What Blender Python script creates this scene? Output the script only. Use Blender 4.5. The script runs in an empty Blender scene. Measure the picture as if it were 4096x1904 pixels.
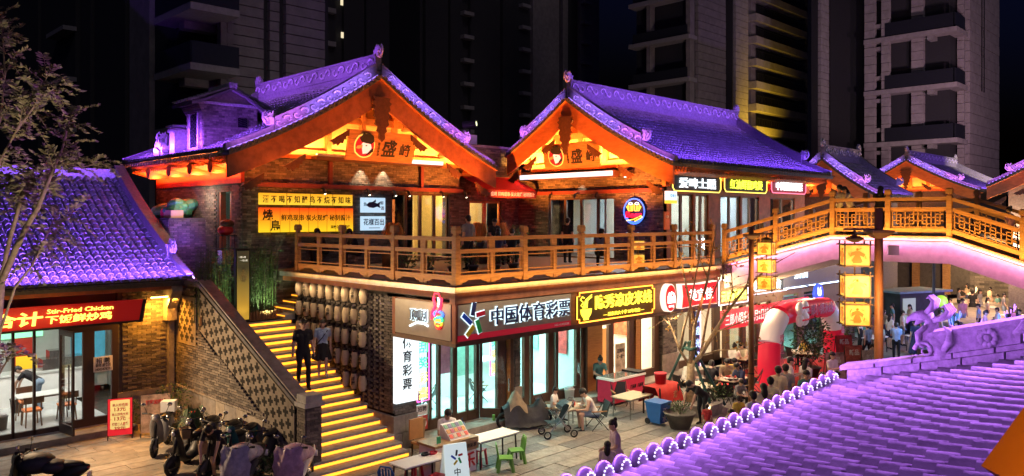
import bpy, math, random
from mathutils import Vector, Matrix
V = Vector
sc = bpy.context.scene
COL = sc.collection
RND = random.Random(11)
pi = math.pi

# ------------------------------------------------------------------ camera, sky, sun, exposure
CZ, FP = 6.05, 3125.0            # eye height above the paving, focal length in pixels of the 4096 wide photograph
cam = bpy.data.cameras.new('camera'); cam.sensor_width = 36; cam.lens = FP / 4096 * 36
cam.shift_y = -80 / 4096; cam.clip_start = .05; cam.clip_end = 2000
co = bpy.data.objects.new('camera', cam); COL.objects.link(co)
co.location = (0, 0, CZ); co.rotation_euler = (pi / 2, 0, -pi / 4); sc.camera = co
w = bpy.data.worlds.new('World'); sc.world = w; w.use_nodes = True
nt = w.node_tree; bg = nt.nodes['Background']
sky = nt.nodes.new('ShaderNodeTexSky'); sky.sky_type = 'NISHITA'; sky.sun_disc = False
sky.sun_elevation = math.radians(-4); sky.sun_rotation = math.radians(200)
tint = nt.nodes.new('ShaderNodeVectorMath'); tint.operation = 'MULTIPLY'; tint.inputs[1].default_value = (.3, .5, 2.2)      # a clear night keeps only the blue
nt.links.new(sky.outputs[0], tint.inputs[0]); nt.links.new(tint.outputs[0], bg.inputs[0]); bg.inputs[1].default_value = .12
sl = bpy.data.lights.new('moon', 'SUN'); sl.energy = .055; sl.angle = math.radians(12); sl.color = (1, .86, .9)
so = bpy.data.objects.new('moon', sl); COL.objects.link(so); so.rotation_euler = (math.radians(52), 0, math.radians(-20))
sc.view_settings.view_transform = 'Standard'; sc.view_settings.look = 'None'
sc.view_settings.exposure = 1.5; sc.view_settings.gamma = 1
sc.cycles.use_denoising = True; sc.cycles.max_bounces = 6; sc.cycles.transparent_max_bounces = 12
sc.cycles.caustics_reflective = False; sc.cycles.caustics_refractive = False
sc.cycles.sample_clamp_indirect = 4; sc.cycles.sample_clamp_direct = 0
try: sc.cycles.denoiser = 'OPENIMAGEDENOISE'
except Exception: pass

# ------------------------------------------------------------------ measuring: a photo pixel on a known plane of the place
def ray(u, v):
    r = (u - 2048) / FP
    return V((.70710678 * (1 + r), .70710678 * (1 - r), (872 - v) / FP))
def pX(u, v, X): d = ray(u, v); t = X / d.x; return V((X, d.y * t, CZ + d.z * t))
def pY(u, v, Y): d = ray(u, v); t = Y / d.y; return V((d.x * t, Y, CZ + d.z * t))
def pZ(u, v, Z=0.): d = ray(u, v); t = (Z - CZ) / d.z; return V((d.x * t, d.y * t, Z))
def pD(u, v, D): d = ray(u, v); return V((d.x * D, d.y * D, CZ + d.z * D))

# ------------------------------------------------------------------ materials
MATS = {}
def mat(name, col, rough=.8, metal=0., var=.25, scale=5., bump=0., bscale=30., stretch=None, spec=.4, coat=0.):
    if name in MATS: return MATS[name]
    m = bpy.data.materials.new(name); m.use_nodes = True; n = m.node_tree.nodes; l = m.node_tree.links
    b = n['Principled BSDF']; b.inputs['Roughness'].default_value = rough; b.inputs['Metallic'].default_value = metal
    b.inputs['Specular IOR Level'].default_value = spec; b.inputs['Coat Weight'].default_value = coat
    g = n.new('ShaderNodeNewGeometry'); vec = g.outputs['Position']
    if stretch:
        mp = n.new('ShaderNodeMapping'); mp.inputs['Scale'].default_value = stretch
        l.new(vec, mp.inputs[0]); vec = mp.outputs[0]
    if var > 0:
        t = n.new('ShaderNodeTexNoise'); t.inputs['Scale'].default_value = scale; t.inputs['Detail'].default_value = 5; t.inputs['Roughness'].default_value = .65
        l.new(vec, t.inputs['Vector'])
        rp = n.new('ShaderNodeMapRange'); rp.inputs[1].default_value = .3; rp.inputs[2].default_value = .7
        rp.inputs[3].default_value = 1 - var; rp.inputs[4].default_value = 1 + var
        l.new(t.outputs[0], rp.inputs[0])
        mx = n.new('ShaderNodeVectorMath'); mx.operation = 'SCALE'; mx.inputs[0].default_value = col[:3]
        l.new(rp.outputs[0], mx.inputs['Scale']); l.new(mx.outputs[0], b.inputs['Base Color'])
    else: b.inputs['Base Color'].default_value = (*col[:3], 1)
    if bump > 0:
        t2 = n.new('ShaderNodeTexNoise'); t2.inputs['Scale'].default_value = bscale; t2.inputs['Detail'].default_value = 6
        l.new(vec, t2.inputs['Vector'])
        bp = n.new('ShaderNodeBump'); bp.inputs['Strength'].default_value = bump; bp.inputs['Distance'].default_value = .02
        l.new(t2.outputs[0], bp.inputs['Height']); l.new(bp.outputs[0], b.inputs['Normal'])
    MATS[name] = m; return m
EMK = .42      # lamps and signs are bright against the exposure
def emi(name, col, strength, sample=False, base=None):
    if name in MATS: return MATS[name]
    m = bpy.data.materials.new(name); m.use_nodes = True; b = m.node_tree.nodes['Principled BSDF']
    b.inputs['Base Color'].default_value = (*(base or [c * .5 for c in col]), 1); b.inputs['Roughness'].default_value = .5
    b.inputs['Emission Color'].default_value = (*col, 1); b.inputs['Emission Strength'].default_value = strength * EMK
    m.cycles.emission_sampling = 'FRONT_BACK' if sample else 'NONE'
    MATS[name] = m; return m
def glass_mat(name, tint=(1, 1, 1), refl=.06):
    if name in MATS: return MATS[name]
    m = bpy.data.materials.new(name); m.use_nodes = True; n = m.node_tree.nodes; l = m.node_tree.links
    n.remove(n['Principled BSDF']); o = n['Material Output']
    t = n.new('ShaderNodeBsdfTransparent'); t.inputs[0].default_value = (*tint, 1)
    g = n.new('ShaderNodeBsdfGlossy'); g.inputs['Roughness'].default_value = .03
    lw = n.new('ShaderNodeLayerWeight'); lw.inputs[0].default_value = .5
    pw = n.new('ShaderNodeMath'); pw.operation = 'POWER'; pw.inputs[1].default_value = 4.; l.new(lw.outputs['Facing'], pw.inputs[0])
    mr = n.new('ShaderNodeMath'); mr.operation = 'MULTIPLY_ADD'; mr.inputs[1].default_value = .7; mr.inputs[2].default_value = refl * .6
    l.new(pw.outputs[0], mr.inputs[0])
    x = n.new('ShaderNodeMixShader'); l.new(mr.outputs[0], x.inputs[0]); l.new(t.outputs[0], x.inputs[1]); l.new(g.outputs[0], x.inputs[2])
    l.new(x.outputs[0], o.inputs[0]); MATS[name] = m; return m
TILE = mat('grey_roof_tile', (.2, .195, .2), .88, var=.24, scale=4, bump=.5, bscale=22, spec=.2)
TILE2 = mat('grey_roof_tile_pale', (.24, .235, .24), .85, var=.24, scale=9, bump=.25, bscale=60)
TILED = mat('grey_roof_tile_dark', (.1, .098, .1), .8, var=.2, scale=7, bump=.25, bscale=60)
RIDGE = mat('carved_ridge_clay', (.3, .29, .3), .75, var=.3, scale=14, bump=.8, bscale=16); RIDGED = mat('ridge_clay_shade', (.13, .125, .13), .8, var=.3, scale=10, bump=.6, bscale=16)  # second clay is darkened: the shade in the carving's gaps as colour
BRK = [mat('brick_%d' % i, c, .9, var=.3, scale=12, bump=.3, bscale=50) for i, c in enumerate([(.15, .128, .11), (.11, .096, .085), (.19, .165, .138), (.075, .066, .06)])]
MORTAR = mat('mortar', (.09, .08, .072), .95)
WOOD = mat('amber_wood', (.36, .19, .075), .55, var=.35, scale=3, bump=.12, bscale=20, stretch=(1, 1, 6))
WOODH = mat('amber_wood_rail', (.38, .2, .08), .5, var=.35, scale=4, bump=.12, bscale=20, stretch=(.6, .6, 8))
WOODR = mat('red_brown_wood', (.3, .1, .04), .6, var=.35, scale=3, bump=.15, bscale=25)
WOODD = mat('dark_brown_wood', (.09, .045, .028), .55, var=.3, scale=4)
BRONZE = mat('bronze_frame', (.1, .055, .035), .4, metal=.3, var=.2)
STEEL = mat('dark_steel', (.03, .03, .034), .4, metal=.7, var=.1)
CHROME = mat('bright_steel', (.5, .5, .5), .25, metal=1, var=.1)
BLACK = mat('black_plastic', (.012, .012, .014), .45, var=.1)
DARKG = mat('dark_grey_plastic', (.045, .045, .05), .5, var=.15)
STONE = mat('pale_stone', (.32, .28, .23), .85, var=.3, scale=4, bump=.3, bscale=25)
STONE2 = mat('pale_stone_grey', (.24, .22, .2), .85, var=.3, scale=4, bump=.3, bscale=25)
GREYST = mat('grey_step_stone', (.3, .3, .29), .7, var=.25, scale=6, bump=.15)
PLASTER = mat('white_plaster', (.72, .7, .66), .8, var=.08)
WHITE = mat('white_paint', (.78, .78, .76), .5, var=.05)
RED = mat('red_paint', (.55, .03, .03), .5, var=.1)
GLASS = glass_mat('clear_glass')
GLASSD = glass_mat('tinted_glass', (.75, .8, .8), .1)
DARKWIN = mat('dark_window_glass', (.012, .012, .016), .12, var=0)

# ------------------------------------------------------------------ mesh building
class MB:
    def __init__(s): s.v = []; s.f = []; s.m = []; s.k = 0
    def mi(s, k): s.k = k; return s
    def add(s, vs, fs):
        o = len(s.v); s.v.extend([tuple(p) for p in vs])
        for f in fs: s.f.append([i + o for i in f]); s.m.append(s.k)
        return s
    def box(s, x0, x1, y0, y1, z0, z1):
        return s.add([(x0, y0, z0), (x1, y0, z0), (x1, y1, z0), (x0, y1, z0), (x0, y0, z1), (x1, y0, z1), (x1, y1, z1), (x0, y1, z1)],
                     [(0, 3, 2, 1), (4, 5, 6, 7), (0, 1, 5, 4), (1, 2, 6, 5), (2, 3, 7, 6), (3, 0, 4, 7)])
    def cb(s, c, d, rz=0., mtx=None):
        x, y, z = d[0] / 2, d[1] / 2, d[2] / 2
        M = mtx or Matrix.Rotation(rz, 3, 'Z'); c = V(c)
        P = [c + M @ V(p) for p in ((-x, -y, -z), (x, -y, -z), (x, y, -z), (-x, y, -z), (-x, -y, z), (x, -y, z), (x, y, z), (-x, y, z))]
        return s.add(P, [(0, 3, 2, 1), (4, 5, 6, 7), (0, 1, 5, 4), (1, 2, 6, 5), (2, 3, 7, 6), (3, 0, 4, 7)])
    def bar(s, a, b, w, h=None, up=(0, 0, 1)):
        a = V(a); b = V(b); h = h or w; d = (b - a); L = d.length
        if L < 1e-6: return s
        d /= L; up = V(up)
        if abs(d.dot(up)) > .98: up = V((1, 0, 0))
        x = d.cross(up).normalized(); z = x.cross(d)
        P = []
        for p in (a, b):
            for i, j in ((-1, -1), (1, -1), (1, 1), (-1, 1)): P.append(p + x * (i * w / 2) + z * (j * h / 2))
        return s.add(P, [(0, 1, 2, 3), (7, 6, 5, 4), (0, 4, 5, 1), (1, 5, 6, 2), (2, 6, 7, 3), (3, 7, 4, 0)])
    def tube(s, pts, r, n=6, cap=True):
        pts = [V(p) for p in pts]; N = len(pts); rs = r if isinstance(r, (list, tuple)) else [r] * N
        o = []; px = None
        for i, p in enumerate(pts):
            d = (pts[min(i + 1, N - 1)] - pts[max(i - 1, 0)])
            d = d.normalized() if d.length > 1e-9 else V((0, 0, 1))
            if px is None: px = d.cross(V((0, 0, 1)) if abs(d.z) < .9 else V((1, 0, 0))).normalized()
            px = (px - d * px.dot(d)).normalized(); py = d.cross(px)
            for k in range(n):
                a = 2 * pi * k / n; o.append(p + (px * math.cos(a) + py * math.sin(a)) * rs[i])
        fs = []
        for i in range(N - 1):
            for k in range(n):
                k2 = (k + 1) % n; fs.append((i * n + k, i * n + k2, (i + 1) * n + k2, (i + 1) * n + k))
        if cap: fs.append(tuple(range(n - 1, -1, -1))); fs.append(tuple((N - 1) * n + k for k in range(n)))
        return s.add(o, fs)
    def lathe(s, c, prof, n=16, ax=None, sq=(1, 1)):
        c = V(c); M = V((0, 0, 1)).rotation_difference(V(ax)).to_matrix() if ax else Matrix.Identity(3); o = []
        for (r, z) in prof:
            for k in range(n):
                a = 2 * pi * k / n; o.append(c + M @ V((r * math.cos(a) * sq[0], r * math.sin(a) * sq[1], z)))
        fs = []
        for i in range(len(prof) - 1):
            for k in range(n):
                k2 = (k + 1) % n; fs.append((i * n + k, i * n + k2, (i + 1) * n + k2, (i + 1) * n + k))
        fs.append(tuple(range(n - 1, -1, -1))); fs.append(tuple((len(prof) - 1) * n + k for k in range(n)))
        return s.add(o, fs)
    def ball(s, c, r, n=10, m=6, sq=(1, 1, 1), M=None):
        c = V(c); o = []; M = M or Matrix.Identity(3)
        for i in range(m + 1):
            t = pi * i / m
            for k in range(n):
                a = 2 * pi * k / n
                o.append(c + M @ V((r * sq[0] * math.sin(t) * math.cos(a), r * sq[1] * math.sin(t) * math.sin(a), r * sq[2] * math.cos(t))))
        fs = []
        for i in range(m):
            for k in range(n):
                k2 = (k + 1) % n; fs.append((i * n + k, (i + 1) * n + k, (i + 1) * n + k2, i * n + k2))
        return s.add(o, fs)
    def prism(s, poly, O, ex, ey, depth):
        """a flat outline poly in the frame (O, ex, ey), made solid by depth along ex x ey"""
        O = V(O); ex = V(ex); ey = V(ey); nz = ex.cross(ey).normalized() * depth; n = len(poly)
        P = [O + ex * x + ey * y for x, y in poly]; P += [p + nz for p in P]
        return s.add(P, [tuple(range(n - 1, -1, -1)), tuple(range(n, 2 * n))] + [(i, (i + 1) % n, n + (i + 1) % n, n + i) for i in range(n)])
    def grid(s, P):
        a = len(P); b = len(P[0]); o = [p for r in P for p in r]
        return s.add(o, [(i * b + j, i * b + j + 1, (i + 1) * b + j + 1, (i + 1) * b + j) for i in range(a - 1) for j in range(b - 1)])
    def text(s, t, O, ex, ey, h, wfit=None, depth=.01, bold=0., vert=False, shear=0.):
        """lettering centred on O, h high, facing ex x ey"""
        vs, fs, x0, x1, y0, y1 = glyphs(t, bold)
        O = V(O); ex = V(ex); ey = V(ey); nz = ex.cross(ey).normalized()
        sy = h / .92; sx = wfit / (x1 - x0) if wfit else sy; cx = (x0 + x1) / 2; cy = .383
        P = [O + ex * ((x - cx) * sx + shear * (y - cy) * sy) + ey * ((y - cy) * sy) + nz * (z * depth) for x, y, z in vs]
        return s.add(P, fs)
    def mesh(s, name, mats, smooth=False, M=None):
        me = bpy.data.meshes.new(name)
        vs = s.v if M is None else [tuple(M @ V(p)) for p in s.v]
        me.from_pydata(vs, [], s.f)
        for m in (mats if isinstance(mats, (list, tuple)) else [mats]): me.materials.append(m)
        if isinstance(mats, (list, tuple)) and len(mats) > 1: me.polygons.foreach_set('material_index', s.m)
        if smooth: me.polygons.foreach_set('use_smooth', [True] * len(me.polygons))
        me.update(); return me
_gc = {}
def glyphs(t, bold):
    k = (t, bold)
    if k not in _gc:
        c = bpy.data.curves.new('t', 'FONT'); c.body = t; c.size = 1; c.offset = bold; c.resolution_u = 2; c.extrude = .5; c.fill_mode = 'BOTH'
        o = bpy.data.objects.new('t', c); me = bpy.data.meshes.new_from_object(o)
        vs = [tuple(v.co) for v in me.vertices]; fs = [tuple(p.vertices) for p in me.polygons]
        xs = [p[0] for p in vs] or [0, 1]; ys = [p[1] for p in vs] or [0, 1]
        _gc[k] = (vs, fs, min(xs), max(xs), min(ys), max(ys))
        bpy.data.objects.remove(o); bpy.data.curves.remove(c); bpy.data.meshes.remove(me)
    return _gc[k]

def WM(o):
    m = Matrix.Identity(4)
    while o is not None: m = o.matrix_basis @ m; o = o.parent
    return m
def tag(o, label=None, cat=None, group=None, kind=None):
    if label: o['label'] = label
    if cat: o['category'] = cat
    if group: o['group'] = group
    if kind: o['kind'] = kind
    return o
def thing(name, label, cat, loc=(0, 0, 0), rz=0., group=None):
    o = bpy.data.objects.new(name, None); COL.objects.link(o); o.location = loc; o.rotation_euler = (0, 0, rz); o.empty_display_size = .1
    o.matrix_basis = Matrix.Translation(V(loc)) @ Matrix.Rotation(rz, 4, 'Z')
    return tag(o, label, cat, group)
def obj(name, mb, mats, parent=None, smooth=False, local=False, kind=None, label=None):
    """link a mesh; its points are given in the world unless local, and are moved into the parent's frame"""
    M = None if (parent is None or local) else WM(parent).inverted()
    o = bpy.data.objects.new(name, mb.mesh(name, mats, smooth, M)); COL.objects.link(o)
    if parent is not None: o.parent = parent
    if kind: o['kind'] = kind
    if label: o['label'] = label
    return o
def solo(name, mb, mats, label, cat, base, smooth=False, group=None, kind=None):
    """a thing that is one mesh, its origin at base"""
    o = bpy.data.objects.new(name, mb.mesh(name, mats, smooth, Matrix.Translation(-V(base)))); COL.objects.link(o)
    o.location = base; o.matrix_basis = Matrix.Translation(V(base)); return tag(o, label, cat, group, kind)
def inst(name, me, M, parent, label=None):
    """one more piece that shares its mesh; M is its place in the world"""
    o = bpy.data.objects.new(name, me); COL.objects.link(o); o.parent = parent; o.matrix_basis = WM(parent).inverted() @ M
    if label: o['label'] = label
    return o
def copy_tree(o, loc=None, rz=None, parent=None, label=None, group=None):
    c = o.copy(); COL.objects.link(c); c.parent = parent
    if loc is not None: c.matrix_basis = Matrix.Translation(V(loc)) @ Matrix.Rotation(rz or 0, 4, 'Z')
    if label: c['label'] = label
    if group: c['group'] = group
    for ch in list(o.children): copy_tree(ch, parent=c)
    return c
def lamp(name, kind, loc, energy, col, aim=None, size=.3, size_y=None, spot=60, blend=.6, parent=None, soft=.05):
    l = bpy.data.lights.new(name, kind); l.energy = energy; l.color = col
    if kind == 'AREA':
        l.size = size
        if size_y: l.shape = 'RECTANGLE'; l.size_y = size_y
    elif kind == 'SPOT': l.spot_size = math.radians(spot); l.spot_blend = blend; l.shadow_soft_size = soft
    else: l.shadow_soft_size = soft
    o = bpy.data.objects.new(name, l); COL.objects.link(o); o.location = loc
    if aim is not None: o.rotation_euler = (V(aim) - V(loc)).to_track_quat('-Z', 'Y').to_euler()
    return o
def strip_lamp(name, a, b, aim_dir, energy, col, width=.08, spread=180):
    """a long thin area lamp between a and b that shines along aim_dir"""
    a = V(a); b = V(b); x = (b - a); L = x.length; x /= L; z = -V(aim_dir).normalized(); z = (z - x * z.dot(x)).normalized(); y = z.cross(x)
    l = bpy.data.lights.new(name, 'AREA'); l.shape = 'RECTANGLE'; l.size = L; l.size_y = width; l.energy = energy; l.color = col; l.spread = math.radians(spread)
    o = bpy.data.objects.new(name, l); COL.objects.link(o)
    o.matrix_basis = Matrix.Translation((a + b) / 2) @ Matrix((x, y, z)).transposed().to_4x4(); return o

# ------------------------------------------------------------------ bricks
def bricks(parent, axis, plane, out, u0, u1, z0, z1, inside=None, L=.27, H=.068, gap=.012, n_parts=0, proud=.02, name='brick'):
    """bricks on the wall x=plane (axis 'x') or y=plane (axis 'y'); out = -1/+1 says which way they face"""
    full = []; cut = MB(); row = 0; z = z0
    while z < z1 - H * .4:
        zz = min(z + H, z1); u = u0 - (row % 2) * L / 2
        while u < u1 - .02:
            a = max(u, u0) + gap / 2; b = min(u + L, u1) - gap / 2
            if b - a > .03:
                um, zm = (a + b) / 2, (z + zz) / 2
                if inside is None or (inside(um, zm) and inside(a + .01, zm) and inside(b - .01, zm)):
                    whole = abs(b - a - (L - gap)) < 1e-4 and abs(zz - z - H) < 1e-4
                    full.append((um, zm, b - a, zz - z - gap, whole))
            u += L
        z += H; row += 1
    camd = lambda t: (plane if axis == 'x' else t[0]) ** 2 + (t[0] if axis == 'x' else plane) ** 2
    wh = sorted([t for t in full if t[4]], key=camd)[:n_parts]; ws = set(wh)
    if wh:
        mes = []
        for m in BRK:
            q = MB(); d = (L - gap) / 2; h = (H - gap) / 2; t = .05
            if axis == 'x': q.box(-t if out < 0 else 0, 0 if out < 0 else t, -d, d, -h, h)
            else: q.box(-d, d, -t if out < 0 else 0, 0 if out < 0 else t, -h, h)
            mes.append(q.mesh(name, m))
        for t in wh:
            j = out * (RND.random() * .012 - .03 + proud)
            inst(name, RND.choice(mes), Matrix.Translation((plane + j, t[0], t[1]) if axis == 'x' else (t[0], plane + j, t[1])), parent)
    for t in full:
        if t in ws: continue
        j = proud + RND.random() * .012; a, b = t[0] - t[2] / 2, t[0] + t[2] / 2; c, d = t[1] - t[3] / 2, t[1] + t[3] / 2
        lo, hi = sorted((plane - out * .01, plane + out * j)); cut.mi(RND.choice((0, 0, 1, 1, 2, 3)))
        if axis == 'x': cut.box(lo, hi, a, b, c, d)
        else: cut.box(a, b, lo, hi, c, d)
    if cut.v: obj(name + 'work', cut, BRK, parent, kind='stuff')
# ------------------------------------------------------------------ figures: limbs are merged into one continuous skin
import numpy as np
def fig_prims(pose, bottom, sleeve, hands):
    """capsules (a, b, ra, rb, slot) of a 1.72 m figure that faces +x; slots 0 skin 1 top 2 bottom 3 shoes"""
    J = dict(pel=(0, 0, .93), spi=(0, 0, 1.1), che=(0, 0, 1.3), nek=(0, 0, 1.46), hed=(.02, 0, 1.6))
    for s, y in (('l', 1), ('r', -1)):
        J.update({'sh' + s: (0, .175 * y, 1.39), 'el' + s: (-.03, .225 * y, 1.12), 'wr' + s: (.03, .235 * y, .88), 'hi' + s: (0, .09 * y, .9), 'kn' + s: (.02, .1 * y, .5), 'an' + s: (-.03, .1 * y, .08)})
    def lean(ang, keys=('spi', 'che', 'nek', 'hed', 'shl', 'shr', 'ell', 'elr', 'wrl', 'wrr')):
        c, s = math.cos(ang), math.sin(ang)
        for k in keys: x, y, z = J[k]; z -= .93; J[k] = (x * c + z * s, y, .93 - x * s + z * c)
    arms = lambda e, w_: J.update({k + s: (p[0], p[1] * y, p[2]) for s, y in (('l', 1), ('r', -1)) for k, p in (('el', e), ('wr', w_))})
    if pose == 'walk': J.update(knl=(.17, .1, .52), anl=(.18, .1, .12), knr=(-.02, -.1, .5), anr=(-.16, -.1, .1), wrl=(-.08, .24, .9), ell=(-.09, .23, 1.13), wrr=(.14, -.24, .92), elr=(.02, -.23, 1.12))
    if pose == 'down': J.update(knl=(.12, .11, .5), anl=(.12, .11, .06), knr=(.08, -.1, .62), anr=(-.06, -.1, .26), wrr=(.1, -.26, .92), wrl=(-.02, .26, .86))
    if pose == 'phone': arms((.05, .2, 1.14), (.26, .1, 1.2))
    if pose == 'hold': arms((.06, .21, 1.14), (.27, .13, 1.06)); lean(.12)
    if pose == 'bend': lean(.95); arms((.55, .2, .95), (.62, .16, .68)); J.update(knl=(.06, .12, .48), knr=(.06, -.12, .48), anl=(-.04, .13, .08), anr=(-.04, -.13, .08))
    if pose == 'rail': lean(.35); arms((.33, .22, 1.2), (.5, .1, 1.12))
    if pose in ('sit', 'sitlean', 'sitlow'):
        for s, y in (('l', 1), ('r', -1)): J.update({'kn' + s: (.44, .13 * y, .93), 'an' + s: (.4, .14 * y, .5)})
        if pose == 'sit': arms((.1, .22, 1.12), (.33, .14, 1.1)); lean(.1)
        else: lean(.5 if pose == 'sitlow' else .38); arms((.3, .24, 1.08), (.5, .1, 1.05))
    for k, (x, y, z) in list(J.items()): J[k] = V((x, y, z))
    P = []; c = lambda a, b, ra, rb, m: P.append((V(a), V(b), ra, rb, m))
    up = (J['che'] - J['pel']).normalized(); yv = V((0, 1, 0))
    for s in (-1, 1):
        c(J['pel'] + yv * (.05 * s), J['spi'] + yv * (.045 * s), .115, .1, 1 if bottom != 'x' else 2); c(J['spi'] + yv * (.045 * s), J['che'] + yv * (.075 * s), .1, .112, 1)
        c(J['che'] + yv * (.075 * s), J['che'] + up * .1 + yv * (.1 * s), .11, .075, 1); c(J['pel'] - up * .05 + yv * (.06 * s), J['pel'] + yv * (.06 * s), .115, .115, 2)
    c(J['che'] + up * .12, J['nek'], .06, .052, 0); hd = J['hed']; hup = (hd - J['nek']).normalized(); fw = yv.cross(hup); fw = fw if fw.x > -.2 else -fw
    c(J['nek'], hd - hup * .06, .052, .06, 0); c(hd - hup * .05 + fw * .02, hd + hup * .02, .068, .092, 0); c(hd + hup * .02, hd + hup * .05, .093, .088, 0)
    c(hd + fw * .085 - hup * .01, hd + fw * .1 - hup * .025, .016, .02, 0); c(hd + fw * .06 - hup * .075, hd + fw * .07 - hup * .08, .035, .03, 0)
    for s in (-1, 1): c(hd + yv * (.088 * s) + hup * .0, hd + yv * (.094 * s) - hup * .03, .02, .017, 0)
    for s in 'lr':
        sh, el, wr, hi, kn, an = (J[k + s] for k in ('sh', 'el', 'wr', 'hi', 'kn', 'an')); mid = sh.lerp(el, .62)
        c(J['che'] + up * .08, sh, .08, .066, 1); c(sh, mid, .066, .056 if sleeve else .05, 1 if sleeve else 0); c(mid, el, .05, .042, 1 if sleeve == 2 else 0); c(el, wr, .043, .03, 1 if sleeve == 2 else 0)
        d = (wr - el).normalized(); sd = d.cross(yv).normalized() if abs(d.dot(yv)) < .95 else V((1, 0, 0)); pw = wr + d * .07; c(wr, pw, .03, .036, 0)
        if hands:
            for k in range(4): o = sd * ((k - 1.5) * .021); L = (.075, .085, .08, .062)[k]; c(pw + o, pw + o + d * L * .55, .0115, .0105, 0); c(pw + o + d * L * .55, pw + o + d * L + d.cross(sd) * .012, .0105, .009, 0)
            c(wr + d * .02 + sd * -.03, wr + d * .075 + sd * -.062, .013, .011, 0)
        else: c(pw, pw + d * .07, .033, .02, 0)
        lm = {'pants': 2, 'shorts': 0, 'skirt': 0, 'dress': 0}[bottom]; km = hi.lerp(kn, .75)
        c(hi, km, .098, .075, 2 if bottom in ('pants', 'shorts') else (2 if bottom == 'skirt' else 1)); c(km, kn, .07, .06, lm)
        cf = kn.lerp(an, .35) + V((-.015, 0, 0)); c(kn, cf, .058, .055 if lm == 0 else .062, lm); c(cf, an, .054 if lm == 0 else .06, .036 if lm == 0 else .05, lm)
        c(an + V((-.02, 0, -.02)), an + V((.16, .01 if s == 'l' else -.01, -.045)), .045, .033, 3)
    if bottom in ('skirt', 'dress') and not pose.startswith('sit'):
        m = 2 if bottom == 'skirt' else 1; L = .36 if bottom == 'skirt' else .72
        for k in range(8): a = k * pi / 4; e = V((math.cos(a) * .13, math.sin(a) * .15, 0)); c(J['pel'] + e * .5 + V((0, 0, .02)), J['pel'] + e * (1.35 if L < .5 else 1.5) - V((0, 0, L)), .09, .075, m)
    return P, J, hd, hup, fw
_figs = {}
def figure(pose, bottom='pants', sleeve=1, near=False):
    key = (pose, bottom, sleeve, near)
    if key in _figs: return _figs[key]
    P, J, hd, hup, fw = fig_prims(pose, bottom, sleeve, near); q = MB()
    for a, b, ra, rb, m in P:
        d = (b - a); L = d.length; d = d / L if L > 1e-5 else V((0, 0, 1)); n = 8 if ra < .03 else 12; pts = []; rs = []
        for t in (-.95, -.7, -.35): pts.append(a + d * (ra * t)); rs.append(ra * math.sqrt(1 - t * t))
        pts += [a, b]; rs += [ra, rb]
        for t in (.35, .7, .95): pts.append(b + d * (rb * t)); rs.append(rb * math.sqrt(1 - t * t))
        q.tube(pts, rs, n)
    me = q.mesh('body', MORTAR); o = bpy.data.objects.new('tmp', me); COL.objects.link(o)
    r = o.modifiers.new('r', 'REMESH'); r.mode = 'VOXEL'; r.voxel_size = .013 if near else .022; r.use_smooth_shade = True
    s = o.modifiers.new('s', 'SMOOTH'); s.iterations = 3 if near else 2; s.factor = .5
    dg = bpy.context.evaluated_depsgraph_get(); m2 = bpy.data.meshes.new_from_object(o.evaluated_get(dg)); m2.name = 'body'; bpy.data.objects.remove(o); bpy.data.meshes.remove(me)
    m2.materials.clear()
    for k in range(4): m2.materials.append(MORTAR)
    N = len(m2.polygons); C = np.zeros(N * 3); m2.polygons.foreach_get('center', C); C = C.reshape(-1, 3); best = np.full(N, 9.); idx = np.zeros(N, int)
    for a, b, ra, rb, m in P:
        a_, d_ = np.array(a), np.array(b) - np.array(a); t = np.clip(((C - a_) @ d_) / max(d_ @ d_, 1e-9), 0, 1); dist = np.linalg.norm(C - a_ - t[:, None] * d_, axis=1) - (ra + (rb - ra) * t)
        u = dist < best; best[u] = dist[u]; idx[u] = m
    m2.polygons.foreach_set('material_index', idx); m2.polygons.foreach_set('use_smooth', [True] * N)
    M = Matrix((fw, V((0, 1, 0)), hup)).transposed(); hair = {}
    for st in ('short', 'long', 'bun', 'cap'):
        h = MB(); h.ball(hd + hup * .045 - fw * .014, .107, 12, 8, (1.0, .95, .92), M); h.ball(hd - fw * .045 + hup * .0, .09, 10, 6, (.8, 1.02, 1.0), M)
        if st == 'long': h.ball(hd - fw * .06 - hup * .12, .1, 10, 7, (.7, .95, 1.7), M)
        if st == 'bun': h.ball(hd - fw * .09 + hup * .11, .05, 8, 6)
        if st == 'cap': h.ball(hd + fw * .09 + hup * .06, .07, 10, 5, (1, 1, .2), M)
        hair[st] = h
    ey = MB()
    for s in (-1, 1): ey.ball(hd + fw * .083 + V((0, .034 * s, 0)) + hup * .012, .0125, 6, 4); ey.cb(hd + fw * .088 + V((0, .034 * s, 0)) + hup * .036, (.01, .034, .007), 0, M)
    ey.mi(1).cb(hd + fw * .088 - hup * .062, (.012, .044, .01), 0, M)
    _figs[key] = (m2, {k: v.mesh('hair', MORTAR, True) for k, v in hair.items()}, ey.mesh('face_features', [BLACK, mat('lip', (.35, .1, .09), .6, var=0)])); return _figs[key]
SKINS = [mat('skin_%d' % i, c, .6, var=.08) for i, c in enumerate([(.52, .33, .24), (.45, .27, .19), (.58, .4, .3)])]
CLO = {n: mat('cloth_' + n, c, .85, var=.15, scale=8, bump=.2, bscale=25) for n, c in dict(white=(.7, .68, .64), cream=(.6, .52, .4), black=(.014, .014, .018), navy=(.03, .04, .1), grey=(.22, .22, .24), blue=(.28, .38, .55), teal=(.08, .22, .22), pink=(.5, .25, .28), red=(.45, .04, .04), yellow=(.6, .42, .08), khaki=(.3, .24, .16), olive=(.1, .12, .07), denim=(.2, .28, .38), lilac=(.42, .32, .4), brown=(.15, .09, .06)).items()}
HAIRM = mat('black_hair', (.012, .01, .01), .5, var=.2)
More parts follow.
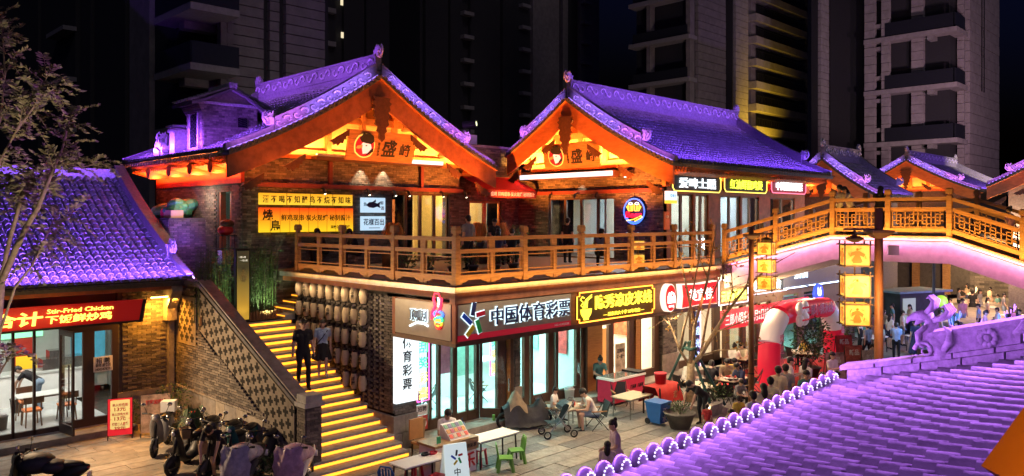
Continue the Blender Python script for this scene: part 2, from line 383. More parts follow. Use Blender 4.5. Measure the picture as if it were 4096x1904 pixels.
FIGQ = [('down', 'pants', 1, True), ('walk', 'skirt', 1, True), ('sit', 'pants', 1, True), ('sitlow', 'shorts', 0, True), ('hold', 'dress', 1, True), ('stand', 'dress', 1, True), ('stand', 'pants', 1, False), ('stand', 'shorts', 1, False), ('walk', 'pants', 1, False), ('phone', 'pants', 1, False), ('phone', 'dress', 1, False), ('sit', 'pants', 1, False), ('sitlean', 'pants', 1, False), ('bend', 'pants', 1, False), ('rail', 'pants', 1, False), ('stand', 'skirt', 1, False), ('stand', 'dress', 1, False), ('bend', 'shorts', 1, True)]
for f_ in FIGQ: figure(*f_)
def person(label, loc, face, pose='stand', bottom='pants', top='white', bot='black', hair='short', h=1.7, sleeve=1, near=False, shoe='black', group=None, hm=None, seat=None):
    """seat: the height a sitting figure's seat has above loc"""
    me, hr, ey = figure(pose, bottom, sleeve, near); k = h / 1.72; loc = V(loc)
    dz = 0 if seat is None else seat - .83 * k
    T = thing('person', label, 'person', loc, face, group); M = WM(T) @ Matrix.Translation((0, 0, dz)) @ Matrix.Scale(k, 4)
    b = inst('body', me, M, T)
    sk = SKINS[RND.randrange(3)]
    for i, m in enumerate((sk, CLO[top], CLO[bot], CLO.get(shoe) or BLACK)): b.material_slots[i].link = 'OBJECT'; b.material_slots[i].material = m
    hh = inst('hair', hr[hair], M, T); hh.material_slots[0].link = 'OBJECT'; hh.material_slots[0].material = hm or HAIRM
    inst('face_features', ey, M, T); return T
# ------------------------------------------------------------------ shared builders: roofs, openings
def proj(p):
    x = (p.x + p.y) * .70710678; r = (p.x - p.y) * .70710678
    if x < .3: return (-1e5, -1e5, x)
    return (2048 + FP * r / x, 872 - FP * (p.z - CZ) / x, x)
def infr(p, m=0): u, v, d = proj(p); return -m < u < 4096 + m and -m < v < 1904 + m
def barrel(r=.08, L=.31, n=6):
    q = MB(); P = []
    for x, rr, z in ((0, r, .014), (.0, r * .8, .014), (L, r * .8, -.008)):
        P.append([V((x, -rr * math.cos(pi * k / n), z + rr * math.sin(pi * k / n))) for k in range(n + 1)])
    q.grid([P[1], P[0]]); q.grid([P[0], P[2]]); return q
BARREL = [barrel().mesh('tile', m, True) for m in (TILE, TILE2, TILED)]
BARQ = barrel()
def capdisc():
    q = MB(); q.lathe((0, 0, 0), [(.085, -.02), (.085, .03), (.07, .035), (.06, .02), (.02, .02), (.015, .032)], 12, ax=(-1, 0, 0)); return q
CAPD = capdisc().mesh('eave_cap', TILED, True)
def pfr(G, a, b):
    G = V((G[0], G[1], 0)); a = V((a[0], a[1], 0)); b = V((b[0], b[1], 0))
    return lambda s, t, z: G + a * s + b * t + V((0, 0, z))
def prof(zr, ze, w):
    return lambda t: zr - (zr - ze) * (1.28 * (abs(t) / w) - .28 * (abs(t) / w) ** 2)
def roof_sheet(parent, fr, s0, s1, sides, soffit):
    """the sheet under the tiles with its wooden underside; sides = [(sign, width, zfun)]"""
    q = MB(); q2 = MB()
    for sg, w, z in sides:
        n = 14; top = [[fr(s, sg * w * i / n, z(w * i / n) - .02) for i in range(n + 1)] for s in (s0, s1)]
        bot = [[fr(s, sg * w * i / n, z(w * i / n) - .14) for i in range(n + 1)] for s in (s0, s1)]
        q.grid(top); q2.grid(bot)
        q.grid([[top[0][-1], top[1][-1]], [bot[0][-1], bot[1][-1]]])
        for k in (0, 1): q.grid([top[k], bot[k]])
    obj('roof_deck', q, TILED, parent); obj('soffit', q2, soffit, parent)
def tile_field(parent, fr, cols, sg, w, z, tmin, pitch, nparts, pans=True, caps=True, scale=1.):
    """columns of barrel tiles down one slope: nearest ones as pieces, the rest as one mass"""
    L = []; t = w + .04
    ts = []
    while t > tmin + pitch * .5: ts.append(t); t -= pitch * .96
    for s in cols:
        for k, t in enumerate(ts):
            p = fr(s + RND.uniform(-.006, .006), sg * t, z(t)); p2 = fr(s, sg * (t - pitch), z(t - pitch))
            ex = (p2 - p).normalized(); ez = V((0, 0, 1)); ey = ez.cross(ex).normalized(); ez = ex.cross(ey)
            wob = RND.uniform(-.025, .025); ey = (ey + ex * wob).normalized(); ex = ey.cross(ez)
            L.append((Matrix.Translation(p) @ Matrix((ex, ey, ez)).transposed().to_4x4() @ Matrix.Diagonal((pitch / .29, scale, scale, 1)), p))
    vis = sorted([l for l in L if infr(l[1])], key=lambda l: proj(l[1])[2])[:nparts]; vs = set(id(l) for l in vis)
    for l in vis: inst('tile', BARREL[RND.choice((0, 0, 0, 0, 1))], l[0], parent)
    q = MB()
    for l in L:
        if id(l) not in vs:
            q.mi(RND.choice((0, 0, 0, 1))); q.add([l[0] @ V(p) for p in BARQ.v], BARQ.f)
    if q.v: obj('tile_field', q, [TILE, TILE2, TILED], parent, True, kind='stuff')
    if caps:
        for s in cols:
            p = fr(s, sg * (w + .045), z(w) + .03); d = (fr(s, sg * w, 0) - fr(s, 0, 0)).normalized()
            M = Matrix((-d, V((0, 0, 1)).cross(-d), V((0, 0, 1)))).transposed().to_4x4()
            inst('eave_cap', CAPD, Matrix.Translation(p) @ M @ Matrix.Diagonal((1, scale, scale, 1)), parent)
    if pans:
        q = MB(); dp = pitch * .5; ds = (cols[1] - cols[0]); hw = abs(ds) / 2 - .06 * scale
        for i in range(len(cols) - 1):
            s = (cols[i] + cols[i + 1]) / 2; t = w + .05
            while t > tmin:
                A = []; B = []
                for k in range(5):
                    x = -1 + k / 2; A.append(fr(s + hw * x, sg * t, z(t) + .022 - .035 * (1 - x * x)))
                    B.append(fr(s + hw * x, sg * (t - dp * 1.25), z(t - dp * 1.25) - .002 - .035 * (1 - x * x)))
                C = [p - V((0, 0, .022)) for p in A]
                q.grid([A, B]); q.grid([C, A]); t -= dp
        obj('pan_tiles', q, TILED, parent, kind='stuff')  # pans coloured dark to carry the shade between the tile rows
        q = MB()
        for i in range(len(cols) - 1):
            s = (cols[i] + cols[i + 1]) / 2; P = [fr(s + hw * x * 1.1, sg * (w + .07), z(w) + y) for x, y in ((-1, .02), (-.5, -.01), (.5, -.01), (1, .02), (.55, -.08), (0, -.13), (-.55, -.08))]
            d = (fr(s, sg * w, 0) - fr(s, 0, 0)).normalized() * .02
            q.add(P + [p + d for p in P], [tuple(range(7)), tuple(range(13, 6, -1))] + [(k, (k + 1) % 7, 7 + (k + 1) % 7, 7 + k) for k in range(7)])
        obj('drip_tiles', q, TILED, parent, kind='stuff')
def beast(parent, p, d, h, name='ridge_beast'):
    """a clay roof beast: coiled body, raised crest and tail"""
    d = V((d[0], d[1], 0)).normalized(); up = V((0, 0, 1)); q = MB(); th = h * .2
    for pl, k in (([(-.3, 0), (.32, 0), (.3, .2), (.42, .3), (.5, .46), (.38, .44), (.3, .5), (.36, .62), (.24, .58), (.2, .72), (.1, .6), (.02, .78), (-.04, .55), (-.12, .64), (-.16, .42), (-.3, .5), (-.26, .28), (-.4, .2)], 1.),
                  ([(-.22, .05), (.26, .05), (.24, .26), (.34, .36), (.2, .46), (.02, .4), (-.16, .34)], 1.7)):
        O = V(p) + d.cross(up) * (-th * k / 2); q.prism([(x * h, y * h) for x, y in pl], O, d, up, -th * k if d.cross(up).dot(d.cross(up)) < 0 else th * k)
    q.tube([V(p) + d * (h * x) + up * (h * z) for x, z in ((.3, .1), (.42, .16), (.52, .34), (.48, .6), (.36, .74), (.3, .66))], [h * r for r in (.07, .07, .06, .05, .035, .015)], 6)
    return obj(name, q, RIDGE, parent)
def swept(q, fr, s0, s1, sg, ta, tb, z, lo, hi, n=12):
    """a rail of square section that follows the slope"""
    R_ = []
    for i in range(n + 1):
        t = ta + (tb - ta) * i / n; R_.append([fr(s0, sg * t, z(t) + lo), fr(s1, sg * t, z(t) + lo), fr(s1, sg * t, z(t) + hi), fr(s0, sg * t, z(t) + hi), fr(s0, sg * t, z(t) + lo)])
    q.grid(R_); q.add(R_[0][:4], [(0, 1, 2, 3)]); q.add(R_[-1][:4], [(3, 2, 1, 0)])
def carving(q, fr, s, sg, ta, tb, z, lo, hi, n, side):
    """leaf scrolls standing proud of a ridge's side"""
    for i in range(n):
        t = ta + (tb - ta) * (i + .5) / n; h = hi - lo; P = []
        for k in range(9):
            a = k / 8 * pi * 1.7 + (i % 2) * pi; r = .36 * h * (1 - k / 11)
            P.append(fr(s + side * .02, sg * (t + r * math.cos(a) * 1.3), z(t) + lo + h * .5 + r * math.sin(a)))
        q.tube(P, [.035, .04, .04, .035, .03, .03, .025, .02, .01], 5)
def gable_ridges(parent, fr, sides, split=.72, led=None, s=0., big=1., glow=0):
    """the descending ridges on the gable edge, carved, with their beast and their light strip"""
    for sg, w, z in sides:
        q = MB(); swept(q, fr, s, s + .26 * big, sg, .1, w * split, z, .02, .4 * big); swept(q, fr, s - .03, s + .29 * big, sg, .1, w * split, z, .4 * big, .47 * big)
        swept(q, fr, s + .03, s + .22 * big, sg, w * split, w + .02, z, .02, .22 * big); obj('gable_ridge', q, RIDGED, parent)
        c = MB(); carving(c, fr, s, sg, .3, w * split, z, .05, .4 * big, int(w * split / .3), -1); obj('ridge_carving', c, RIDGE, parent, True, kind='stuff')
        if glow:
            for k in range(2): ta, tb = w * (.06 + .46 * k), w * (.5 + .46 * k); strip_lamp('gable_ridge_wash', fr(s - .42, sg * ta, z(ta) + .05), fr(s - .42, sg * tb, z(tb) + .05), fr(1, 0, 0) - fr(0, 0, 0) + V((0, 0, .9)), glow * (tb - ta), (.34, .16, 1) if k == 0 else (.55, .14, .9), .05, 100)
        t = w * split; beast(parent, fr(s + .13, sg * t, z(t) + .2), fr(0, sg, 0) - fr(0, 0, 0), .6 * big)
        if led:
            c = MB(); swept(c, fr, s - .055, s - .035, sg, .1, w, z, .03, .06); obj('light_strip', c, led, parent)
def verge_caps(parent, fr, sides, s=-.12, pitch=.21):
    a = (fr(1, 0, 0) - fr(0, 0, 0)).normalized(); M = Matrix((a, V((0, 0, 1)).cross(a), V((0, 0, 1)))).transposed().to_4x4()
    for sg, w, z in sides:
        t = .15
        while t < w: inst('verge_cap', CAPD, Matrix.Translation(fr(s, sg * t, z(t) - .03)) @ M, parent); t += pitch * .86
        q = MB(); swept(q, fr, s + .02, .02, sg, .0, w, z, -.1, .02); obj('verge_course', q, TILED, parent)
def main_ridge(parent, fr, s0, s1, z, h=.5, th=.24):
    q = MB(); A = fr(s0, -th / 2, z); b = fr(s1, th / 2, z)
    lo = V((min(A.x, b.x), min(A.y, b.y), 0)); hi = V((max(A.x, b.x), max(A.y, b.y), 0)); al = 0 if hi.x - lo.x > hi.y - lo.y else 1
    e = V((0, 1, 0)) if al == 0 else V((1, 0, 0))
    q.box(lo.x, hi.x, lo.y, hi.y, z - .25, z + h)
    for zz, g, hh in ((z - .25, .06, .1), (z + .02, .035, .05), (z + h, .04, .07)): q.box(lo.x - e.x * g, hi.x + e.x * g, lo.y - e.y * g, hi.y + e.y * g, zz - .004, zz + hh)
    obj('main_ridge', q, RIDGED, parent)
    n = int(abs(s1 - s0) / .42)
    for side in (-1, 1):
        c = MB()
        for i in range(n):
            s = s0 + (s1 - s0) * (i + .5) / n; P = []
            for k in range(9):
                a = k / 8 * pi * 1.7 + (i % 2) * pi; r = .2 * (1 - k / 11); P.append(fr(s + r * math.cos(a), side * (th / 2 + .02), z + h * .5 + .04 + r * math.sin(a) * .9))
            c.tube(P, [.04, .045, .045, .04, .035, .03, .025, .02, .01], 5)
        obj('ridge_carving', c, RIDGE, parent, True, kind='stuff')
def rects(u0, u1, z0, z1, holes):
    """the rectangle less its holes, as rectangles"""
    us = sorted({u0, u1, *[min(max(x, u0), u1) for h in holes for x in h[:2]]}); out = []
    for a, b in zip(us, us[1:]):
        if b - a < 1e-4: continue
        zs = [(z0, z1)]
        for h in holes:
            if h[0] < (a + b) / 2 < h[1]:
                nz = []
                for c, d in zs:
                    if h[3] <= c or h[2] >= d: nz.append((c, d)); continue
                    if h[2] > c: nz.append((c, h[2]))
                    if h[3] < d: nz.append((h[3], d))
                zs = nz
        out += [(a, b, c, d) for c, d in zs]
    return out
def wall(parent, axis, plane, u0, u1, z0, z1, holes=(), th=.2, m=None, name='wall', inw=1):
    q = MB(); a, b = sorted((plane, plane + inw * th))
    for r in rects(u0, u1, z0, z1, holes):
        if axis == 'x': q.box(a, b, r[0], r[1], r[2], r[3])
        else: q.box(r[0], r[1], a, b, r[2], r[3])
    return obj(name, q, m or MORTAR, parent)
def notin(holes, extra=None):
    return lambda u, z: all(not (h[0] < u < h[1] and h[2] < z < h[3]) for h in holes) and (extra is None or extra(u, z))
PURP = (.30, .10, 1.0); AMB = (1., .42, .08); ORG = (1., .24, .03)

# ------------------------------------------------------------------ the ground and its paving
g = MB(); g.add([(-300, -300, -.06), (500, -300, -.06), (500, 500, -.06), (-300, 500, -.06)], [(0, 1, 2, 3)])
ground = obj('ground', g, mat('joint_earth', (.07, .06, .05), .95, var=.3)); tag(ground, kind='structure', label='stone paved ground of the courtyard and lane')
SLABW = [mat('paving_warm_%d' % i, c, .62, var=.3, scale=3, bump=.5, bscale=9) for i, c in enumerate([(.3, .25, .19), (.25, .21, .16), (.34, .285, .22)])]
SLABG = [mat('paving_grey_%d' % i, c, .5, var=.35, scale=4, bump=1., bscale=14) for i, c in enumerate([(.2, .19, .17), (.26, .24, .21), (.15, .145, .14), (.3, .27, .23)])]
def paving(x0, x1, y0, y1, rw, lens, mats, jit):
    y = y0; big = MB(); n = 0; C = []
    while y < y1:
        x = x0 - RND.random() * 1.2
        while x < x1:
            L = RND.choice(lens); C.append((x, y, L)); x += L
        y += rw
    mes = {}
    C.sort(key=lambda c: (c[0] + c[2] / 2) ** 2 + (c[1]) ** 2)
    for x, y, L in C:
        p = V((x + L / 2, y + rw / 2, 0)); k = RND.randrange(len(mats)); dz = RND.uniform(-jit, jit)
        if infr(p, 60) and n < 150:
            if (L, k) not in mes:
                q = MB(); hx = L / 2 - .007; hy = rw / 2 - .007; q.box(-hx, hx, -hy, hy, -.05, -.006)
                q.add([(-hx, -hy, -.006), (hx, -hy, -.006), (hx, hy, -.006), (-hx, hy, -.006), (-hx + .012, -hy + .012, 0), (hx - .012, -hy + .012, 0), (hx - .012, hy - .012, 0), (-hx + .012, hy - .012, 0)], [(4, 5, 6, 7), (0, 1, 5, 4), (1, 2, 6, 5), (2, 3, 7, 6), (3, 0, 4, 7)])
                mes[(L, k)] = q.mesh('paving_slab', mats[k])
            inst('paving_slab', mes[(L, k)], Matrix.Translation((p.x, p.y, dz)), ground); n += 1
        else:
            big.mi(k); big.box(x + .007, x + L - .007, y + .007, y + rw - .007, -.05, dz)
    if big.v: obj('paving', big, mats, ground, kind='stuff')
paving(.5, 9.7, 13.5, 24.2, .42, (1.0, 1.4, 1.8, 2.2), SLABW, .004)
paving(9.7, 26., 8.4, 16.2, .5, (.8, 1.1, 1.5, 2.0), SLABG, .006)
paving(26., 60., 2., 16., .8, (1.6, 2.2), SLABG, .002)

# ------------------------------------------------------------------ the chicken restaurant
LB = thing('restaurant_house', 'single storey brick restaurant with violet lit tile roof beside the stairs', 'building', (6, 24, 0))
YW, YE = 24., 23.2
fr = pfr((9.75, 29.2), (-1, 0), (0, 1)); lz = prof(7.5, 4.2, 6.0)
cols = [.28 + i * .234 for i in range(31)]
roof_sheet(LB, fr, -.06, 8.5, [(-1, 6., lz), (1, 5.5, lz)], WOODR)
tile_field(LB, fr, cols, -1, 6., lz, .2, .27, 300, scale=1.12)
q = MB(); q.box(1.2, 9.8, 29.05, 29.35, 7.3, 7.75); obj('main_ridge', q, RIDGE, LB)
gable_ridges(LB, fr, [(-1, 6., lz)], split=.78, led=emi('led_violet_dots', (.5, .3, 1), 6))
verge_caps(LB, fr, [(-1, 6., lz)])
xs = lambda u, v=1400: pY(u, v, YW).x
# walls: glazed front between the far edge of the picture and the brick pier
xd = xs(470); xp = 9.55
wall(LB, 'y', YW, xd, xp, 0, 4.2, m=MORTAR)
bricks(LB, 'y', YW, -1, xd + .12, xs(668), 1.0, 4.15, n_parts=220)
bricks(LB, 'y', YW, -1, xs(690), xp, 1.0, 4.15)
q = MB(); q.box(xd - .02, xp, YW - .07, YW, .86, 1.0); obj('stone_band', q, STONE2, LB)
x = xd
for L in (.62, .5, .7, .56, .5):
    q = MB(); q.box(x + .008, min(x + L, xp) - .008, YW - .05, YW, .44, .855); q.box(x + .008, min(x + L, xp) - .008, YW - .052, YW, .02, .425); obj('stone_block', q, RND.choice((STONE, STONE2)), LB); x += L
q = MB(); q.box(xs(668), xs(690), YW - .14, YW + .02, 0, 3.1); obj('corner_pier', q, STONE2, LB)
q = MB(); q.prism([(0, 0), (.34, 0), (.34, .35), (.75, .9), (.75, 1.05), (0, 1.05)], (xs(690), YW - .0, 3.0), (0, -1, 0), (0, 0, 1), .3); obj('corbel', q, STONE2, LB)
q = MB(); q.box(1.5, 9.6, YE + .12, YW, 3.95, 4.08); obj('eave_board', q, WOODR, LB)
for i in range(34):
    q = MB(); q.box(1.6 + i * .235, 1.69 + i * .235, YE + .02, YW - .01, 4.085, 4.17); obj('rafter_end', q, WOODR, LB)
# glazed front
zt = 3.05; q = MB()
F0 = mat('dark_window_frame', (.05, .032, .032), .45, metal=.2, var=.1)
for u in (-60, 52, 137): x = xs(u); q.box(x - .03, x + .03, YW - .04, YW + .06, .2, zt)
q.box(1.2, xs(235), YW - .04, YW + .06, .2, .34); q.box(1.2, xd, YW - .05, YW + .07, zt, zt + .25); obj('window_frame', q, F0, LB)
q = MB(); q.box(1.2, xs(235), YW, YW + .012, .3, zt); obj('window_pane', q, GLASS, LB)
q = MB()
for a, b in ((240, 257), (330, 352), (352, 376), (445, 470)): q.box(xs(a), xs(b), YW - .05, YW + .06, .2, zt)
for a, b in ((257, 330), (376, 445)): q.box(xs(a), xs(b), YW - .05, YW + .06, .2, .42); q.box(xs(a), xs(b), YW - .05, YW + .06, 2.85, zt)
obj('door_frame', q, F0, LB)
for a, b in ((257, 330), (376, 445)):
    q = MB(); q.box(xs(a), xs(b), YW, YW + .012, .4, 2.86); obj('door_pane', q, GLASS, LB)
q = MB(); a = V((xs(240), YW - .06, 0)); d = V((.12, -.9, 0)).normalized(); W_ = .85      # open leaf
for t0, t1, z0, z1 in ((0, .09, .2, 3.0), (W_ - .09, W_, .2, 3.0), (.09, W_ - .09, .2, .45), (.09, W_ - .09, 2.85, 3.)): q.prism([(t0, z0), (t1, z0), (t1, z1), (t0, z1)], a, d, (0, 0, 1), .05)
lf = obj('door_leaf', q, F0, LB)
q = MB(); q.prism([(.09, .45), (W_ - .09, .45), (W_ - .09, 2.85), (.09, 2.85)], a + V((-.02, 0, 0)), d, (0, 0, 1), .012); obj('pane', q, GLASS, lf)
q = MB(); q.bar(a + d * (W_ - .15) + V((-.08, 0, .9)), a + d * (W_ - .15) + V((-.08, 0, 2.1)), .03); obj('handle', q, WOODD, lf)
# step and interior room
q = MB(); q.box(1.2, xd + .3, YW - .75, YW - .05, -.02, .17); obj('entrance_step', q, STONE2, LB)
q = MB(); q.box(1.2, xd, YW - .04, 30.4, -.02, .2); obj('inner_floor', q, mat('white_floor_tile', (.55, .58, .58), .25, var=.08), LB)
q = MB(); q.box(1.2, 9.55, 29.6, 29.7, .2, 3.9); q.box(9.4, 9.55, YW + .2, 29.6, .2, 3.9); q.box(1.1, 1.2, YW, 29.6, .2, 3.9); obj('inner_wall', q, mat('grey_green_wall', (.5, .53, .5), .8, var=.05), LB)
q = MB(); q.box(1.2, 9.4, YW + .1, 29.6, 3.4, 3.45); obj('inner_ceiling', q, WHITE, LB)
for x in (3.2, 5.4, 7.6): lamp('restaurant_ceiling_lamp', 'AREA', (x, 26.3, 3.38), 30, (1, .98, .88), aim=(x, 26.3, 0), size=1.4)
q = MB(); q.box(4.6, 8.4, 28.0, 28.7, .2, 1.15); q.mi(1).box(4.5, 8.5, 27.95, 28.75, 1.15, 1.2); obj('counter', q, [WHITE, mat('pale_counter_top', (.6, .62, .6), .3, var=.05)], LB)
q = MB(); q.box(1.2, 4.1, 27.3, 27.9, .2, 1.25); obj('cashier_counter', q, mat('cream_laminate', (.75, .6, .25), .5, var=.05), LB)
# violet wash along the eave, amber tube under it
q = MB(); q.box(2.4, 9.7, YE - .2, YE - .16, 4.22, 4.26); obj('led_bar', q, STEEL, LB)
strip_lamp('violet_roof_wash', (1.5, YE - .22, 4.42), (9.7, YE - .22, 4.42), (0, 1, .33), 300, (.24, .08, 1), spread=75)
q = MB(); q.tube([(xs(582, 1180), YW - .42, 3.72), (xs(668, 1180), YW - .42, 3.72)], .02, 6); obj('tube_lamp', q, emi('amber_tube', (1, .5, .08), 26, True), LB)
lamp('amber_tube_light', 'AREA', (xs(625, 1180), YW - .45, 3.66), 70, (1, .36, .03), aim=(xs(640), YW - .1, 0), size=.8, size_y=.08)
lamp('amber_courtyard_light', 'SPOT', (4.6, 22.6, 3.6), 880, (1, .66, .36), aim=(9.2, 17.8, .6), spot=110, blend=.9, soft=.15)

# ------------------------------------------------------------------ stairs with lit treads
ST = thing('stone_staircase', 'wide stone staircase with yellow light strips under every tread', 'stairs', (11, 18, 0))
XL, XR, Y1, N_ = 9.85, 12.2, 21.75, 20
rise, run = 2.97 / N_, .309; SY = lambda i: Y1 - run * i; SZ = lambda i: 2.97 - rise * i
LEDY = emi('led_warm_strip', (1, .31, .014), 2.5, True, base=(.8, .5, .15))
for i in range(N_):
    z1 = SZ(i); xl = XL if i < 17 else XL - .35 * (i - 16); y = SY(i)
    q = MB(); ny = .92; nseg = 3
    for k in range(nseg):
        a = xl + (XR - xl) * k / nseg + (.0 if k == 0 else (i % 3 - 1) * .12); b = xl + (XR - xl) * (k + 1) / nseg + (0 if k == nseg - 1 else (i % 3 - 1) * .12)
        q.box(a + .004, b - .004, y, y + run + .03, z1 - rise * 1.02, z1 - .05); q.box(a + .004, b - .004, y - .03, y + run + .03, z1 - .05, z1)
    stp = obj('step', q, GREYST, ST)
    q = MB(); q.box(xl + .05, XR - .05, y - .024, y - .004, z1 - .125, z1 - .052); obj('light_strip', q, LEDY, stp)  # strip made deeper to take in its glow on the riser
q = MB(); q.box(XL, XR, Y1, 23.2, 2.2, 2.97)
obj('landing', q, STONE2, ST)
q = MB(); q.box(XL, XR + .4, 16., 23.1, -.05, .02); obj('foundation', q, STONE2, ST)
# upper flight beside the lantern wall
for i in range(9):
    y = 22.75; x = 11.85 + i * .3
    q = MB(); q.box(x, x + .33, 21.55, 22.8, 2.97 + i * .164, 2.97 + (i + 1) * .164); s_ = obj('step', q, GREYST, ST)
    q = MB(); q.box(x - .02, x - .004, 21.55, 22.75, 2.97 + (i + 1) * .164 - .06, 2.97 + (i + 1) * .164 - .035); obj('light_strip', q, LEDY, s_)

# the sloping brick parapet with cross shaped openings
SW = thing('stair_parapet_wall', 'sloping brick parapet wall with cross shaped openings and stone base', 'wall', (9.7, 20, 0))
XW = 9.55; YA, YB = 23.95, 16.55
top = lambda y: min(4.05, 1.62 + (y - 16.9) * .46)
q = MB(); q.prism([(YB, 0), (YA, 0), (YA, 4.02), (22.2, top(22.2) - .03), (YB, top(YB) - .03)], (XW + .03, 0, 0), (0, 1, 0), (0, 0, 1), .2); obj('wall', q, MORTAR, SW)
base = lambda y: max(.0, min(1.0, (y - 17.1) * .55))
cr = []
for k in range(15):
    for r in range(5):
        y = 17.0 + k * .44 - r * .13; z = top(y) - .25 - r * .21
        if z > base(y) + .1 and y < 22.3 and y > 16.9: cr.append((y, z))
for k in range(3):
    for r in range(5): cr.append((22.75 + k * .36 + (r % 2) * .15, 3.5 - r * .24))
band = lambda y, z: (z > top(y) - 1.22 and y < 22.35) or (y > 22.5 and 2.3 < z < 3.75)
hit = lambda y, z: any((abs(y - a) < .13 and abs(z - b) < .045) or (abs(y - a) < .05 and abs(z - b) < .12) for a, b in cr)
bricks(SW, 'x', XW, -1, YB + .35, YA, .0, 4.0, inside=lambda y, z: z < top(y) - .06 and z > base(y) + .06 and not band(y, z), n_parts=300, H=.07)
q = MB()
for a, b in cr:
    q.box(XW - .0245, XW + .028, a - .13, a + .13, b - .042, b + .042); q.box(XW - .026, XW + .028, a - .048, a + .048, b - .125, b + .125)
b_ = [(16.9, top(16.9) - .07), (22.3, top(22.3) - .07), (22.3, top(22.3) - 1.2), (18.6, max(base(18.6) + .1, top(18.6) - 1.2)), (17.6, base(17.6) + .12), (16.9, .2)]
f_ = MB(); f_.prism(b_, (XW - .022, 0, 0), (0, 1, 0), (0, 0, 1), .05); f_.box(XW - .022, XW + .02, 22.5, YA - .02, 2.32, 3.73); obj('pierced_panel', f_, mat('render_panel', (.2, .172, .14), .85, var=.25, scale=5, bump=.2), SW)
obj('cross_shade', q, mat('opening_shadow', (.012, .011, .01), .95, var=0), SW, kind='stuff')  # raised near-black crosses, the openings' shade put into colour
y = 17.15; k = 0
while y < YA - .05:
    L = (.7, .55, .85, .62)[k % 4]; ye = min(y + L, YA)
    for z0, z1 in ((0, .52), (.53, .98)):
        zz = min(z1, base(y + L / 2) - .02)
        if zz - z0 > .1:
            q = MB(); q.box(XW - .055, XW + .02, y + .008, ye - .008, z0 + .005, zz); obj('stone_block', q, RND.choice((STONE, STONE, STONE2)), SW)
    y += L; k += 1
q = MB()
for y in [19.0 + .09 * i for i in range(54)]: q.cb((XW - .05, y, 1.03), (.05, .06, .06), 0, Matrix.Rotation(pi / 4, 3, 'X'))
q.box(XW - .035, XW + .02, 18.9, YA, .985, 1.08); obj('moulding', q, STONE, SW)
for zo, w_, h_, m in ((0, .34, .07, TILED), (.07, .44, .09, TILED), (.16, .36, .05, STONE2)):
    q = MB(); pts = [(YB + .1, top(YB + .1)), (22.2, top(22.2)), (23.9, 4.02)]
    for a, b in zip(pts, pts[1:]): q.bar((XW + .12, a[0], a[1] + zo + h_ / 2), (XW + .12, b[0], b[1] + zo + h_ / 2), w_, h_)
    obj('coping', q, m, SW)
q = MB(); q.box(XW - .08, XW + .32, 16.25, 16.62, 0, 1.62); obj('end_pillar', q, MORTAR, SW)
bricks(SW, 'x', XW - .08, -1, 16.25, 16.62, .3, 1.6, L=.2); bricks(SW, 'y', 16.25, -1, XW - .08, XW + .32, .3, 1.6, L=.2)
q = MB(); q.box(XW - .14, XW + .38, 16.19, 16.68, 1.62, 1.72); q.box(XW - .1, XW + .34, 16.23, 16.64, 1.72, 1.9); obj('pillar_cap', q, GREYST, SW)
# ------------------------------------------------------------------ the corner building: lantern wall, shopfronts, fascia, deck
X0, Y0, DZ = 12.07, 13.95, 4.45
XE = 23.9
MBD = thing('corner_building', 'two storey corner building with shops under a wooden terrace', 'building', (18, 18, 0))
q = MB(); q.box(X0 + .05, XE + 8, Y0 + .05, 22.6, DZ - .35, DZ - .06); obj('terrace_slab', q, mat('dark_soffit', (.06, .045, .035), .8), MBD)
q = MB(); q.box(X0 + .02, XE + 6, Y0 + .02, 24., DZ - .05, DZ); obj('terrace_floor', q, mat('terrace_boards', (.13, .085, .05), .6, var=.3, scale=6, stretch=(1, 12, 1)), MBD)
q = MB(); q.box(X0 - .16, XE, Y0 - .16, Y0 + .05, DZ - .16, DZ - .03); q.box(X0 - .16, X0 + .05, Y0 + .05, 22., DZ - .16, DZ - .03); obj('terrace_edge', q, mat('pale_metal_edge', (.35, .33, .33), .4, metal=.5), MBD)
q = MB(); q.box(X0 - .1, XE, Y0 - .1, Y0 + .1, DZ - .42, DZ - .165); q.box(X0 - .1, X0 + .1, Y0 + .1, 21.9, DZ - .3, DZ - .165); obj('edge_beam', q, WOODR, MBD)
XWL = 12.25; YF = 16.9; ZP = .2
# lantern wall: facing the stairs
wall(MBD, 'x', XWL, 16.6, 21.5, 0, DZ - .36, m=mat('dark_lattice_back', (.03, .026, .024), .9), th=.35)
lat = MB(); YL0, YL1 = 16.72, 21.45
z = .95; r = 0
while z < 4.0:
    y = YL0 + (r % 2) * .13
    while y < YL1:
        if (r % 2 == 0): lat.mi(RND.randrange(3)); lat.box(XWL - .035 - RND.random() * .012, XWL, y + .008, y + .2, z, z + .062)
        else: lat.mi(RND.randrange(3)); lat.box(XWL - .03 - RND.random() * .012, XWL, y, y + .11, z, z + .062)
        y += .265 if r % 2 == 0 else .2650
    z += .07; r += 1
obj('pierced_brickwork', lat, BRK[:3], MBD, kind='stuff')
bricks(MBD, 'x', XWL, -1, 16.58, 16.98, .95, 4.0, L=.2, proud=.045)
bricks(MBD, 'y', 16.6, -1, XWL, 12.95, .9, 4.0, L=.24)
wall(MBD, 'y', 16.6, XWL, 12.98, 0, 4.1, th=.3)
k = 0
for z0, z1 in ((0, .42), (.43, .88)):
    y = 16.58
    while y < 19.2:
        L = (.5, .62, .44)[k % 3]; k += 1; q = MB(); q.box(XWL - .09, XWL, y, min(y + L, 19.2) - .012, z0 + .004, z1); obj('stone_block', q, RND.choice((STONE, STONE2)), MBD); y += L
    x = XWL - .09
    for L in ((.4, .4) if z0 else (.28, .52)):
        q = MB(); q.box(x, x + L - .012, 16.5, 16.57, z0 + .004, z1); obj('stone_block', q, RND.choice((STONE, STONE2)), MBD); x += L
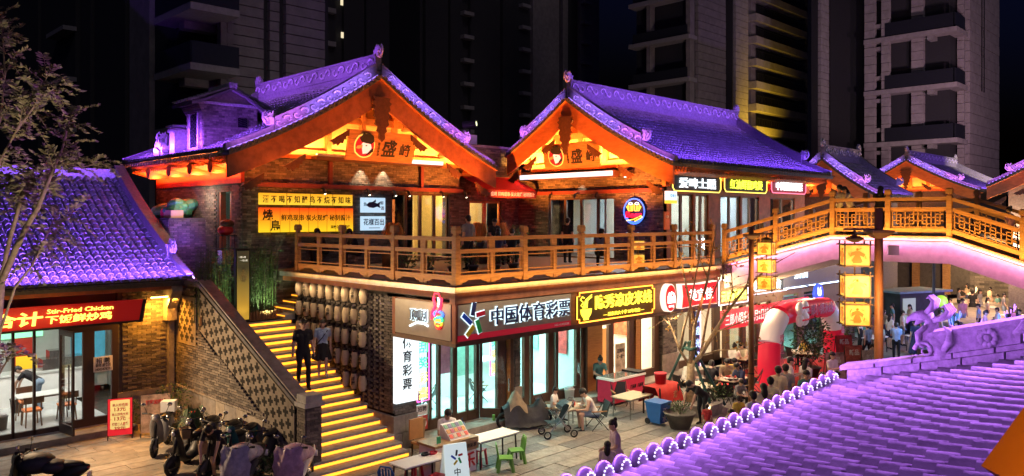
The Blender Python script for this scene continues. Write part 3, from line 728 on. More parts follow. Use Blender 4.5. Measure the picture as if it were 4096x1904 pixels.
# fascia around the terrace front
FT, FB = DZ - .42, 3.12
wall(MBD, 'y', Y0, X0 + .12, XE, FB, FT, m=mat('fascia_brown', (.2, .1, .045), .5, var=.25, scale=3, stretch=(.5, 1, 6)), th=.12, name='fascia')
wall(MBD, 'x', X0, Y0, 16.35, FB, FT, m=MATS['fascia_brown'], th=.12, name='fascia')
for (a, b) in (((X0 - .03, Y0 - .03), (X0 + .1, Y0 + .1)), ((X0 - .03, 16.27), (X0 + .1, 16.4)), ((XE - .2, Y0 - .02), (XE, Y0 + .14))):
    q = MB(); q.box(a[0], b[0], a[1], b[1], FB - .04, FT); obj('fascia_post', q, WOODR, MBD)
q = MB(); q.box(X0 - .02, XE, Y0 - .02, Y0 + .13, FB - .12, FB - .002); q.box(X0 - .02, X0 + .13, Y0 + .13, 16.4, FB - .12, FB - .002); obj('fascia_rail', q, BRONZE, MBD)
# shopfront on the platform
xf = lambda u, v=1500: pY(u, v, YF).x
q = MB(); q.box(12.95, 30, YF - .75, YF + .1, 0, ZP); obj('shop_step', q, STONE, MBD)
q = MB(); q.box(12.95, 29, YF, 21.4, ZP - .1, ZP + .004); obj('inner_floor', q, MATS['white_floor_tile'], MBD)
WALLC = mat('pale_mint_wall', (.62, .68, .66), .8, var=.05); WALLW = mat('warm_white_wall', (.7, .66, .58), .8, var=.05)
q = MB(); q.box(12.98, 20.3, 21.3, 21.4, ZP, 3.9); q.box(12.95, 13.0, YF, 21.3, ZP, 3.9); q.box(20.25, 20.3, YF + .1, 21.3, ZP, 3.9); obj('inner_wall', q, WALLC, MBD)
q = MB(); q.box(20.35, 29, 20.6, 20.7, ZP, 3.9); q.box(28.9, 29, YF, 20.6, ZP, 3.9); q.box(24.9, 24.95, YF + .1, 20.6, ZP, 3.9); obj('inner_wall', q, WALLW, MBD)
q = MB(); q.box(12.98, 29, YF, 21.3, 3.55, 3.6); obj('inner_ceiling', q, WHITE, MBD)
for x in (14.2, 16.2, 18.2, 19.6): lamp('shop_ceiling_lamp', 'AREA', (x, 18.9, 3.5), 66, (.45, 1, .93), aim=(x, 18.9, 0), size=1.2)
for x in (21.3, 23.4, 26.2): lamp('shop_ceiling_lamp', 'AREA', (x, 18.7, 3.5), 95, (1, .82, .56), aim=(x, 18.7, 0), size=1.2)
q = MB(); q.box(12.98, 28.9, YF - .06, YF + .14, 2.95, 3.56); obj('transom', q, BRONZE, MBD)
def mullion(u0, u1, m=BRONZE, d=.12): q = MB(); q.box(xf(u0), xf(u1), YF - d / 2, YF + d / 2, ZP, 2.96); return obj('mullion', q, m, MBD)
AMBW = mat('amber_panel_wood', (.42, .19, .05), .4, var=.2, scale=3, stretch=(1, 1, 8))
for a, b in ((1712, 1722), (1748, 1758), (1806, 1824), (1866, 1870), (1900, 1912), (1985, 2020), (2092, 2112), (2120, 2128), (2188, 2210), (2216, 2222), (2300, 2330), (2430, 2450), (2512, 2534), (2552, 2560), (2612, 2632)): mullion(a, b)
for a, b in ((2020, 2042), (2338, 2400), (2534, 2552)): mullion(a, b, AMBW, .22)
for a, b in ((2040, 2062), (2632, 2690)):
    q = MB(); q.box(xf(a), xf(b), YF - .2, YF, ZP, 2.95); obj('brick_pier', q, MORTAR, MBD)
    bricks(MBD, 'y', YF - .2, -1, xf(a), xf(b), .95, 2.95, L=.24); bricks(MBD, 'x', xf(a), -1, YF - .2, YF, .95, 2.95, L=.2)
    for z0, z1 in ((.2, .55), (.56, .92)): q = MB(); q.box(xf(a) - .04, xf(b) + .04, YF - .25, YF - .2, z0, z1); obj('stone_block', q, STONE, MBD)
for a, b in ((1672, 1712), (1722, 1748), (1758, 1806), (1824, 1866), (1870, 1900), (2062, 2092), (2128, 2188), (2222, 2300), (2450, 2512), (2560, 2612), (2695, 2760), (2775, 2850)):
    q = MB(); q.box(xf(a), xf(b), YF - .006, YF + .006, ZP + .1, 2.96); obj('window_pane', q, GLASS, MBD)
    q = MB(); q.box(xf(a), xf(b), YF - .05, YF + .05, ZP, ZP + .28); obj('kick_rail', q, BRONZE, MBD)
for a, b in ((2685, 2695), (2760, 2775), (2850, 2875)): mullion(a, b)
def leaf(u, d, W_, name='door_leaf', parent=MBD):
    a = V((xf(u), YF - .07, 0)); d = V((d[0], d[1], 0)).normalized(); q = MB()
    for t0, t1, z0, z1 in ((0, .09, ZP + .02, 2.85), (W_ - .09, W_, ZP + .02, 2.85), (.09, W_ - .09, ZP + .02, .5), (.09, W_ - .09, 2.72, 2.85)): q.prism([(t0, z0), (t1, z0), (t1, z1), (t0, z1)], a, d, (0, 0, 1), .05)
    l = obj(name, q, BRONZE, parent); q = MB(); q.prism([(.09, .5), (W_ - .09, .5), (W_ - .09, 2.72), (.09, 2.72)], a + V((0, 0, 0)), d, (0, 0, 1), .012); obj('pane', q, GLASS, l)
    for s in (-1, 1): n = d.cross(V((0, 0, 1))) * s * .06; q = MB(); q.bar(a + d * (W_ - .14) + n + V((0, 0, 1.0)), a + d * (W_ - .14) + n + V((0, 0, 1.35)), .025); obj('handle', q, CHROME, l)
leaf(1912, (.75, -.85), 1.0); leaf(2215, (.9, -.5), .95); leaf(2330, (-.2, -.9), .2)
# ------------------------------------------------------------------ wooden railings
def rail_run(parent, P, Q, n, zb0, zb1, post_first=True, post_last=True, lattice=False, sub=2, ph=1.34):
    """a run of posts, rails and panels from P to Q; the floor goes from zb0 to zb1"""
    P = V((P[0], P[1], 0)); Q = V((Q[0], Q[1], 0)); d = (Q - P); L = d.length; d /= L; nrm = V((d.y, -d.x, 0)); zf = lambda t: zb0 + (zb1 - zb0) * t / L
    at = lambda t, z: P + d * t + V((0, 0, zf(t) + z)); st = L / n
    for i in range(n + 1):
        if (i == 0 and not post_first) or (i == n and not post_last): continue
        t = i * st; z = zf(t); c = P + d * t; q = MB(); ang = math.atan2(d.y, d.x)
        q.cb((c.x, c.y, z + .57), (.14, .14, 1.22), ang); q.cb((c.x, c.y, z + 1.21), (.1, .1, .08), ang); q.cb((c.x, c.y, z + 1.3), (.17, .17, .14), ang); q.cb((c.x, c.y, z + 1.385), (.14, .14, .04), ang)
        obj('post', q, WOOD, parent)
    for i in range(n):
        a, b = i * st + .07, (i + 1) * st - .07
        for z, h, wd in ((1.1, .1, .11), (.8, .1, .09), (.17, .12, .09)): q = MB(); q.bar(at(a, z), at(b, z), wd, h); obj('rail', q, WOODH, parent)
        q = MB()
        if not lattice:
            m = (a + b) / 2; q.bar(at(m, -.02), at(m, .75), .085, .085); q.bar(at(m, .85), at(m, 1.05), .2, .06, up=nrm)
            obj('middle_post', q, WOOD, parent); q = MB()
            for lo, hi in ((a, m - .04), (m + .04, b)):
                for z in (.3, .67): q.bar(at(lo, z), at(hi, z), .025, .025)
                for t in (lo + .07, hi - .07): q.bar(at(t, .23), at(t, .75), .022, .022)
                for e, sg in ((lo, 1), (hi, -1)):
                    q.prism([(0, 0), (sg * .3, 0), (sg * .22, -.05), (sg * .12, -.06), (sg * .08, -.12), (0, -.14)] if sg > 0 else [(0, 0), (0, -.14), (-.08, -.12), (-.12, -.06), (-.22, -.05), (-.3, 0)], at(e, .108) - nrm * .03, d, (0, 0, 1), .05)
            obj('panel_bars', q, WOODH, parent)
        else:
            q2 = MB(); lo, hi = a + .06, b - .06; z0, z1 = .26, .74; W_ = hi - lo
            X_ = lambda f: lo + W_ * f; Zz = lambda f: z0 + (z1 - z0) * f; bw = .028
            def H(f0, f1, z): q2.bar(at(X_(f0), Zz(z)), at(X_(f1), Zz(z)), bw, bw)
            def Vv(f, za, zb): q2.bar(at(X_(f), Zz(za)), at(X_(f), Zz(zb)), bw, bw)
            for f in (0, 1): Vv(f, -.05, 1.05)
            for z in (0, 1): H(0, 1, z)
            nb = max(3, round(W_ / .38))
            for k in range(nb):
                f0, f1 = k / nb, (k + 1) / nb; f = lambda x: f0 + (f1 - f0) * x; up = k % 2
                Vv(f1, 0, 1); Vv(f(.33), 0 if up else .2, .8 if up else 1); Vv(f(.66), .2 if up else 0, 1 if up else .8)
                for z, x0, x1 in ((.2, 0, .66), (.4, .33, 1), (.6, 0, .66), (.8, .33, 1)): H(f(x0), f(x1), z if up else 1 - z)
            obj('lattice_panel', q2, WOODH, parent)
RL = thing('terrace_railing', 'wooden post and rail balustrade around the corner terrace', 'railing', (X0 + .1, Y0 + .1, DZ))
rail_run(RL, (X0 + .1, Y0 + .1), (X0 + .1, 21.35), 3, DZ, DZ)
rail_run(RL, (X0 + .1, Y0 + .1), (XE - .2, Y0 + .1), 5, DZ, DZ, post_first=False)
# ------------------------------------------------------------------ the bridge over the lane
BR = thing('arched_footbridge', 'arched footbridge with amber lattice balustrade and pink lit beam', 'bridge', (26, 10, 0))
XB = 25.; by = [14.3, 10.45, 7.05, 3.4, .6, -3.]; bz = [4.45, 5.52, 5.52, 4.26, 3.3, 2.1]
for xx, lbl in ((XB, 0), (XB + 2.8, 1)):
    for i, n in ((0, 2), (1, 2), (2, 2), (3, 2)): rail_run(BR, (xx, by[i]), (xx, by[i + 1]), n, bz[i], bz[i + 1], post_first=(i == 0), lattice=True)
q = MB()
P = [[V((x, y, z + .0)) for x in (XB - .06, XB + 2.9)] for y, z in zip(by, bz)]; q.grid(P); obj('bridge_deck', q, MATS['terrace_boards'], BR)
BP = mat('bridge_plaster', (.5, .43, .36), .8, var=.15, scale=4)
under = [3.55, 4.72, 4.72, 3.5, 2.55, 1.4]
for x0, x1 in ((XB - .02, XB + .1), (XB + 2.75, XB + 2.88)):
    q = MB()
    for i in range(5):
        q.add([(x, y, z) for x in (x0, x1) for y, z in ((by[i], bz[i] - .12), (by[i + 1], bz[i + 1] - .12), (by[i + 1], under[i + 1]), (by[i], under[i]))], [(0, 1, 2, 3), (7, 6, 5, 4), (0, 4, 5, 1), (3, 2, 6, 7)])
    obj('side_beam', q, BP, BR)
q = MB(); q.grid([[V((x, y, z + .02)) for x in (XB, XB + 2.86)] for y, z in zip(by, under)]); obj('underside', q, BP, BR)
q = MB(); q2 = MB()
for i in range(5):
    q.bar((XB - .08, by[i], bz[i] - .05), (XB - .08, by[i + 1], bz[i + 1] - .05), .2, .09); q.bar((XB - .02, by[i], bz[i] - .13), (XB - .02, by[i + 1], bz[i + 1] - .13), .1, .06)
    q2.bar((XB - .13, by[i], bz[i] - .115), (XB - .13, by[i + 1], bz[i + 1] - .115), .03, .02)
obj('edge_board', q, WOODH, BR); obj('light_strip', q2, emi('led_pink', (1, .3, .85), 5, True), BR)
for i in range(4):
    A, B = V((XB - .3, by[i], bz[i] - .08)), V((XB - .3, by[i + 1], bz[i + 1] - .08)); L_ = (B - A).length; strip_lamp('pink_beam_wash', A, B, (.55, 0, -1), 3.2 * L_, (1, .3, .75)); strip_lamp('amber_rail_wash', A + V((-.25, 0, .02)), B + V((-.25, 0, .02)), (.55, 0, 1), 9 * L_, (1, .46, .08))
for A, B, e in (((X0 - .4, Y0 - .2, DZ - .1), (X0 - .4, 21.3, DZ - .1), 9), ((X0, Y0 - .45, DZ - .1), (XE, Y0 - .45, DZ - .1), 46)): strip_lamp('amber_rail_wash', A, B, (.5, 0, 1) if A[0] == B[0] else (0, .5, 1), e, (1, .48, .1))
strip_lamp('fascia_wash', (X0 + .1, Y0 - .3, DZ - .3), (XE, Y0 - .3, DZ - .3), (0, .12, -1), 11, (1, .78, .5)); strip_lamp('paving_fill_strip', (X0 + .2, Y0 - .1, FB - .14), (XE, Y0 - .1, FB - .14), (0, -.35, -1), 140, (1, .72, .44)); strip_lamp('fascia_wash', (X0 - .3, Y0 + .1, DZ - .3), (X0 - .3, 16.3, DZ - .3), (.12, 0, -1), 5, (1, .75, .5)); strip_lamp('lantern_wall_fill', (X0 - .25, 16.7, DZ - .35), (X0 - .25, 21.3, DZ - .35), (.1, 0, -1), 8, (1, .7, .4))  # paving and lantern wall strips are added fill without fixtures
q = MB(); q.box(XB - .1, XB + 2.95, -3.4, .9, 0, 2.0); obj('abutment', q, STONE2, BR)
# ------------------------------------------------------------------ pavilions
LEDV = emi('led_ridge_violet', (.42, .22, 1), 1.6, True); LEDP = emi('led_ridge_pink', (1, .25, .8), 4, True)
ORP = mat('ochre_plaster', (.7, .55, .25), .8, var=.1)
CARV = mat('dark_carved_wood', (.1, .04, .018), .6, var=.3, scale=12, bump=.5, bscale=25)
def bargeboards(parent, fr, sides, depth=.72, s0=-.03, s1=.05, m=None):
    for sg, w, z, cut in sides:
        n = 14; q = MB(); T = [i / n * w * cut for i in range(n + 1)]
        lo = lambda t: z(t) - .16 - depth * (1.12 - .25 * t / w); hi = lambda t: z(t) - .13
        R_ = [[fr(s0, sg * t, lo(t)), fr(s1, sg * t, lo(t)), fr(s1, sg * t, hi(t)), fr(s0, sg * t, hi(t)), fr(s0, sg * t, lo(t))] for t in T]
        q.grid(R_); q.add(R_[-1][:4], [(0, 1, 2, 3)]); obj('bargeboard', q, m or WOODR, parent)
def pendant(parent, fr, z, k=1.):
    """the carved hanging fish board under a gable's peak"""
    O = fr(-.1, 0, 0); ex = (fr(0, 1, 0) - fr(0, 0, 0)); q = MB()
    half = [(.0, 0), (.34, -.02), (.3, -.14), (.4, -.2), (.3, -.3), (.34, -.42), (.26, -.5), (.33, -.66), (.24, -.78), (.28, -.92), (.16, -1.02), (.2, -1.14), (.1, -1.24), (.12, -1.38), (.0, -1.5)]
    poly = [(x * k, y * k) for x, y in half] + [(-x * k, y * k) for x, y in half[-2:0:-1]]
    q.prism(poly[::-1], O + V((0, 0, z)), ex, (0, 0, 1), .07)
    nn = (fr(-1, 0, 0) - fr(0, 0, 0)) * .03
    for yy, r in ((-.35, .2), (-.72, .16), (-1.05, .1)):
        q.tube([O + nn + ex * (r * k * math.cos(a)) + V((0, 0, z + yy * k + r * k * math.sin(a))) for a in [i * pi / 4 for i in range(9)]], .035 * k, 5)
    obj('gable_pendant', q, CARV, parent)
def cloud_bracket(parent, fr, sg, t, z, k=.6):
    ex = (fr(0, 1, 0) - fr(0, 0, 0)) * sg; q = MB(); P = [(-.9, .62), (.9, -.42), (.6, -.5), (.5, -.68), (.25, -.55), (.15, -.72), (-.1, -.45), (-.3, -.5), (-.42, -.2), (-.62, -.2), (-.6, .05), (-.85, .12)]
    q.prism([(x * k, y * k) for x, y in P], fr(-.08, sg * t, z), ex, (0, 0, 1), .05); obj('cloud_bracket', q, CARV, parent)
def pavilion(parent, fr, L, wl, wr, zr, ze, wall_s, zw, tl, tiled, nparts, cutl=1., cutr=1., board=None, led=LEDV, pitch=.234, glow=5.):
    z1, z2 = prof(zr, ze, wl), prof(zr, ze, wr); WL, WR = wl * cutl, wr * cutr
    zl = z1; zr_ = z2; S = [(-1, WL, zl), (1, WR, zr_)]
    roof_sheet(parent, fr, -.14, L + .14, S, board or WOODR)
    cols = [.36 + i * pitch for i in range(int((L - .5) / pitch))]
    for sg, w, z in S:
        if sg in tiled: tile_field(parent, fr, cols, sg, w, z, .2, .27, nparts, scale=1.1, pans=nparts > 0)
        else: tile_field(parent, fr, cols[:2], sg, w, z, .2, .27, 0, pans=False, scale=1.1)
    gable_ridges(parent, fr, S, led=led, glow=glow); verge_caps(parent, fr, S)
    far = lambda s, t, z: fr(L - s, t, z); gable_ridges(parent, far, [x for x in S if x[0] in tiled])
    main_ridge(parent, fr, .05, L - .05, zr + .12)
    a = fr(-1, 0, 0) - fr(0, 0, 0); beast(parent, fr(.1, 0, zr + .6), a, .58, 'ridge_finial'); beast(parent, fr(L - .1, 0, zr + .6), -a, .58, 'ridge_finial')
    bargeboards(parent, fr, [(-1, wl, z1, cutl), (1, wr, z2, cutr)], m=board)
    pendant(parent, fr, zr - .75)
    for sg, w, z in S:
        for f in (.34, .66, .9):
            t = w * f; q = MB(); q.tube([fr(.04, sg * t, z(t) - .42), fr(wall_s + .1, sg * t, z(t) - .42)], .13, 10); obj('purlin_end', q, board or WOODR, parent)
        for f in (.3, .6, .86): cloud_bracket(parent, fr, sg, w * f, z(w * f) - 1.16, .42)
        n = int(w / .33)
        q = MB()
        for i in range(n):
            s = .12 + i * (wall_s - .1) / n
        for i in range(5):
            s = .1 + i * wall_s / 5; swept(q, fr, s, s + .07, sg, .1, w - .05, z, -.24, -.145)
        obj('rafters', q, board or WOODR, parent, kind='stuff')
    # pediment behind the boards
    q = MB(); P = [(-WL * .86, zw)] + [(sg * w * f, z(w * f) - .2) for sg, w, z, fs in ((-1, WL, zl, (.86, .6, .3)), (1, WR, zr_, (0, .3, .6, .86))) for f in fs] + [(WR * .86, zw)]
    ex = fr(0, 1, 0) - fr(0, 0, 0); q.prism(P[::-1], fr(wall_s, 0, 0), ex, (0, 0, 1), -.15); obj('pediment', q, ORP, parent)
    q = MB()
    for z_, w_, h_ in ((zw + .12, .8, .3), (zw + (zr - zw) * .48, .44, .24), (zr - .95, .16, .16)): q.bar(fr(wall_s - .08, -WL * w_, z_), fr(wall_s - .08, WR * w_, z_), .16, h_)
    for t in (-.5, .5): q.bar(fr(wall_s - .1, WR * t * .5, zw + .2), fr(wall_s - .1, WR * t * .5, zw + (zr - zw) * .6), .2, .16)
    q.bar(fr(wall_s - .1, 0, zw), fr(wall_s - .1, 0, zr - .3), .22, .16); obj('pediment_beams', q, mat('orange_beam', (.45, .16, .05), .6, var=.25), parent)
def rafter_row(parent, A, B, out, z, n, m=None):
    A = V(A); B = V(B); q = MB(); o = V(out)
    for i in range(n):
        p = A.lerp(B, (i + .5) / n); q.bar((p.x, p.y, z), (p.x + o.x * .75, p.y + o.y * .75, z - .18), .08, .09)
    obj('rafter_ends', q, m or WOODR, parent, kind='stuff')

# --- grill house pavilion, gable over the terrace
PL = thing('grill_pavilion', 'gabled grill house with violet roof and wide wooden bargeboards over the terrace', 'building', (15.4, 22.8, DZ))
frL = pfr((15.4, 21.7), (0, 1), (1, 0)); YG = 22.8
pavilion(PL, frL, 8.5, 5.3, 5.4, 10.85, 8.0, 1.1, 8.0, None, (-1,), 200)
xg = lambda u: pY(u, 872, YG).x
hl = [(xg(1568), xg(1795), DZ, 6.95), (xg(1800), xg(1838), DZ, 7.0)]
wall(PL, 'y', YG, 11.1, 19.9, 2.9, 8.0, hl)
bricks(PL, 'y', YG, -1, 11.1, 19.9, 3.0, 7.95, inside=notin(hl), n_parts=150)
hs = [(23.55, 24.45, 4.45, 6.9)]
wall(PL, 'x', 11.1, YG, 29.6, 2.9, 7.5, hs); bricks(PL, 'x', 11.1, -1, YG, 29.6, 3.0, 7.1, inside=notin(hs), n_parts=60)
q = MB(); q.box(11.0, 11.12, YG - .1, 29.4, 7.12, 7.5); obj('eave_beam', q, mat('red_beam', (.4, .05, .02), .6, var=.2), PL)
for y in (23.4, 24.9, 26.6, 28.4): q = MB(); q.tube([(10.35, y, 7.62), (11.2, y, 7.62)], .19, 12); obj('beam_end', q, WOODR, PL)
rafter_row(PL, (10.35, 21.9, 0), (10.35, 30, 0), (.9, 0), 7.72, 44); rafter_row(PL, (10.3, 21.9, 0), (10.3, 30, 0), (.9, 0), 7.9, 44)
q = MB(); q.box(11.15, 11.3, 23.6, 23.75, 4.45, 6.85); q.box(11.12, 11.3, 24.35, 24.45, 4.45, 6.9); obj('side_door_frame', q, WOODR, PL)
q = MB(); q.box(11.3, 11.33, 23.75, 24.35, 4.45, 6.85); obj('side_door_pane', q, GLASSD, PL)
q = MB(); q.box(11.4, 19.8, 27.5, 27.6, DZ, 7.9); obj('inner_wall', q, WALLW, PL)
q = MB(); q.box(11.35, 19.85, YG + .25, 27.5, DZ - .05, DZ + .004); obj('inner_floor', q, WOODD, PL)
lamp('grill_room_lamp', 'AREA', (17.3, 24.6, 7.6), 220, (1, .62, .28), aim=(17.3, 24.6, 4), size=.9)
lamp('side_room_lamp', 'POINT', (12.2, 24.2, 6.6), 14, (.45, 1, .9), soft=.2)
q = MB(); q.box(11.3, 19.9, YG + .2, 27.5, 7.85, 7.9); q.box(11.4, 14.2, YG + .21, YG + .25, DZ, 7.8); q.box(13.4, 13.5, YG + .25, 27.5, DZ, 7.8); obj('inner_ceiling', q, WOODD, PL)
# canopy beam, fascia beams and posts on the gable
q = MB(); q.box(xg(1235), xg(1740), YG - .5, YG, 7.95, 8.06); obj('canopy', q, WOODD, PL)
q = MB(); q.box(xg(1235), xg(1740), YG - .52, YG - .44, 8.065, 8.14); obj('canopy_edge', q, mat('pale_metal', (.55, .58, .58), .3, metal=.6), PL)
q = MB(); q.box(xg(1550), xg(1735), YG - .55, YG - .525, 8.0, 8.13); obj('canopy_lamp', q, emi('cool_lamp', (.75, .9, 1), 1.2), PL)
q = MB(); q.box(11.05, 19.95, YG - .2, YG - .05, 7.02, 7.16); obj('fascia_beam', q, mat('maroon_steel', (.16, .035, .03), .5, var=.2), PL)
for u in (1315, 1680): q = MB(); q.box(xg(u) - .06, xg(u) + .06, YG - .15, YG - .05, 7.17, 7.94); obj('canopy_post', q, MATS['maroon_steel'], PL)
for u in (1275, 1453, 1558, 1613, 1748, 1840):
    p = V((xg(u), YG - .3, 7.0)); q = MB(); q.box(p.x - .015, p.x + .015, p.y, p.y + .15, 7.0, 7.04); q.tube([p, p + V((.02, -.06, -.16))], .05, 8); h = obj('spot_lamp', q, BLACK, PL)
    q = MB(); q.tube([p + V((.02, -.06, -.162)), p + V((.021, -.063, -.168))], .038, 8); obj('lens', q, emi('spot_lens', (1, .8, .5), 6), h)
for u, v in ((1440, 700), (1530, 700)): lamp('canopy_downlight', 'SPOT', (xg(u), YG - .25, 7.92), 50, (1, .75, .45), aim=(xg(u), YG - .02, 6.9), spot=70, soft=.03)
# glazing of the grill house front
def glaze(parent, axis, plane, spans, z0, z1, frame, fw=.06, gm=GLASSD):
    for a, b in spans:
        q = MB()
        for c, d, e, f in ((a, a + fw, z0, z1), (b - fw, b, z0, z1), (a + fw, b - fw, z0, z0 + fw), (a + fw, b - fw, z1 - fw, z1)):
            (q.box(plane - .04, plane + .04, c, d, e, f) if axis == 'x' else q.box(c, d, plane - .04, plane + .04, e, f))
        o = obj('window_frame', q, frame, parent); q = MB()
        (q.box(plane - .006, plane + .006, a + fw, b - fw, z0 + fw, z1 - fw) if axis == 'x' else q.box(a + fw, b - fw, plane - .006, plane + .006, z0 + fw, z1 - fw)); obj('pane', q, gm, o)
a, b = hl[0][:2]; st = (b - a) / 4
glaze(PL, 'y', YG + .1, [(a + st * i, a + st * (i + 1)) for i in (0, 1, 2, 3)], DZ, 6.95, WOODD)
q = MB()
for z in (5.3, 5.85, 6.4): q.box(16.9, 18.9, 25.6, 25.9, z, z + .04)
for x in (16.9, 17.9, 18.9): q.box(x - .03, x + .03, 25.6, 25.9, DZ, 6.8)
sh = obj('liquor_shelf', q, WOODR, PL)
for i in range(18):
    x = 17.0 + (i % 9) * .22; z = (5.34, 5.89)[i // 9]; q = MB(); q.lathe((x, 25.75, z), [(.045, 0), (.045, .2), (.018, .26), (.018, .34)], 6); obj('bottle', q, RND.choice((RED, WHITE, WOODD)), sh)

# --- dormer on the violet slope
DM = thing('brick_dormer', 'small brick gabled dormer with lattice window on the violet roof', 'dormer', (11.4, 25.1, 8.2))
wall(DM, 'y', 24.5, 10.62, 12.45, 7.9, 9.72, th=1.2); bricks(DM, 'y', 24.5, -1, 10.62, 12.45, 8.0, 9.72, inside=lambda u, z: z < 9.85 and not (11.75 < u < 12.1 and 9.0 < z < 9.35), L=.2)
bricks(DM, 'x', 10.62, -1, 24.5, 25.7, 8.1, 9.7, inside=lambda y, z: not (24.82 < y < 25.4 and 8.3 < z < 9.45), L=.2)
q = MB(); q.box(10.585, 10.64, 24.85, 25.38, 8.32, 9.43); q.box(11.78, 12.08, 24.47, 24.52, 9.03, 9.33); obj('window_dark', q, DARKWIN, DM)
q = MB()
for k in range(9):
    for s in (-1, 1): z = 8.38 + k * .12; q.bar((10.57, 25.11 - s * .25, z - .05), (10.57, 25.11 + s * .25, z + .2), .014)
for k in range(4):
    for s in (-1, 1): q.bar((11.93 - s * .14, 24.455, 9.08 + k * .07), (11.93 + s * .14, 24.455, 9.14 + k * .07), .012)
obj('window_lattice', q, BLACK, DM)
q = MB()
for y0, y1, z0, z1 in ((24.76, 24.85, 8.22, 9.53), (25.38, 25.47, 8.22, 9.53), (24.85, 25.38, 9.43, 9.53), (24.85, 25.38, 8.22, 8.32)): q.box(10.56, 10.6, y0, y1, z0, z1)
q.box(10.5, 12.5, 24.42, 25.8, 9.7, 9.78); obj('window_surround', q, RIDGE, DM)
for k in range(6):
    q = MB(); o = .03 * k; q.box(10.56 - o, 10.62, 24.46 - o * .3, 25.76 + o * .3, 9.42 + k * .05, 9.465 + k * .05); obj('corbel_course', q, BRK[k % 3], DM)
q = MB(); c = [(10.2, 9.72), (10.62, 9.85), (11.1, 10.08), (11.55, 10.3), (12.0, 10.1), (12.5, 9.75), (12.9, 9.5)]
q.prism([(x, z) for x, z in c] + [(x, z - .1) for x, z in c[::-1]], (0, 24.35, 0), (1, 0, 0), (0, 0, 1), -1.55); obj('dormer_roof', q, TILED, DM)
q = MB(); q.prism([(10.62, 9.7), (12.45, 9.7), (12.0, 9.98), (11.55, 10.18), (11.1, 9.97)], (0, 24.49, 0), (1, 0, 0), (0, 0, 1), -1.2); obj('dormer_gable', q, BRK[0], DM)
fd = lambda s, t, z: V((11.55 + t, 24.35 + s, z)); dz_ = lambda t: 10.32 - .42 * abs(t)
for i in range(5):
    for sg in (-1, 1):
        for k in range(5):
            t = .1 + k * .26; p = fd(.1 + i * .3, sg * t, dz_(t)); M = Matrix.Translation(fd(.12 + i * .3, sg * (t + .26), dz_(t + .26) - .01)) @ Matrix((V((-sg, 0, .42)).normalized(), V((0, 1, 0)) * (-sg), V((sg * .42, 0, 1)).normalized())).transposed().to_4x4()
            inst('tile', BARREL[0], M, DM)
q = MB(); q.box(11.43, 11.67, 24.3, 25.95, 10.28, 10.44); obj('dormer_ridge', q, RIDGE, DM)
q = MB(); q.box(10.35, 10.75, 26.1, 26.5, 7.9, 8.9); q.box(10.3, 10.8, 26.05, 26.55, 8.9, 9.0); q.box(10.25, 10.85, 26.0, 26.6, 9.06, 9.12)
solo('brick_chimney', q, RIDGE, 'short square chimney stack beside the brick dormer', 'chimney', (10.55, 26.3, 7.9))
bst = thing('roof_ornament', 'leafy clay scroll ornament on the violet slope behind the chimney', 'roof ornament', (10.4, 27.3, 7.9)); beast(bst, (10.4, 27.3, 8.0), (0, 1), 1.0, 'scroll')

# --- beer house pavilion
PR = thing('beer_pavilion', 'long gabled beer house with violet roof and orange bargeboards above the terrace', 'building', (24, 20, DZ))
frR = pfr((23.06, 20.), (1, 0), (0, -1)); XG = 24.
ORB = mat('orange_wood', (.45, .15, .05), .5, var=.25, scale=2.5, stretch=(1, 1, 3))
pavilion(PR, frR, 13.1, 4.9, 4.85, 10.75, 8.0, .95, 8.0, None, (1,), 300, cutl=.68, board=ORB)
yr = lambda u: pX(u, 872, XG).y
hr = [(yr(2457), yr(2195), DZ, 6.85)]
wall(PR, 'x', XG, 16.2, 23.6, DZ, 8.0, hr); bricks(PR, 'x', XG, -1, 16.2, 23.6, DZ, 7.75, inside=notin(hr))
q = MB(); q.box(XG + 3.4, XG + 3.5, 16.4, 23.4, DZ, 7.8); obj('inner_wall', q, mat('cool_grey_wall', (.55, .58, .58), .8, var=.05), PR)
q = MB(); q.box(XG + .2, 36, 16.25, 23.5, DZ - .04, DZ + .004); obj('inner_floor', q, WOODD, PR)
lamp('beer_room_lamp', 'AREA', (25.6, 20, 7.5), 110, (.85, .95, 1), aim=(25.6, 20, 4), size=1.)
a, b = hr[0][:2]; st = (b - a) / 4; glaze(PR, 'x', XG + .1, [(a + st * i, a + st * (i + 1)) for i in range(4)], DZ, 6.85, WOODD)
q = MB(); q.box(XG - .45, XG, yr(2480), yr(2112), 7.62, 7.86); obj('canopy', q, WOODD, PR)
q = MB(); q.box(XG - .5, XG - .455, yr(2480), yr(2112), 7.66, 7.84); obj('canopy_lamp', q, MATS['cool_lamp'], PR)
q = MB(); q.box(XG - .2, XG - .05, 16.15, 23.5, 7.0, 7.14); obj('fascia_beam', q, MATS['maroon_steel'], PR)
for u in (2220, 2320, 2405):
    p = V((XG - .3, yr(u), 7.0)); q = MB(); q.tube([p, p + V((-.06, 0, -.16))], .05, 8); q.box(p.x, p.x + .15, p.y - .015, p.y + .015, 7.0, 7.04); obj('spot_lamp', q, BLACK, PR)
lamp('canopy_downlight', 'SPOT', (XG - .3, yr(2330), 7.58), 14, (1, .8, .55), aim=(XG, yr(2330), 6.6), spot=70, soft=.03)
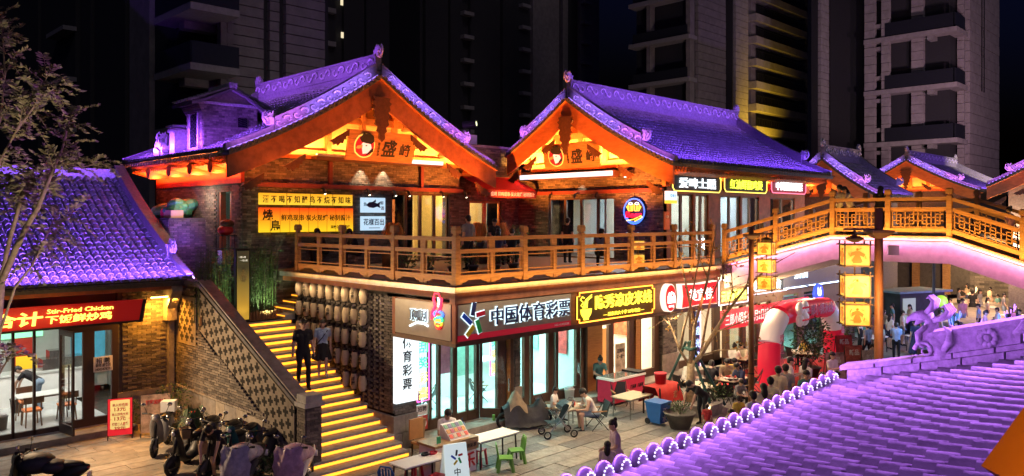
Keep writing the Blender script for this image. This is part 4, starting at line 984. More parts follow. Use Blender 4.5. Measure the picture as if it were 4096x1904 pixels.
# long side with its doors
XS = [(24.5, 26.), (26.15, 27.1), (28.0, 29.6), (29.75, 31.2), (32.2, 34.6)]
hz = [(a, b, DZ, 6.95) for a, b in XS]
wall(PR, 'y', 16.2, 24., 35.6, DZ, 8.0, hz, m=WOODR); glaze(PR, 'y', 16.3, [(a, (a + b) / 2) for a, b in XS] + [((a + b) / 2, b) for a, b in XS], DZ, 6.95, BRONZE)
q = MB(); q.box(24.1, 35.5, 18.9, 19.0, DZ, 7.7); obj('inner_wall', q, MATS['cool_grey_wall'], PR)
for x, c in ((25.8, (1, .9, .75)), (29.5, (.9, 1, .95)), (33.3, (.8, .9, 1))): lamp('side_shop_lamp', 'AREA', (x, 17.5, 7.5), 90, c, aim=(x, 17.5, 4), size=.8)
rafter_row(PR, (23.3, 15.35, 0), (36, 15.35, 0), (0, .9), 7.74, 64); rafter_row(PR, (23.3, 15.3, 0), (36, 15.3, 0), (0, .9), 7.92, 64)
q = MB(); q.box(23.9, 35.8, 16.05, 16.2, 7.2, 7.62); obj('eave_beam', q, MATS['orange_beam'], PR)
# --- connecting wing
CW = thing('connecting_wing', 'flat roofed brick wing between the two terrace pavilions', 'building', (22, 24, DZ))
hc = [(21.15, 22.95, 5.15, 6.75)]
wall(CW, 'y', 23.6, 19.9, 24.0, DZ, 8.95, hc); bricks(CW, 'y', 23.6, -1, 19.9, 24.0, DZ, 8.9, inside=notin(hc)); glaze(CW, 'y', 23.7, [(21.15, 22.05), (22.05, 22.95)], 5.15, 6.75, MATS['orange_beam'], .09)
q = MB(); q.box(19.9, 24., 25.6, 25.7, DZ, 8); q.box(19.8, 24.2, 23.8, 30, 7.8, 7.9); obj('inner_wall', q, ORP, CW)
lamp('wing_room_lamp', 'POINT', (22, 24.6, 6.9), 120, (1, .6, .2), soft=.15)
q = MB(); q.box(19.7, 26., 23.55, 23.85, 8.95, 9.05); obj('parapet_cap', q, STONE2, CW)
# --- upper court behind the stairs
UC = MB(); UC.box(9.95, 12.1, 23.2, 31, 0, 2.96); UC.box(9.9, 11.1, 25.4, 29, 2.96, 6.05)
uc = obj('upper_court', UC, MORTAR); tag(uc, 'raised brick court behind the restaurant roof', kind='structure')
bricks(uc, 'x', 9.9, -1, 25.4, 29, 3.0, 6.0); bricks(uc, 'y', 25.4, -1, 9.9, 11.1, 3., 6.)

# --- violet and orange light on the roofs
def eave_bar(parent, a, b, col=None):
    q = MB(); q.bar(a, b, .05, .05); obj('led_bar', q, STEEL, parent)
eave_bar(PL, (9.92, 21.9, 7.98), (9.92, 30.1, 7.98)); strip_lamp('violet_roof_wash', (9.85, 21.9, 8.25), (9.85, 30.1, 8.25), (1, 0, .42), 200, (.3, .07, 1), spread=80)
eave_bar(PR, (23.3, 15.0, 7.98), (36.1, 15.0, 7.98)); strip_lamp('violet_roof_wash', (23.3, 14.92, 8.25), (36.1, 14.92, 8.25), (0, 1, .42), 220, (.2, .06, 1), spread=80)
strip_lamp('violet_ridge_wash', (23.3, 18.9, 11.25), (36, 18.9, 11.25), (0, 1, -.12), 42, (.45, .15, 1))
strip_lamp('violet_ridge_wash', (14.3, 22, 11.3), (14.3, 30, 11.3), (1, 0, -.12), 32, (.45, .15, 1))
strip_lamp('gable_glow', (11., 22.35, 8.1), (20, 22.35, 8.1), (0, .1, 1), 420, AMB); strip_lamp('gable_glow', (23.55, 16.6, 8.1), (23.55, 23., 8.1), (.1, 0, 1), 420, AMB)
strip_lamp('eave_glow', (10.6, 22.6, 7.3), (10.6, 29.5, 7.3), (.1, 0, 1), 220, (1, .16, .02)); strip_lamp('eave_glow', (24., 15.85, 7.5), (35.8, 15.85, 7.5), (0, .1, 1), 200, ORG)
for p, t, e in (((12.5, 20.4, 5.6), (12.5, 21.7, 8.6), 260), ((18.6, 20.6, 5.6), (18.3, 21.7, 9), 1000), ((15.4, 20.2, 5.8), (15.6, 21.7, 10), 450)): lamp('gable_flood', 'SPOT', p, e, ORG, aim=t, spot=100, blend=.8)
for p, t, e in (((21.9, 17.2, 5.6), (23., 17.3, 8.8), 1300), ((21.6, 21.6, 5.6), (23., 21.4, 9.2), 1100)): lamp('gable_flood', 'SPOT', p, e, ORG, aim=t, spot=110, blend=.8)

# --- far pavilions along the lane
def far_pav(label, G, a, b, L, wl, wr, zr, ze, led=LEDV, e=60, cutl=1.):
    T = thing('far_pavilion', label, 'building', (G[0], G[1], 0), group=None); f = pfr(G, a, b)
    pavilion(T, f, L, wl, wr, zr, ze, .95, ze + .05, None, (1,), 0, board=ORB, led=led, cutl=cutl, pitch=.3)
    A = f(.95, -wl * .8 * cutl, 0); B = f(L - .8, wr * .8, 0); q = MB(); q.box(min(A.x, B.x), max(A.x, B.x), min(A.y, B.y), max(A.y, B.y), 0, ze + .06); obj('wall', q, BRK[1], T)
    p0, p1 = f(.4, wr + .12, ze + .25), f(L - .4, wr + .12, ze + .25); strip_lamp('violet_roof_wash', p0, p1, -(f(0, 1, 0) - f(0, 0, 0)) + V((0, 0, .4)), e * L / 5, (.3, .12, 1))
    if wl > 1:
        p0, p1 = f(.5, -wl * .8 * cutl, ze + .15), f(.5, wr * .8, ze + .15); strip_lamp('gable_glow', p0, p1, (0, 0, 1), e * 1.2, ORG)
        lamp('gable_flood', 'SPOT', f(-2.2, 0, ze - 1.5), e * 2.5, ORG, aim=f(0, 0, zr - 1.), spot=120)
    return T
far_pav('small dark roofed pavilion just past the beer house', (41.5, 17.9), (1, 0), (0, -1), 5., 2.8, 3.0, 9.3, 7.2, e=25)
far_pav('far gabled pavilion with glowing orange gable beneath the tall tower', (61.7, 20.3), (1, 0), (0, -1), 12., 4.9, 4.85, 10.4, 8.0, e=80)
far_pav('pavilion gable cut by the edge of the picture past the footbridge', (50., 8.), (1, 0), (0, -1), 9., 4.2, 4.8, 10.4, 7.9, e=60)
# ------------------------------------------------------------------ residential towers
CLAD = mat('stone_cladding', (.2, .18, .175), .85, var=.2, scale=1.5, bump=.3, bscale=6); CLADL = mat('stone_cladding_light', (.3, .27, .265), .85, var=.2, scale=1.5, bump=.3, bscale=6)
RECD = mat('tower_recess', (.03, .03, .034), .9, var=.1); SLABM = mat('balcony_slab', (.25, .235, .23), .85, var=.15); PARA = mat('balcony_glass', (.02, .022, .03), .35, var=.1)
def courses(T, axis, plane, u0, u1, z0, z1, h, m=CLAD, th=.35):
    """one piece for each course of cladding, with open joints"""
    z = z0; k = 0; mes = None
    while z < z1:
        if mes is None:
            q = MB(); c = (u1 - u0) / 2
            (q.box(-th, 0, -c, c, 0, h - .05) if axis == 'x' else q.box(-c, c, -th, 0, 0, h - .05)); mes = q.mesh('cladding_course', m)
        j = RND.uniform(0, .04); inst('cladding_course', mes, Matrix.Translation((plane + j, (u0 + u1) / 2, z) if axis == 'x' else ((u0 + u1) / 2, plane + j, z)), T); z += h
def balconies(T, x0, x1, y0, y1, zs, slab=.35, para=1.1, beam=True):
    for z in zs:
        q = MB(); q.box(x0, x1, y0, y1, z - slab, z); s = obj('balcony_slab', q, SLABM, T)
        q = MB(); q.box(x0 + .1, x1, y0 + .05, y0 + .12, z, z + para); q.box(x0 + .05, x0 + .12, y0 + .12, y1, z, z + para); obj('parapet', q, PARA, s)
        if beam: q = MB(); q.box(x0 + (x1 - x0) * .3, x1, y0 + (y1 - y0) * .55, y0 + (y1 - y0) * .7, z - slab - .4, z - slab - .003); obj('beam', q, SLABM, s)
def body(T, *b): q = MB(); q.box(*b); return obj('tower_core', q, RECD, T)
A_ = lambda label, x, y: thing('apartment_tower', label, 'tower', (x, y, 0), group='apartment towers behind the pavilions')
T1 = A_('dark apartment tower with corner balconies behind the restaurant roof', 18, 45)
body(T1, 19., 25., 40.4, 60, 0, 40); body(T1, 17.2, 25., 43, 90, 0, 42)
balconies(T1, 16.05, 18.6, 38.5, 43.2, [10.76 + 3 * k for k in range(7)])
q = MB(); q.box(18.3, 19.0, 40.05, 40.5, 0, 40); obj('pier', q, CLAD, T1)
for u0, u1 in ((910, 1055), (1080, 1118), (1145, 1300)): courses(T1, 'y', 40.35, pY(u0, 0, 40).x, pY(u1, 0, 40).x, 6, 30, .55)
for u0, u1 in ((525, 605), (385, 508), (330, 368), (170, 308), (60, 158)):
    ya, yb = pX(u1, 0, 17.).y, pX(u0, 0, 17.).y; q = MB(); q.box(16.9, 17.25, ya, yb, 0, 42); obj('pier', q, RECD if u0 < 500 else CLAD, T1)
for z in (12, 15.5, 19): q = MB(); q.box(16.1, 16.95, pX(310, 0, 17).y, pX(240, 0, 17).y, z, z + .3); obj('ledge', q, SLABM, T1)
T2 = A_('slim dark tower with two lit windows behind the grill house', 47, 72); body(T2, 43.2, 51, 70.4, 84, 0, 60)
for a, b in ((43.2, 44.2), (45.2, 47), (48, 51)): q = MB(); q.box(a, b, 70, 70.4, 0, 60); obj('pier', q, RECD, T2)
for z in [10 + 3.4 * k for k in range(12)]: q = MB(); q.box(42.4, 43.9, 69.4, 70.2, z, z + .5); obj('ledge', q, SLABM, T2)
for u, v, hh in ((1368, 8, 22), (1370, 140, 20)):
    p = pY(u, v, 69.9); q = MB(); q.box(p.x - .14, p.x + .14, 69.9, 69.98, p.z - hh * .015, p.z + hh * .015); obj('lit_window', q, emi('lit_window', (1, .85, .55), .8), T2)
T3 = A_('distant dark tower with small ledges between the two pavilion roofs', 80, 82); body(T3, 63.5, 99.6, 80.5, 95, 0, 75)
for u0, u1 in ((1700, 1790), (1800, 1850), (1880, 1960), (2010, 2110), (2130, 2235), (2250, 2270), (2320, 2395)): q = MB(); q.box(pY(u0, 0, 80).x, pY(u1, 0, 80).x, 79.9, 80.6, 0, 75); obj('pier', q, CLAD if 2100 < u0 else RECD, T3)
for u in (1870, 2100, 2345):
    for z in [8 + 3.2 * k for k in range(14)]: x = pY(u, 0, 79.6).x; q = MB(); q.box(x - 1, x + .8, 79.1, 80, z, z + .5); obj('ledge', q, SLABM, T3)
T4 = A_('tower with open framed loggias rising behind the beer house ridge', 68, 45); body(T4, 66.2, 71, 41.2, 48, 0, 60)
for z in [11.4 + 4.1 * k for k in range(7)]:
    q = MB(); q.box(64.8, 66.3, 40.9, 48, z - .4, z); s = obj('loggia_slab', q, SLABM, T4); q = MB(); q.box(65.0, 65.08, 41.2, 47.6, z, z + 1.); obj('parapet', q, PARA, s)
for y in (41.0, 45.6): q = MB(); q.box(65.2, 66., y, y + .45, 0, 60); obj('pier', q, CLAD, T4)
courses(T4, 'y', 41.1, pY(2785, 0, 41).x, pY(2895, 0, 41).x, 8, 36, .75)
T4b = A_('tower with yellow lit lower balconies behind the beer house', 96, 52); body(T4b, 86.4, 107, 48.4, 60, 0, 80)
courses(T4b, 'y', 48.4, pY(2945, 0, 48).x, pY(2995, 0, 48).x, 8, 44, .8, CLADL); q = MB(); q.box(pY(3004, 0, 48).x, pY(3022, 0, 48).x, 48, 48.5, 0, 80); obj('pier', q, CLADL, T4b); q = MB(); q.box(pY(3230, 0, 48).x, pY(3262, 0, 48).x, 48, 48.5, 0, 80); obj('pier', q, CLAD, T4b)
for k in range(12):
    z = pY(3100, 516, 47).z - 2.8 + 2.8 * k; q = MB(); q.box(pY(3026, 0, 47).x, pY(3229, 0, 47).x, 47, 48.4, z - .9, z); s = obj('balcony_slab', q, CLADL, T4b)
    q = MB()
    for i in range(22): x = pY(3030, 0, 47).x + i * .64; q.box(x, x + .06, 47.05, 47.1, z, z + 1.)
    q.box(pY(3030, 0, 47).x, pY(3225, 0, 47).x, 47.04, 47.11, z + .98, z + 1.06); obj('balustrade', q, STEEL, s)
lamp('yellow_facade_flood', 'SPOT', (88.6, 43., 10.), 4600, (1, .6, .03), aim=(91, 48.4, 17), spot=66, blend=.9, soft=.3)
T5 = A_('tower pier of pale coursed stone rising over the small pavilion', 93, 42); body(T5, 87.9, 100, 38.5, 39.2, 0, 80); body(T5, 98.6, 106, 39.2, 42.4, 0, 80)
courses(T5, 'y', 38.5, pY(3290, 0, 38).x, pY(3430, 0, 38).x, 8, 40, .78, CLADL)
T6 = A_('tall pale stone tower with deep balconies at the far end of the lane', 96, 30); body(T6, 90.2, 104, 25.4, 34, 0, 80); body(T6, 90.2, 104.2, 34, 38, 0, 80)
for k in range(6):
    z = 8.6 + 5.7 * k
    q = MB(); q.box(88.6, 92.4, 24.3, 33.6, z - .5, z); s = obj('balcony_slab', q, SLABM if k > 4 else CLADL, T6)
    q = MB(); q.box(88.75, 88.85, 24.7, 31.4, z, z + 1.5); q.box(88.85, 92.2, 24.5, 24.6, z, z + 1.5); obj('parapet', q, PARA, s)
    q = MB(); q.box(88.9, 91, 26.6, 27.2, z - .95, z - .503); obj('beam', q, SLABM, s)
    for dz in (1.2, 4.4): q = MB(); q.box(89.0, 90.2, 31.8, 32.5, z + dz, z + dz + .4); obj('window_sill', q, CLADL, s)
for y0, y1 in ((32.5, 33.6), (31.0, 31.8), (27.8, 29.0)): courses(T6, 'x', 90.2 if y0 < 29 else 89.4, y0, y1, 3, 44, .95, CLADL, .6)
courses(T6, 'x', 92.3, 24.55, 25.2, 3, 44, .95, CLADL)
courses(T6, 'y', 24.8, pY(3872, 0, 24.5).x, pY(3990, 0, 24.5).x, 3, 44, 1.1, CLADL, .5)
for x in (97.4, 98.3): q = MB(); q.box(x, x + .35, 24.26, 24.28, 20, 46); obj('slot_window', q, RECD, T6)
lamp('pink_facade_flood', 'SPOT', (74., 11., 10.5), 2800, (1, .55, .75), aim=(95, 25, 17), spot=95, blend=.9, soft=.4)
lamp('pale_facade_fill', 'SPOT', (70., 14., 8.5), 2300, (1, .75, .72), aim=(90, 37, 24), spot=80, blend=1, soft=.4)
lamp('pale_facade_fill', 'SPOT', (20., 31., 9.2), 110, (1, .8, .75), aim=(22, 40, 17), spot=100, blend=1, soft=.4)  # unseen pale spots, here and below, added to lift the dark towers
lamp('pale_facade_fill', 'SPOT', (50., 26., 9.), 900, (1, .8, .85), aim=(68, 43, 22), spot=90, blend=1, soft=.4)
# ------------------------------------------------------------------ signs
EX, EZ, EXN = V((1, 0, 0)), V((0, 0, 1)), V((0, -1, 0))
def sgn(label, base, cat='sign', name='shop_sign'): return thing(name, label, cat, base)
def rectY(q, u0, v0, u1, v1, Y, y2, ref=None):
    """a board on the plane Y whose corners are the two pixels"""
    a = pY(u0, v0, Y); b = pY(u1, v1, Y); q.box(a.x, b.x, Y, y2, min(a.z, b.z), max(a.z, b.z)); return a, b
YEL = emi('glow_yellow', (1, .7, .1), 2.2); YEL2 = emi('glow_lemon', (1, .9, .12), 2.6); WHT = emi('glow_white', (.85, .95, 1), 2.4); REDG = emi('glow_red', (1, .02, .02), 1.6)
GRN = emi('glow_green', (.05, 1, .25), 2.); BLU = emi('glow_blue', (.05, .15, 1), 2.5); PNK = emi('glow_pink', (1, .1, .5), 2.2); ORGG = emi('glow_orange', (1, .4, .03), 2.); INK = mat('black_ink', (.01, .01, .012), .6, var=0)
NAVY = mat('navy_letter', (.02, .03, .12), .4, var=0)
# chicken restaurant fascia
S = sgn('red sign board with yellow lit chicken lettering on the single storey restaurant', (6, 23.4, 3.3)); Yb = 23.4
tr, br, tl, bl = pY(572, 1197, Yb), pY(556, 1279, Yb), pY(-60, 1240, Yb), pY(-60, 1330, Yb); zT, zB = tr.z, br.z
q = MB(); q.prism([(tl.x, zB), (br.x, zB), (tr.x, zT), (tl.x, zT)], (0, Yb, 0), EX, EZ, -.14); obj('board', q, emi('red_board', (.7, .01, .01), .16, base=(.4, .008, .008)), S)
q = MB(); q.prism([(br.x, zB), (br.x + .1, zB - .02), (tr.x + .1, zT), (tr.x, zT)], (0, Yb - .03, 0), EX, EZ, -.2); q.box(tl.x, br.x + .1, Yb - .03, Yb + .14, zB - .06, zB - .004); obj('board_edge', q, BLACK, S)
H_ = zT - zB; cxx = lambda u: pY(u, 1250, Yb).x; up2 = EZ
for t, u0, u1, fz, fh, bo, sh in (('合计', -45, 170, .46, .6, .03, .12), ('下饭鲜炒鸡', 180, 446, .36, .36, .02, .12), ('Stir-Fried Chicken', 187, 452, .75, .26, .012, .1)):
    q = MB(); q.text(t, ((cxx(u0) + cxx(u1)) / 2, Yb - .03, zB + H_ * fz), EX, EZ, H_ * fh, cxx(u1) - cxx(u0), .03, bo, shear=sh); obj('lettering', q, YEL, S)
lamp('red_board_glow', 'AREA', (4.5, 22.7, 3.35), 6, (1, .5, .15), aim=(4.5, 23.4, 3.5), size=4., size_y=.1)
# gradient panels of the grill house
def grad(name, c0, c1, z0, z1, st):
    m = bpy.data.materials.new(name); m.use_nodes = True; n = m.node_tree.nodes; l = m.node_tree.links; b = n['Principled BSDF']; b.inputs['Base Color'].default_value = (.1, .08, .02, 1)
    g_ = n.new('ShaderNodeNewGeometry'); sp = n.new('ShaderNodeSeparateXYZ'); mr = n.new('ShaderNodeMapRange'); cr = n.new('ShaderNodeMix'); cr.data_type = 'RGBA'
    mr.inputs[1].default_value = z0; mr.inputs[2].default_value = z1; l.new(g_.outputs['Position'], sp.inputs[0]); l.new(sp.outputs[2], mr.inputs[0]); l.new(mr.outputs[0], cr.inputs[0])
    cr.inputs[6].default_value = (*c0, 1); cr.inputs[7].default_value = (*c1, 1); l.new(cr.outputs[2], b.inputs['Emission Color']); b.inputs['Emission Strength'].default_value = st * EMK; m.cycles.emission_sampling = 'FRONT_BACK'; return m
Yp = YG - .16
a, b = pY(1040, 818, Yp), pY(1410, 780, Yp); z0, z1 = a.z, b.z
S = sgn('long yellow lit menu strip above the orange grill menu panel', (a.x, Yp, z0), name='lightbox_sign'); q = MB(); q.box(a.x, b.x, Yp, YG - .05, z0, z1); obj('panel', q, grad('panel_yellow', (1, .62, .04), (1, .4, .015), z0, z1, .95), S)
q = MB(); q.text('酒 不 喝 不 知 醉 鸟 不 烧 不 知 味', ((a.x + b.x) / 2, Yp - .012, (z0 + z1) / 2), EX, EZ, (z1 - z0) * .62, (b.x - a.x) * .95, .008, .015)
for f in (.27, .52, .77): x = a.x + (b.x - a.x) * f; q.box(x - .008, x + .008, Yp - .012, Yp - .003, z0, z1)
obj('lettering', q, INK, S)
a, b = pY(1040, 930, Yp), pY(1412, 834, Yp); z0, z1 = a.z, b.z; W_ = b.x - a.x; H_ = z1 - z0
S = sgn('large glowing orange to yellow grill menu panel with brush characters', (a.x, Yp, z0), name='lightbox_sign'); q = MB(); q.box(a.x, b.x, Yp, YG - .05, z0, z1); obj('panel', q, grad('panel_orange', (1, .6, .015), (1, .05, .003), z0 + H_ * .1, z1, .95), S)
q = MB()
for f in [i / 10 for i in range(1, 10)]: q.box(a.x + W_ * f - .006, a.x + W_ * f + .006, Yp - .006, Yp - .002, z0, z1)
q.box(a.x, a.x + W_ * .12, Yp - .006, Yp - .002, z0 + H_ * .5 - .006, z0 + H_ * .5 + .006); obj('panel_joints', q, mat('panel_joint', (.25, .1, .01), .7, var=0), S)
q = MB(); P_ = lambda fx, fz: (a.x + W_ * fx, Yp - .012, z0 + H_ * fz)
q.text('燒', P_(.075, .72), EX, EZ, H_ * .42, None, .008, .02); obj('brush_character', q, INK, S); q = MB(); q.text('鳥', P_(.15, .28), EX, EZ, H_ * .42, None, .008, .02); obj('brush_character', q, INK, S); q = MB()
q.text('鲜鸡现串·炭火现烤·秘制酱汁', P_(.59, .6), EX, EZ, H_ * .25, W_ * .76, .008, .014); q.text('深夜食堂不打烊', P_(.85, .2), EX, EZ, H_ * .13, W_ * .22, .008, .02); obj('lettering', q, INK, S)
PALE = emi('panel_pale_blue', (.55, .8, 1), .8)
a, b = pY(1448, 850, Yp), pY(1541, 792, Yp); S = sgn('pale blue lit panel with a painted fish', (a.x, Yp, a.z), name='lightbox_sign'); q = MB(); q.box(a.x, b.x, Yp, YG - .05, a.z, b.z); obj('panel', q, PALE, S)
c = (a + b) / 2; W_ = b.x - a.x; q = MB(); q.prism([(-.3, 0), (-.18, .1), (0, .12), (.16, .06), (.3, .13), (.26, 0), (.3, -.1), (.16, -.05), (0, -.1), (-.18, -.08)], (c.x - .02, Yp - .004, c.z + .0), EX, EZ, .006); q.prism([(-.02, .12), (.1, .2), (.1, .1)], (c.x - .02, Yp - .004, c.z), EX, EZ, .006)
for t, dx, dz in (('鱼', -.36, .03), ('鲜', .34, .08), ('酒', .36, -.1)): q.text(t, (c.x + dx, Yp - .008, c.z + dz), EX, EZ, .13, None, .006, .01)
obj('fish_drawing', q, NAVY, S)
a, b = pY(1448, 922, Yp), pY(1541, 865, Yp); S = sgn('pale blue lit panel with four black characters', (a.x, Yp, a.z), name='lightbox_sign'); q = MB(); q.box(a.x, b.x, Yp, YG - .05, a.z, b.z); obj('panel', q, PALE, S)
c = (a + b) / 2; q = MB(); q.text('花樣百出', (c.x, Yp - .008, c.z + .05), EX, EZ, .22, (b.x - a.x) * .88, .006, .015); q.box(c.x - .2, c.x + .25, Yp - .008, Yp - .002, c.z - .17, c.z - .15); obj('lettering', q, NAVY, S)
# wooden plaques with the cockerel emblem
def plaque(label, O, ex, W_, H_, tilt):
    O = V(O); ex = V(ex); nrm = ex.cross(EZ); ey = (EZ + nrm * tilt).normalized(); S = sgn(label, O, name='wooden_plaque'); nn = ex.cross(ey).normalized(); q = MB(); W2 = W_ / 2
    q.prism([(-W2 * .94, 0), (W2 * .94, 0), (W2 * .97, H_ * .3), (W2, H_ * .9), (W2 * .96, H_), (-W2 * .98, H_), (-W2 * .93, H_ * .62)], O, ex, ey, .07); obj('board', q, mat('plaque_wood', (.33, .16, .06), .5, var=.4, scale=2.5, stretch=(1, 1, 9)), S)
    at = lambda x, y, k=.075: O + ex * x + ey * y + nn * k
    c = (-W2 * .48, H_ * .5); R_ = H_ * .36
    def shape(nm, pts, m, k): q = MB(); q.prism([(c[0] + x * R_, c[1] + y * R_) for x, y in pts], at(0, 0, k), ex, ey, .012); obj(nm, q, m, S)
    cir = [(1.12 * math.cos(i * pi / 10) * (1.08 if i % 5 == 2 else 1), 1.12 * math.sin(i * pi / 10)) for i in range(20)]
    shape('emblem_halo', cir, emi('halo_gold', (1, .6, .1), 1.1), .072); shape('emblem_disc', [(x * .9, y * .9) for x, y in cir], emi('emblem_red', (.8, .01, .02), .5), .086)
    shape('emblem_head', [(-.15, -.75), (.62, -.6), (.72, -.1), (.5, .35), (-.1, .45), (-.38, .12), (-.3, -.2)], emi('emblem_white', (1, 1, 1), .45), .1)
    shape('emblem_crest', [(-.45, .35), (.1, .25), (.62, .2), (.95, .45), (.8, .95), (.35, 1.2), (-.05, 1.1), (-.3, 1.22), (-.5, .85), (-.68, .7)], INK, .114)
    shape('emblem_beak', [(-.3, .1), (-.85, -.02), (-.95, -.25), (-.7, -.3), (-.3, -.18)], emi('emblem_orange', (1, .3, .05), .6), .114); shape('emblem_neck', [(.05, -.95), (.9, -.5), (.95, -.15), (.6, -.35), (.3, -.7)], INK, .116)
    shape('emblem_eye', [(.02, .06), (.2, .1), (.2, 0), (.05, -.02)], INK, .114)
    q = MB(); q.text('盛', at(W2 * .22, H_ * .46), ex, ey, H_ * .55, None, .012, .025, shear=.12); q.text('崎', at(W2 * .68, H_ * .44), ex, ey, H_ * .42, None, .012, .02, shear=.12); q.text('鲜鸡烧鸟', at(W2 * -.08, H_ * .42), EZ * 0 + ey * -1, ex, .09, H_ * .45, .01); obj('lettering', q, INK, S)
a, b = pY(1368, 640, YG - .62), pY(1650, 640, YG - .62)
plaque('carved wooden plaque with cockerel emblem on the grill house gable', ((a.x + b.x) / 2, YG - .62, pY(1500, 645, YG - .62).z), EX, b.x - a.x, 1.02, .22)
a, b = pX(2178, 680, XG - .6), pX(2412, 660, XG - .6); c = (a + b) / 2
plaque('wooden plaque with cockerel emblem on the beer house gable', (XG - .6, c.y, pX(2290, 672, XG - .6).z), EXN, abs(a.y - b.y), 1.0, .2)
# red awning between the pavilions
S = thing('red_awning', 'red canvas awning with lettered valance between the two pavilions', 'awning', (22, 23.5, 6.9)); xa, xb = pY(1905, 760, 23.5).x, 23.6; zt_, zb_ = 7.75, 7.2
a0 = V((pY(1920, 735, 23.5).x, 23.5, zt_)); q = MB(); yo = 22.3; q.add([(20.6, 23.5, zt_), (23.7, 23.5, zt_), (23.7, yo, zb_), (20.9, yo, zb_), (20.6, 23.5, zt_ - .03), (23.7, 23.5, zt_ - .03), (23.7, yo, zb_ - .03), (20.9, yo, zb_ - .03)], [(0, 1, 2, 3), (7, 6, 5, 4), (0, 3, 7, 4), (1, 5, 6, 2), (3, 2, 6, 7)]); obj('canvas', q, mat('red_canvas', (.6, .02, .015), .8, var=.1), S)
q = MB(); q.box(20.9, 23.7, yo - .02, yo, zb_ - .34, zb_ - .035); obj('valance', q, mat('maroon_canvas', (.12, .01, .015), .8, var=.1), S)
q = MB(); q.text('盛崎 鲜鸡现串·炭火现烤·秘制酱汁', (22.35, yo - .03, zb_ - .19), EX, EZ, .17, 2.5, .006, .01); obj('lettering', q, emi('valance_letter', (1, .5, .35), .5), S)
# beer neon
c = pX(2538, 845, XG - .12); S = sgn('round neon sign with two beer mugs and red lettering', c, name='neon_sign'); R_ = .47
ring = lambda r, n=25, a0=0, a1=2 * pi: [c + EXN * (r * math.cos(a0 + (a1 - a0) * i / (n - 1))) + EZ * (r * math.sin(a0 + (a1 - a0) * i / (n - 1))) + V((-.03, 0, 0)) for i in range(n)]
q = MB(); q.lathe(c + V((.05, 0, 0)), [(R_ * 1.02, 0), (R_ * 1.02, .03)], 28, ax=(-1, 0, 0)); obj('back_plate', q, BLACK, S)
q = MB(); q.tube(ring(R_), .025, 6); q.tube(ring(R_ * .88, 12, -2.6, -.5), .022, 6); obj('blue_ring', q, BLU, S)
L2 = lambda x, y: c + EXN * x * .84 + EZ * y * .84 + V((-.05, 0, 0)); q = MB()
for sx in (-1, 1):
    x0 = sx * .17; q.tube([L2(x0 - .12, .02), L2(x0 - .13, .3), L2(x0 + .13, .3), L2(x0 + .12, .02), L2(x0 - .12, .02)], .018, 5); q.tube([L2(x0 - .03, .05), L2(x0 - .03, .25)], .014, 5); q.tube([L2(x0 + .05, .05), L2(x0 + .05, .25)], .014, 5); q.tube([L2(x0 + sx * .13, .25), L2(x0 + sx * .22, .2), L2(x0 + sx * .13, .06)], .016, 5)
q.tube([L2(-.4, -.42), L2(0, -.36), L2(.4, -.2), L2(.46, -.26), L2(.05, -.44)], .02, 5); obj('mug_tubes', q, emi('neon_amber', (1, .6, .05), 2.2), S)
q = MB(); q.text('Beer', L2(0, -.13), EXN, EZ, .29, .72, .03, .03, shear=.15); obj('red_lettering', q, emi('neon_red', (1, .01, .03), 2.2), S)
q = MB()
for sx in (-1, 1): q.tube([L2(sx * .17 + .1 * math.cos(t), .34 + .05 * math.sin(t)) for t in [i * pi / 4 for i in range(9)]], .014, 5)
obj('foam_tubes', q, WHT, S); q = MB(); q.bar(c + EZ * R_, c + EZ * 1.0, .02); obj('hanger', q, BLACK, S)
lamp('neon_glow', 'POINT', c + V((-.35, 0, 0)), 4, (.5, .1, 1), soft=.3)
# small wall floodlight
c = pX(2512, 700, XG - .25); S = thing('wall_floodlight', 'small bright white floodlight under the beer house gable', 'floodlight', c); q = MB(); q.cb(c, (.12, .3, .22)); q.bar(c + V((.05, 0, .05)), c + V((.3, 0, .3)), .03); obj('housing', q, DARKG, S); q = MB(); q.cb(c + V((-.065, 0, 0)), (.01, .24, .17)); obj('lens', q, emi('flood_lens', (.85, 1, 1), 14), S)
lamp('wall_flood', 'SPOT', c + V((-.1, 0, 0)), 160, (.8, 1, 1), aim=(17, 13, 3), spot=130, blend=.8)
# boards over the long side
def side_board(label, u0, u1, v0, v1, t, board, letter, rim, glyph=True):
    Yb = 15.75; a, b = pY(u0, v1, Yb), pY(u1, v0, Yb); zc = (a.z + b.z) / 2; h = .62; S = sgn(label, (a.x, Yb, zc)); q = MB(); W_ = b.x - a.x
    o = [(.12, -h / 2), (W_ - .12, -h / 2), (W_, -h / 2 + .12), (W_, h / 2 - .12), (W_ - .12, h / 2), (.12, h / 2), (0, h / 2 - .12), (0, -h / 2 + .12)]
    q.prism(o, (a.x, Yb + .1, zc), EX, EZ, .1); obj('board', q, board, S); q = MB(); P = [V((a.x + x, Yb - .015, zc + y)) for x, y in o]; q.tube(P + P[:1], .022, 5, cap=False); obj('light_rim', q, rim, S)
    q = MB(); q.text(t, (a.x + W_ / 2, Yb - .03, zc), EX, EZ, h * .6, W_ * .76, .03, .006); obj('lettering', q, letter, S)
side_board('black board with white lettering over the first beer house door', 2690, 2882, 698, 772, '爱啤士醺', BLACK, WHT, YEL)
side_board('dark board with yellow neon lettering over the middle beer house door', 2897, 3066, 704, 778, '红油鲜烧鸡煲', mat('olive_board', (.03, .03, .005), .5, var=0), emi('neon_lime', (.85, 1, .05), 2.2), YEL)
side_board('red and blue board with white lettering at the end of the beer house', 3085, 3222, 710, 784, '中国福利彩票', emi('board_crimson', (.5, .02, .06), .25), WHT, emi('neon_rose', (1, .15, .25), 2))
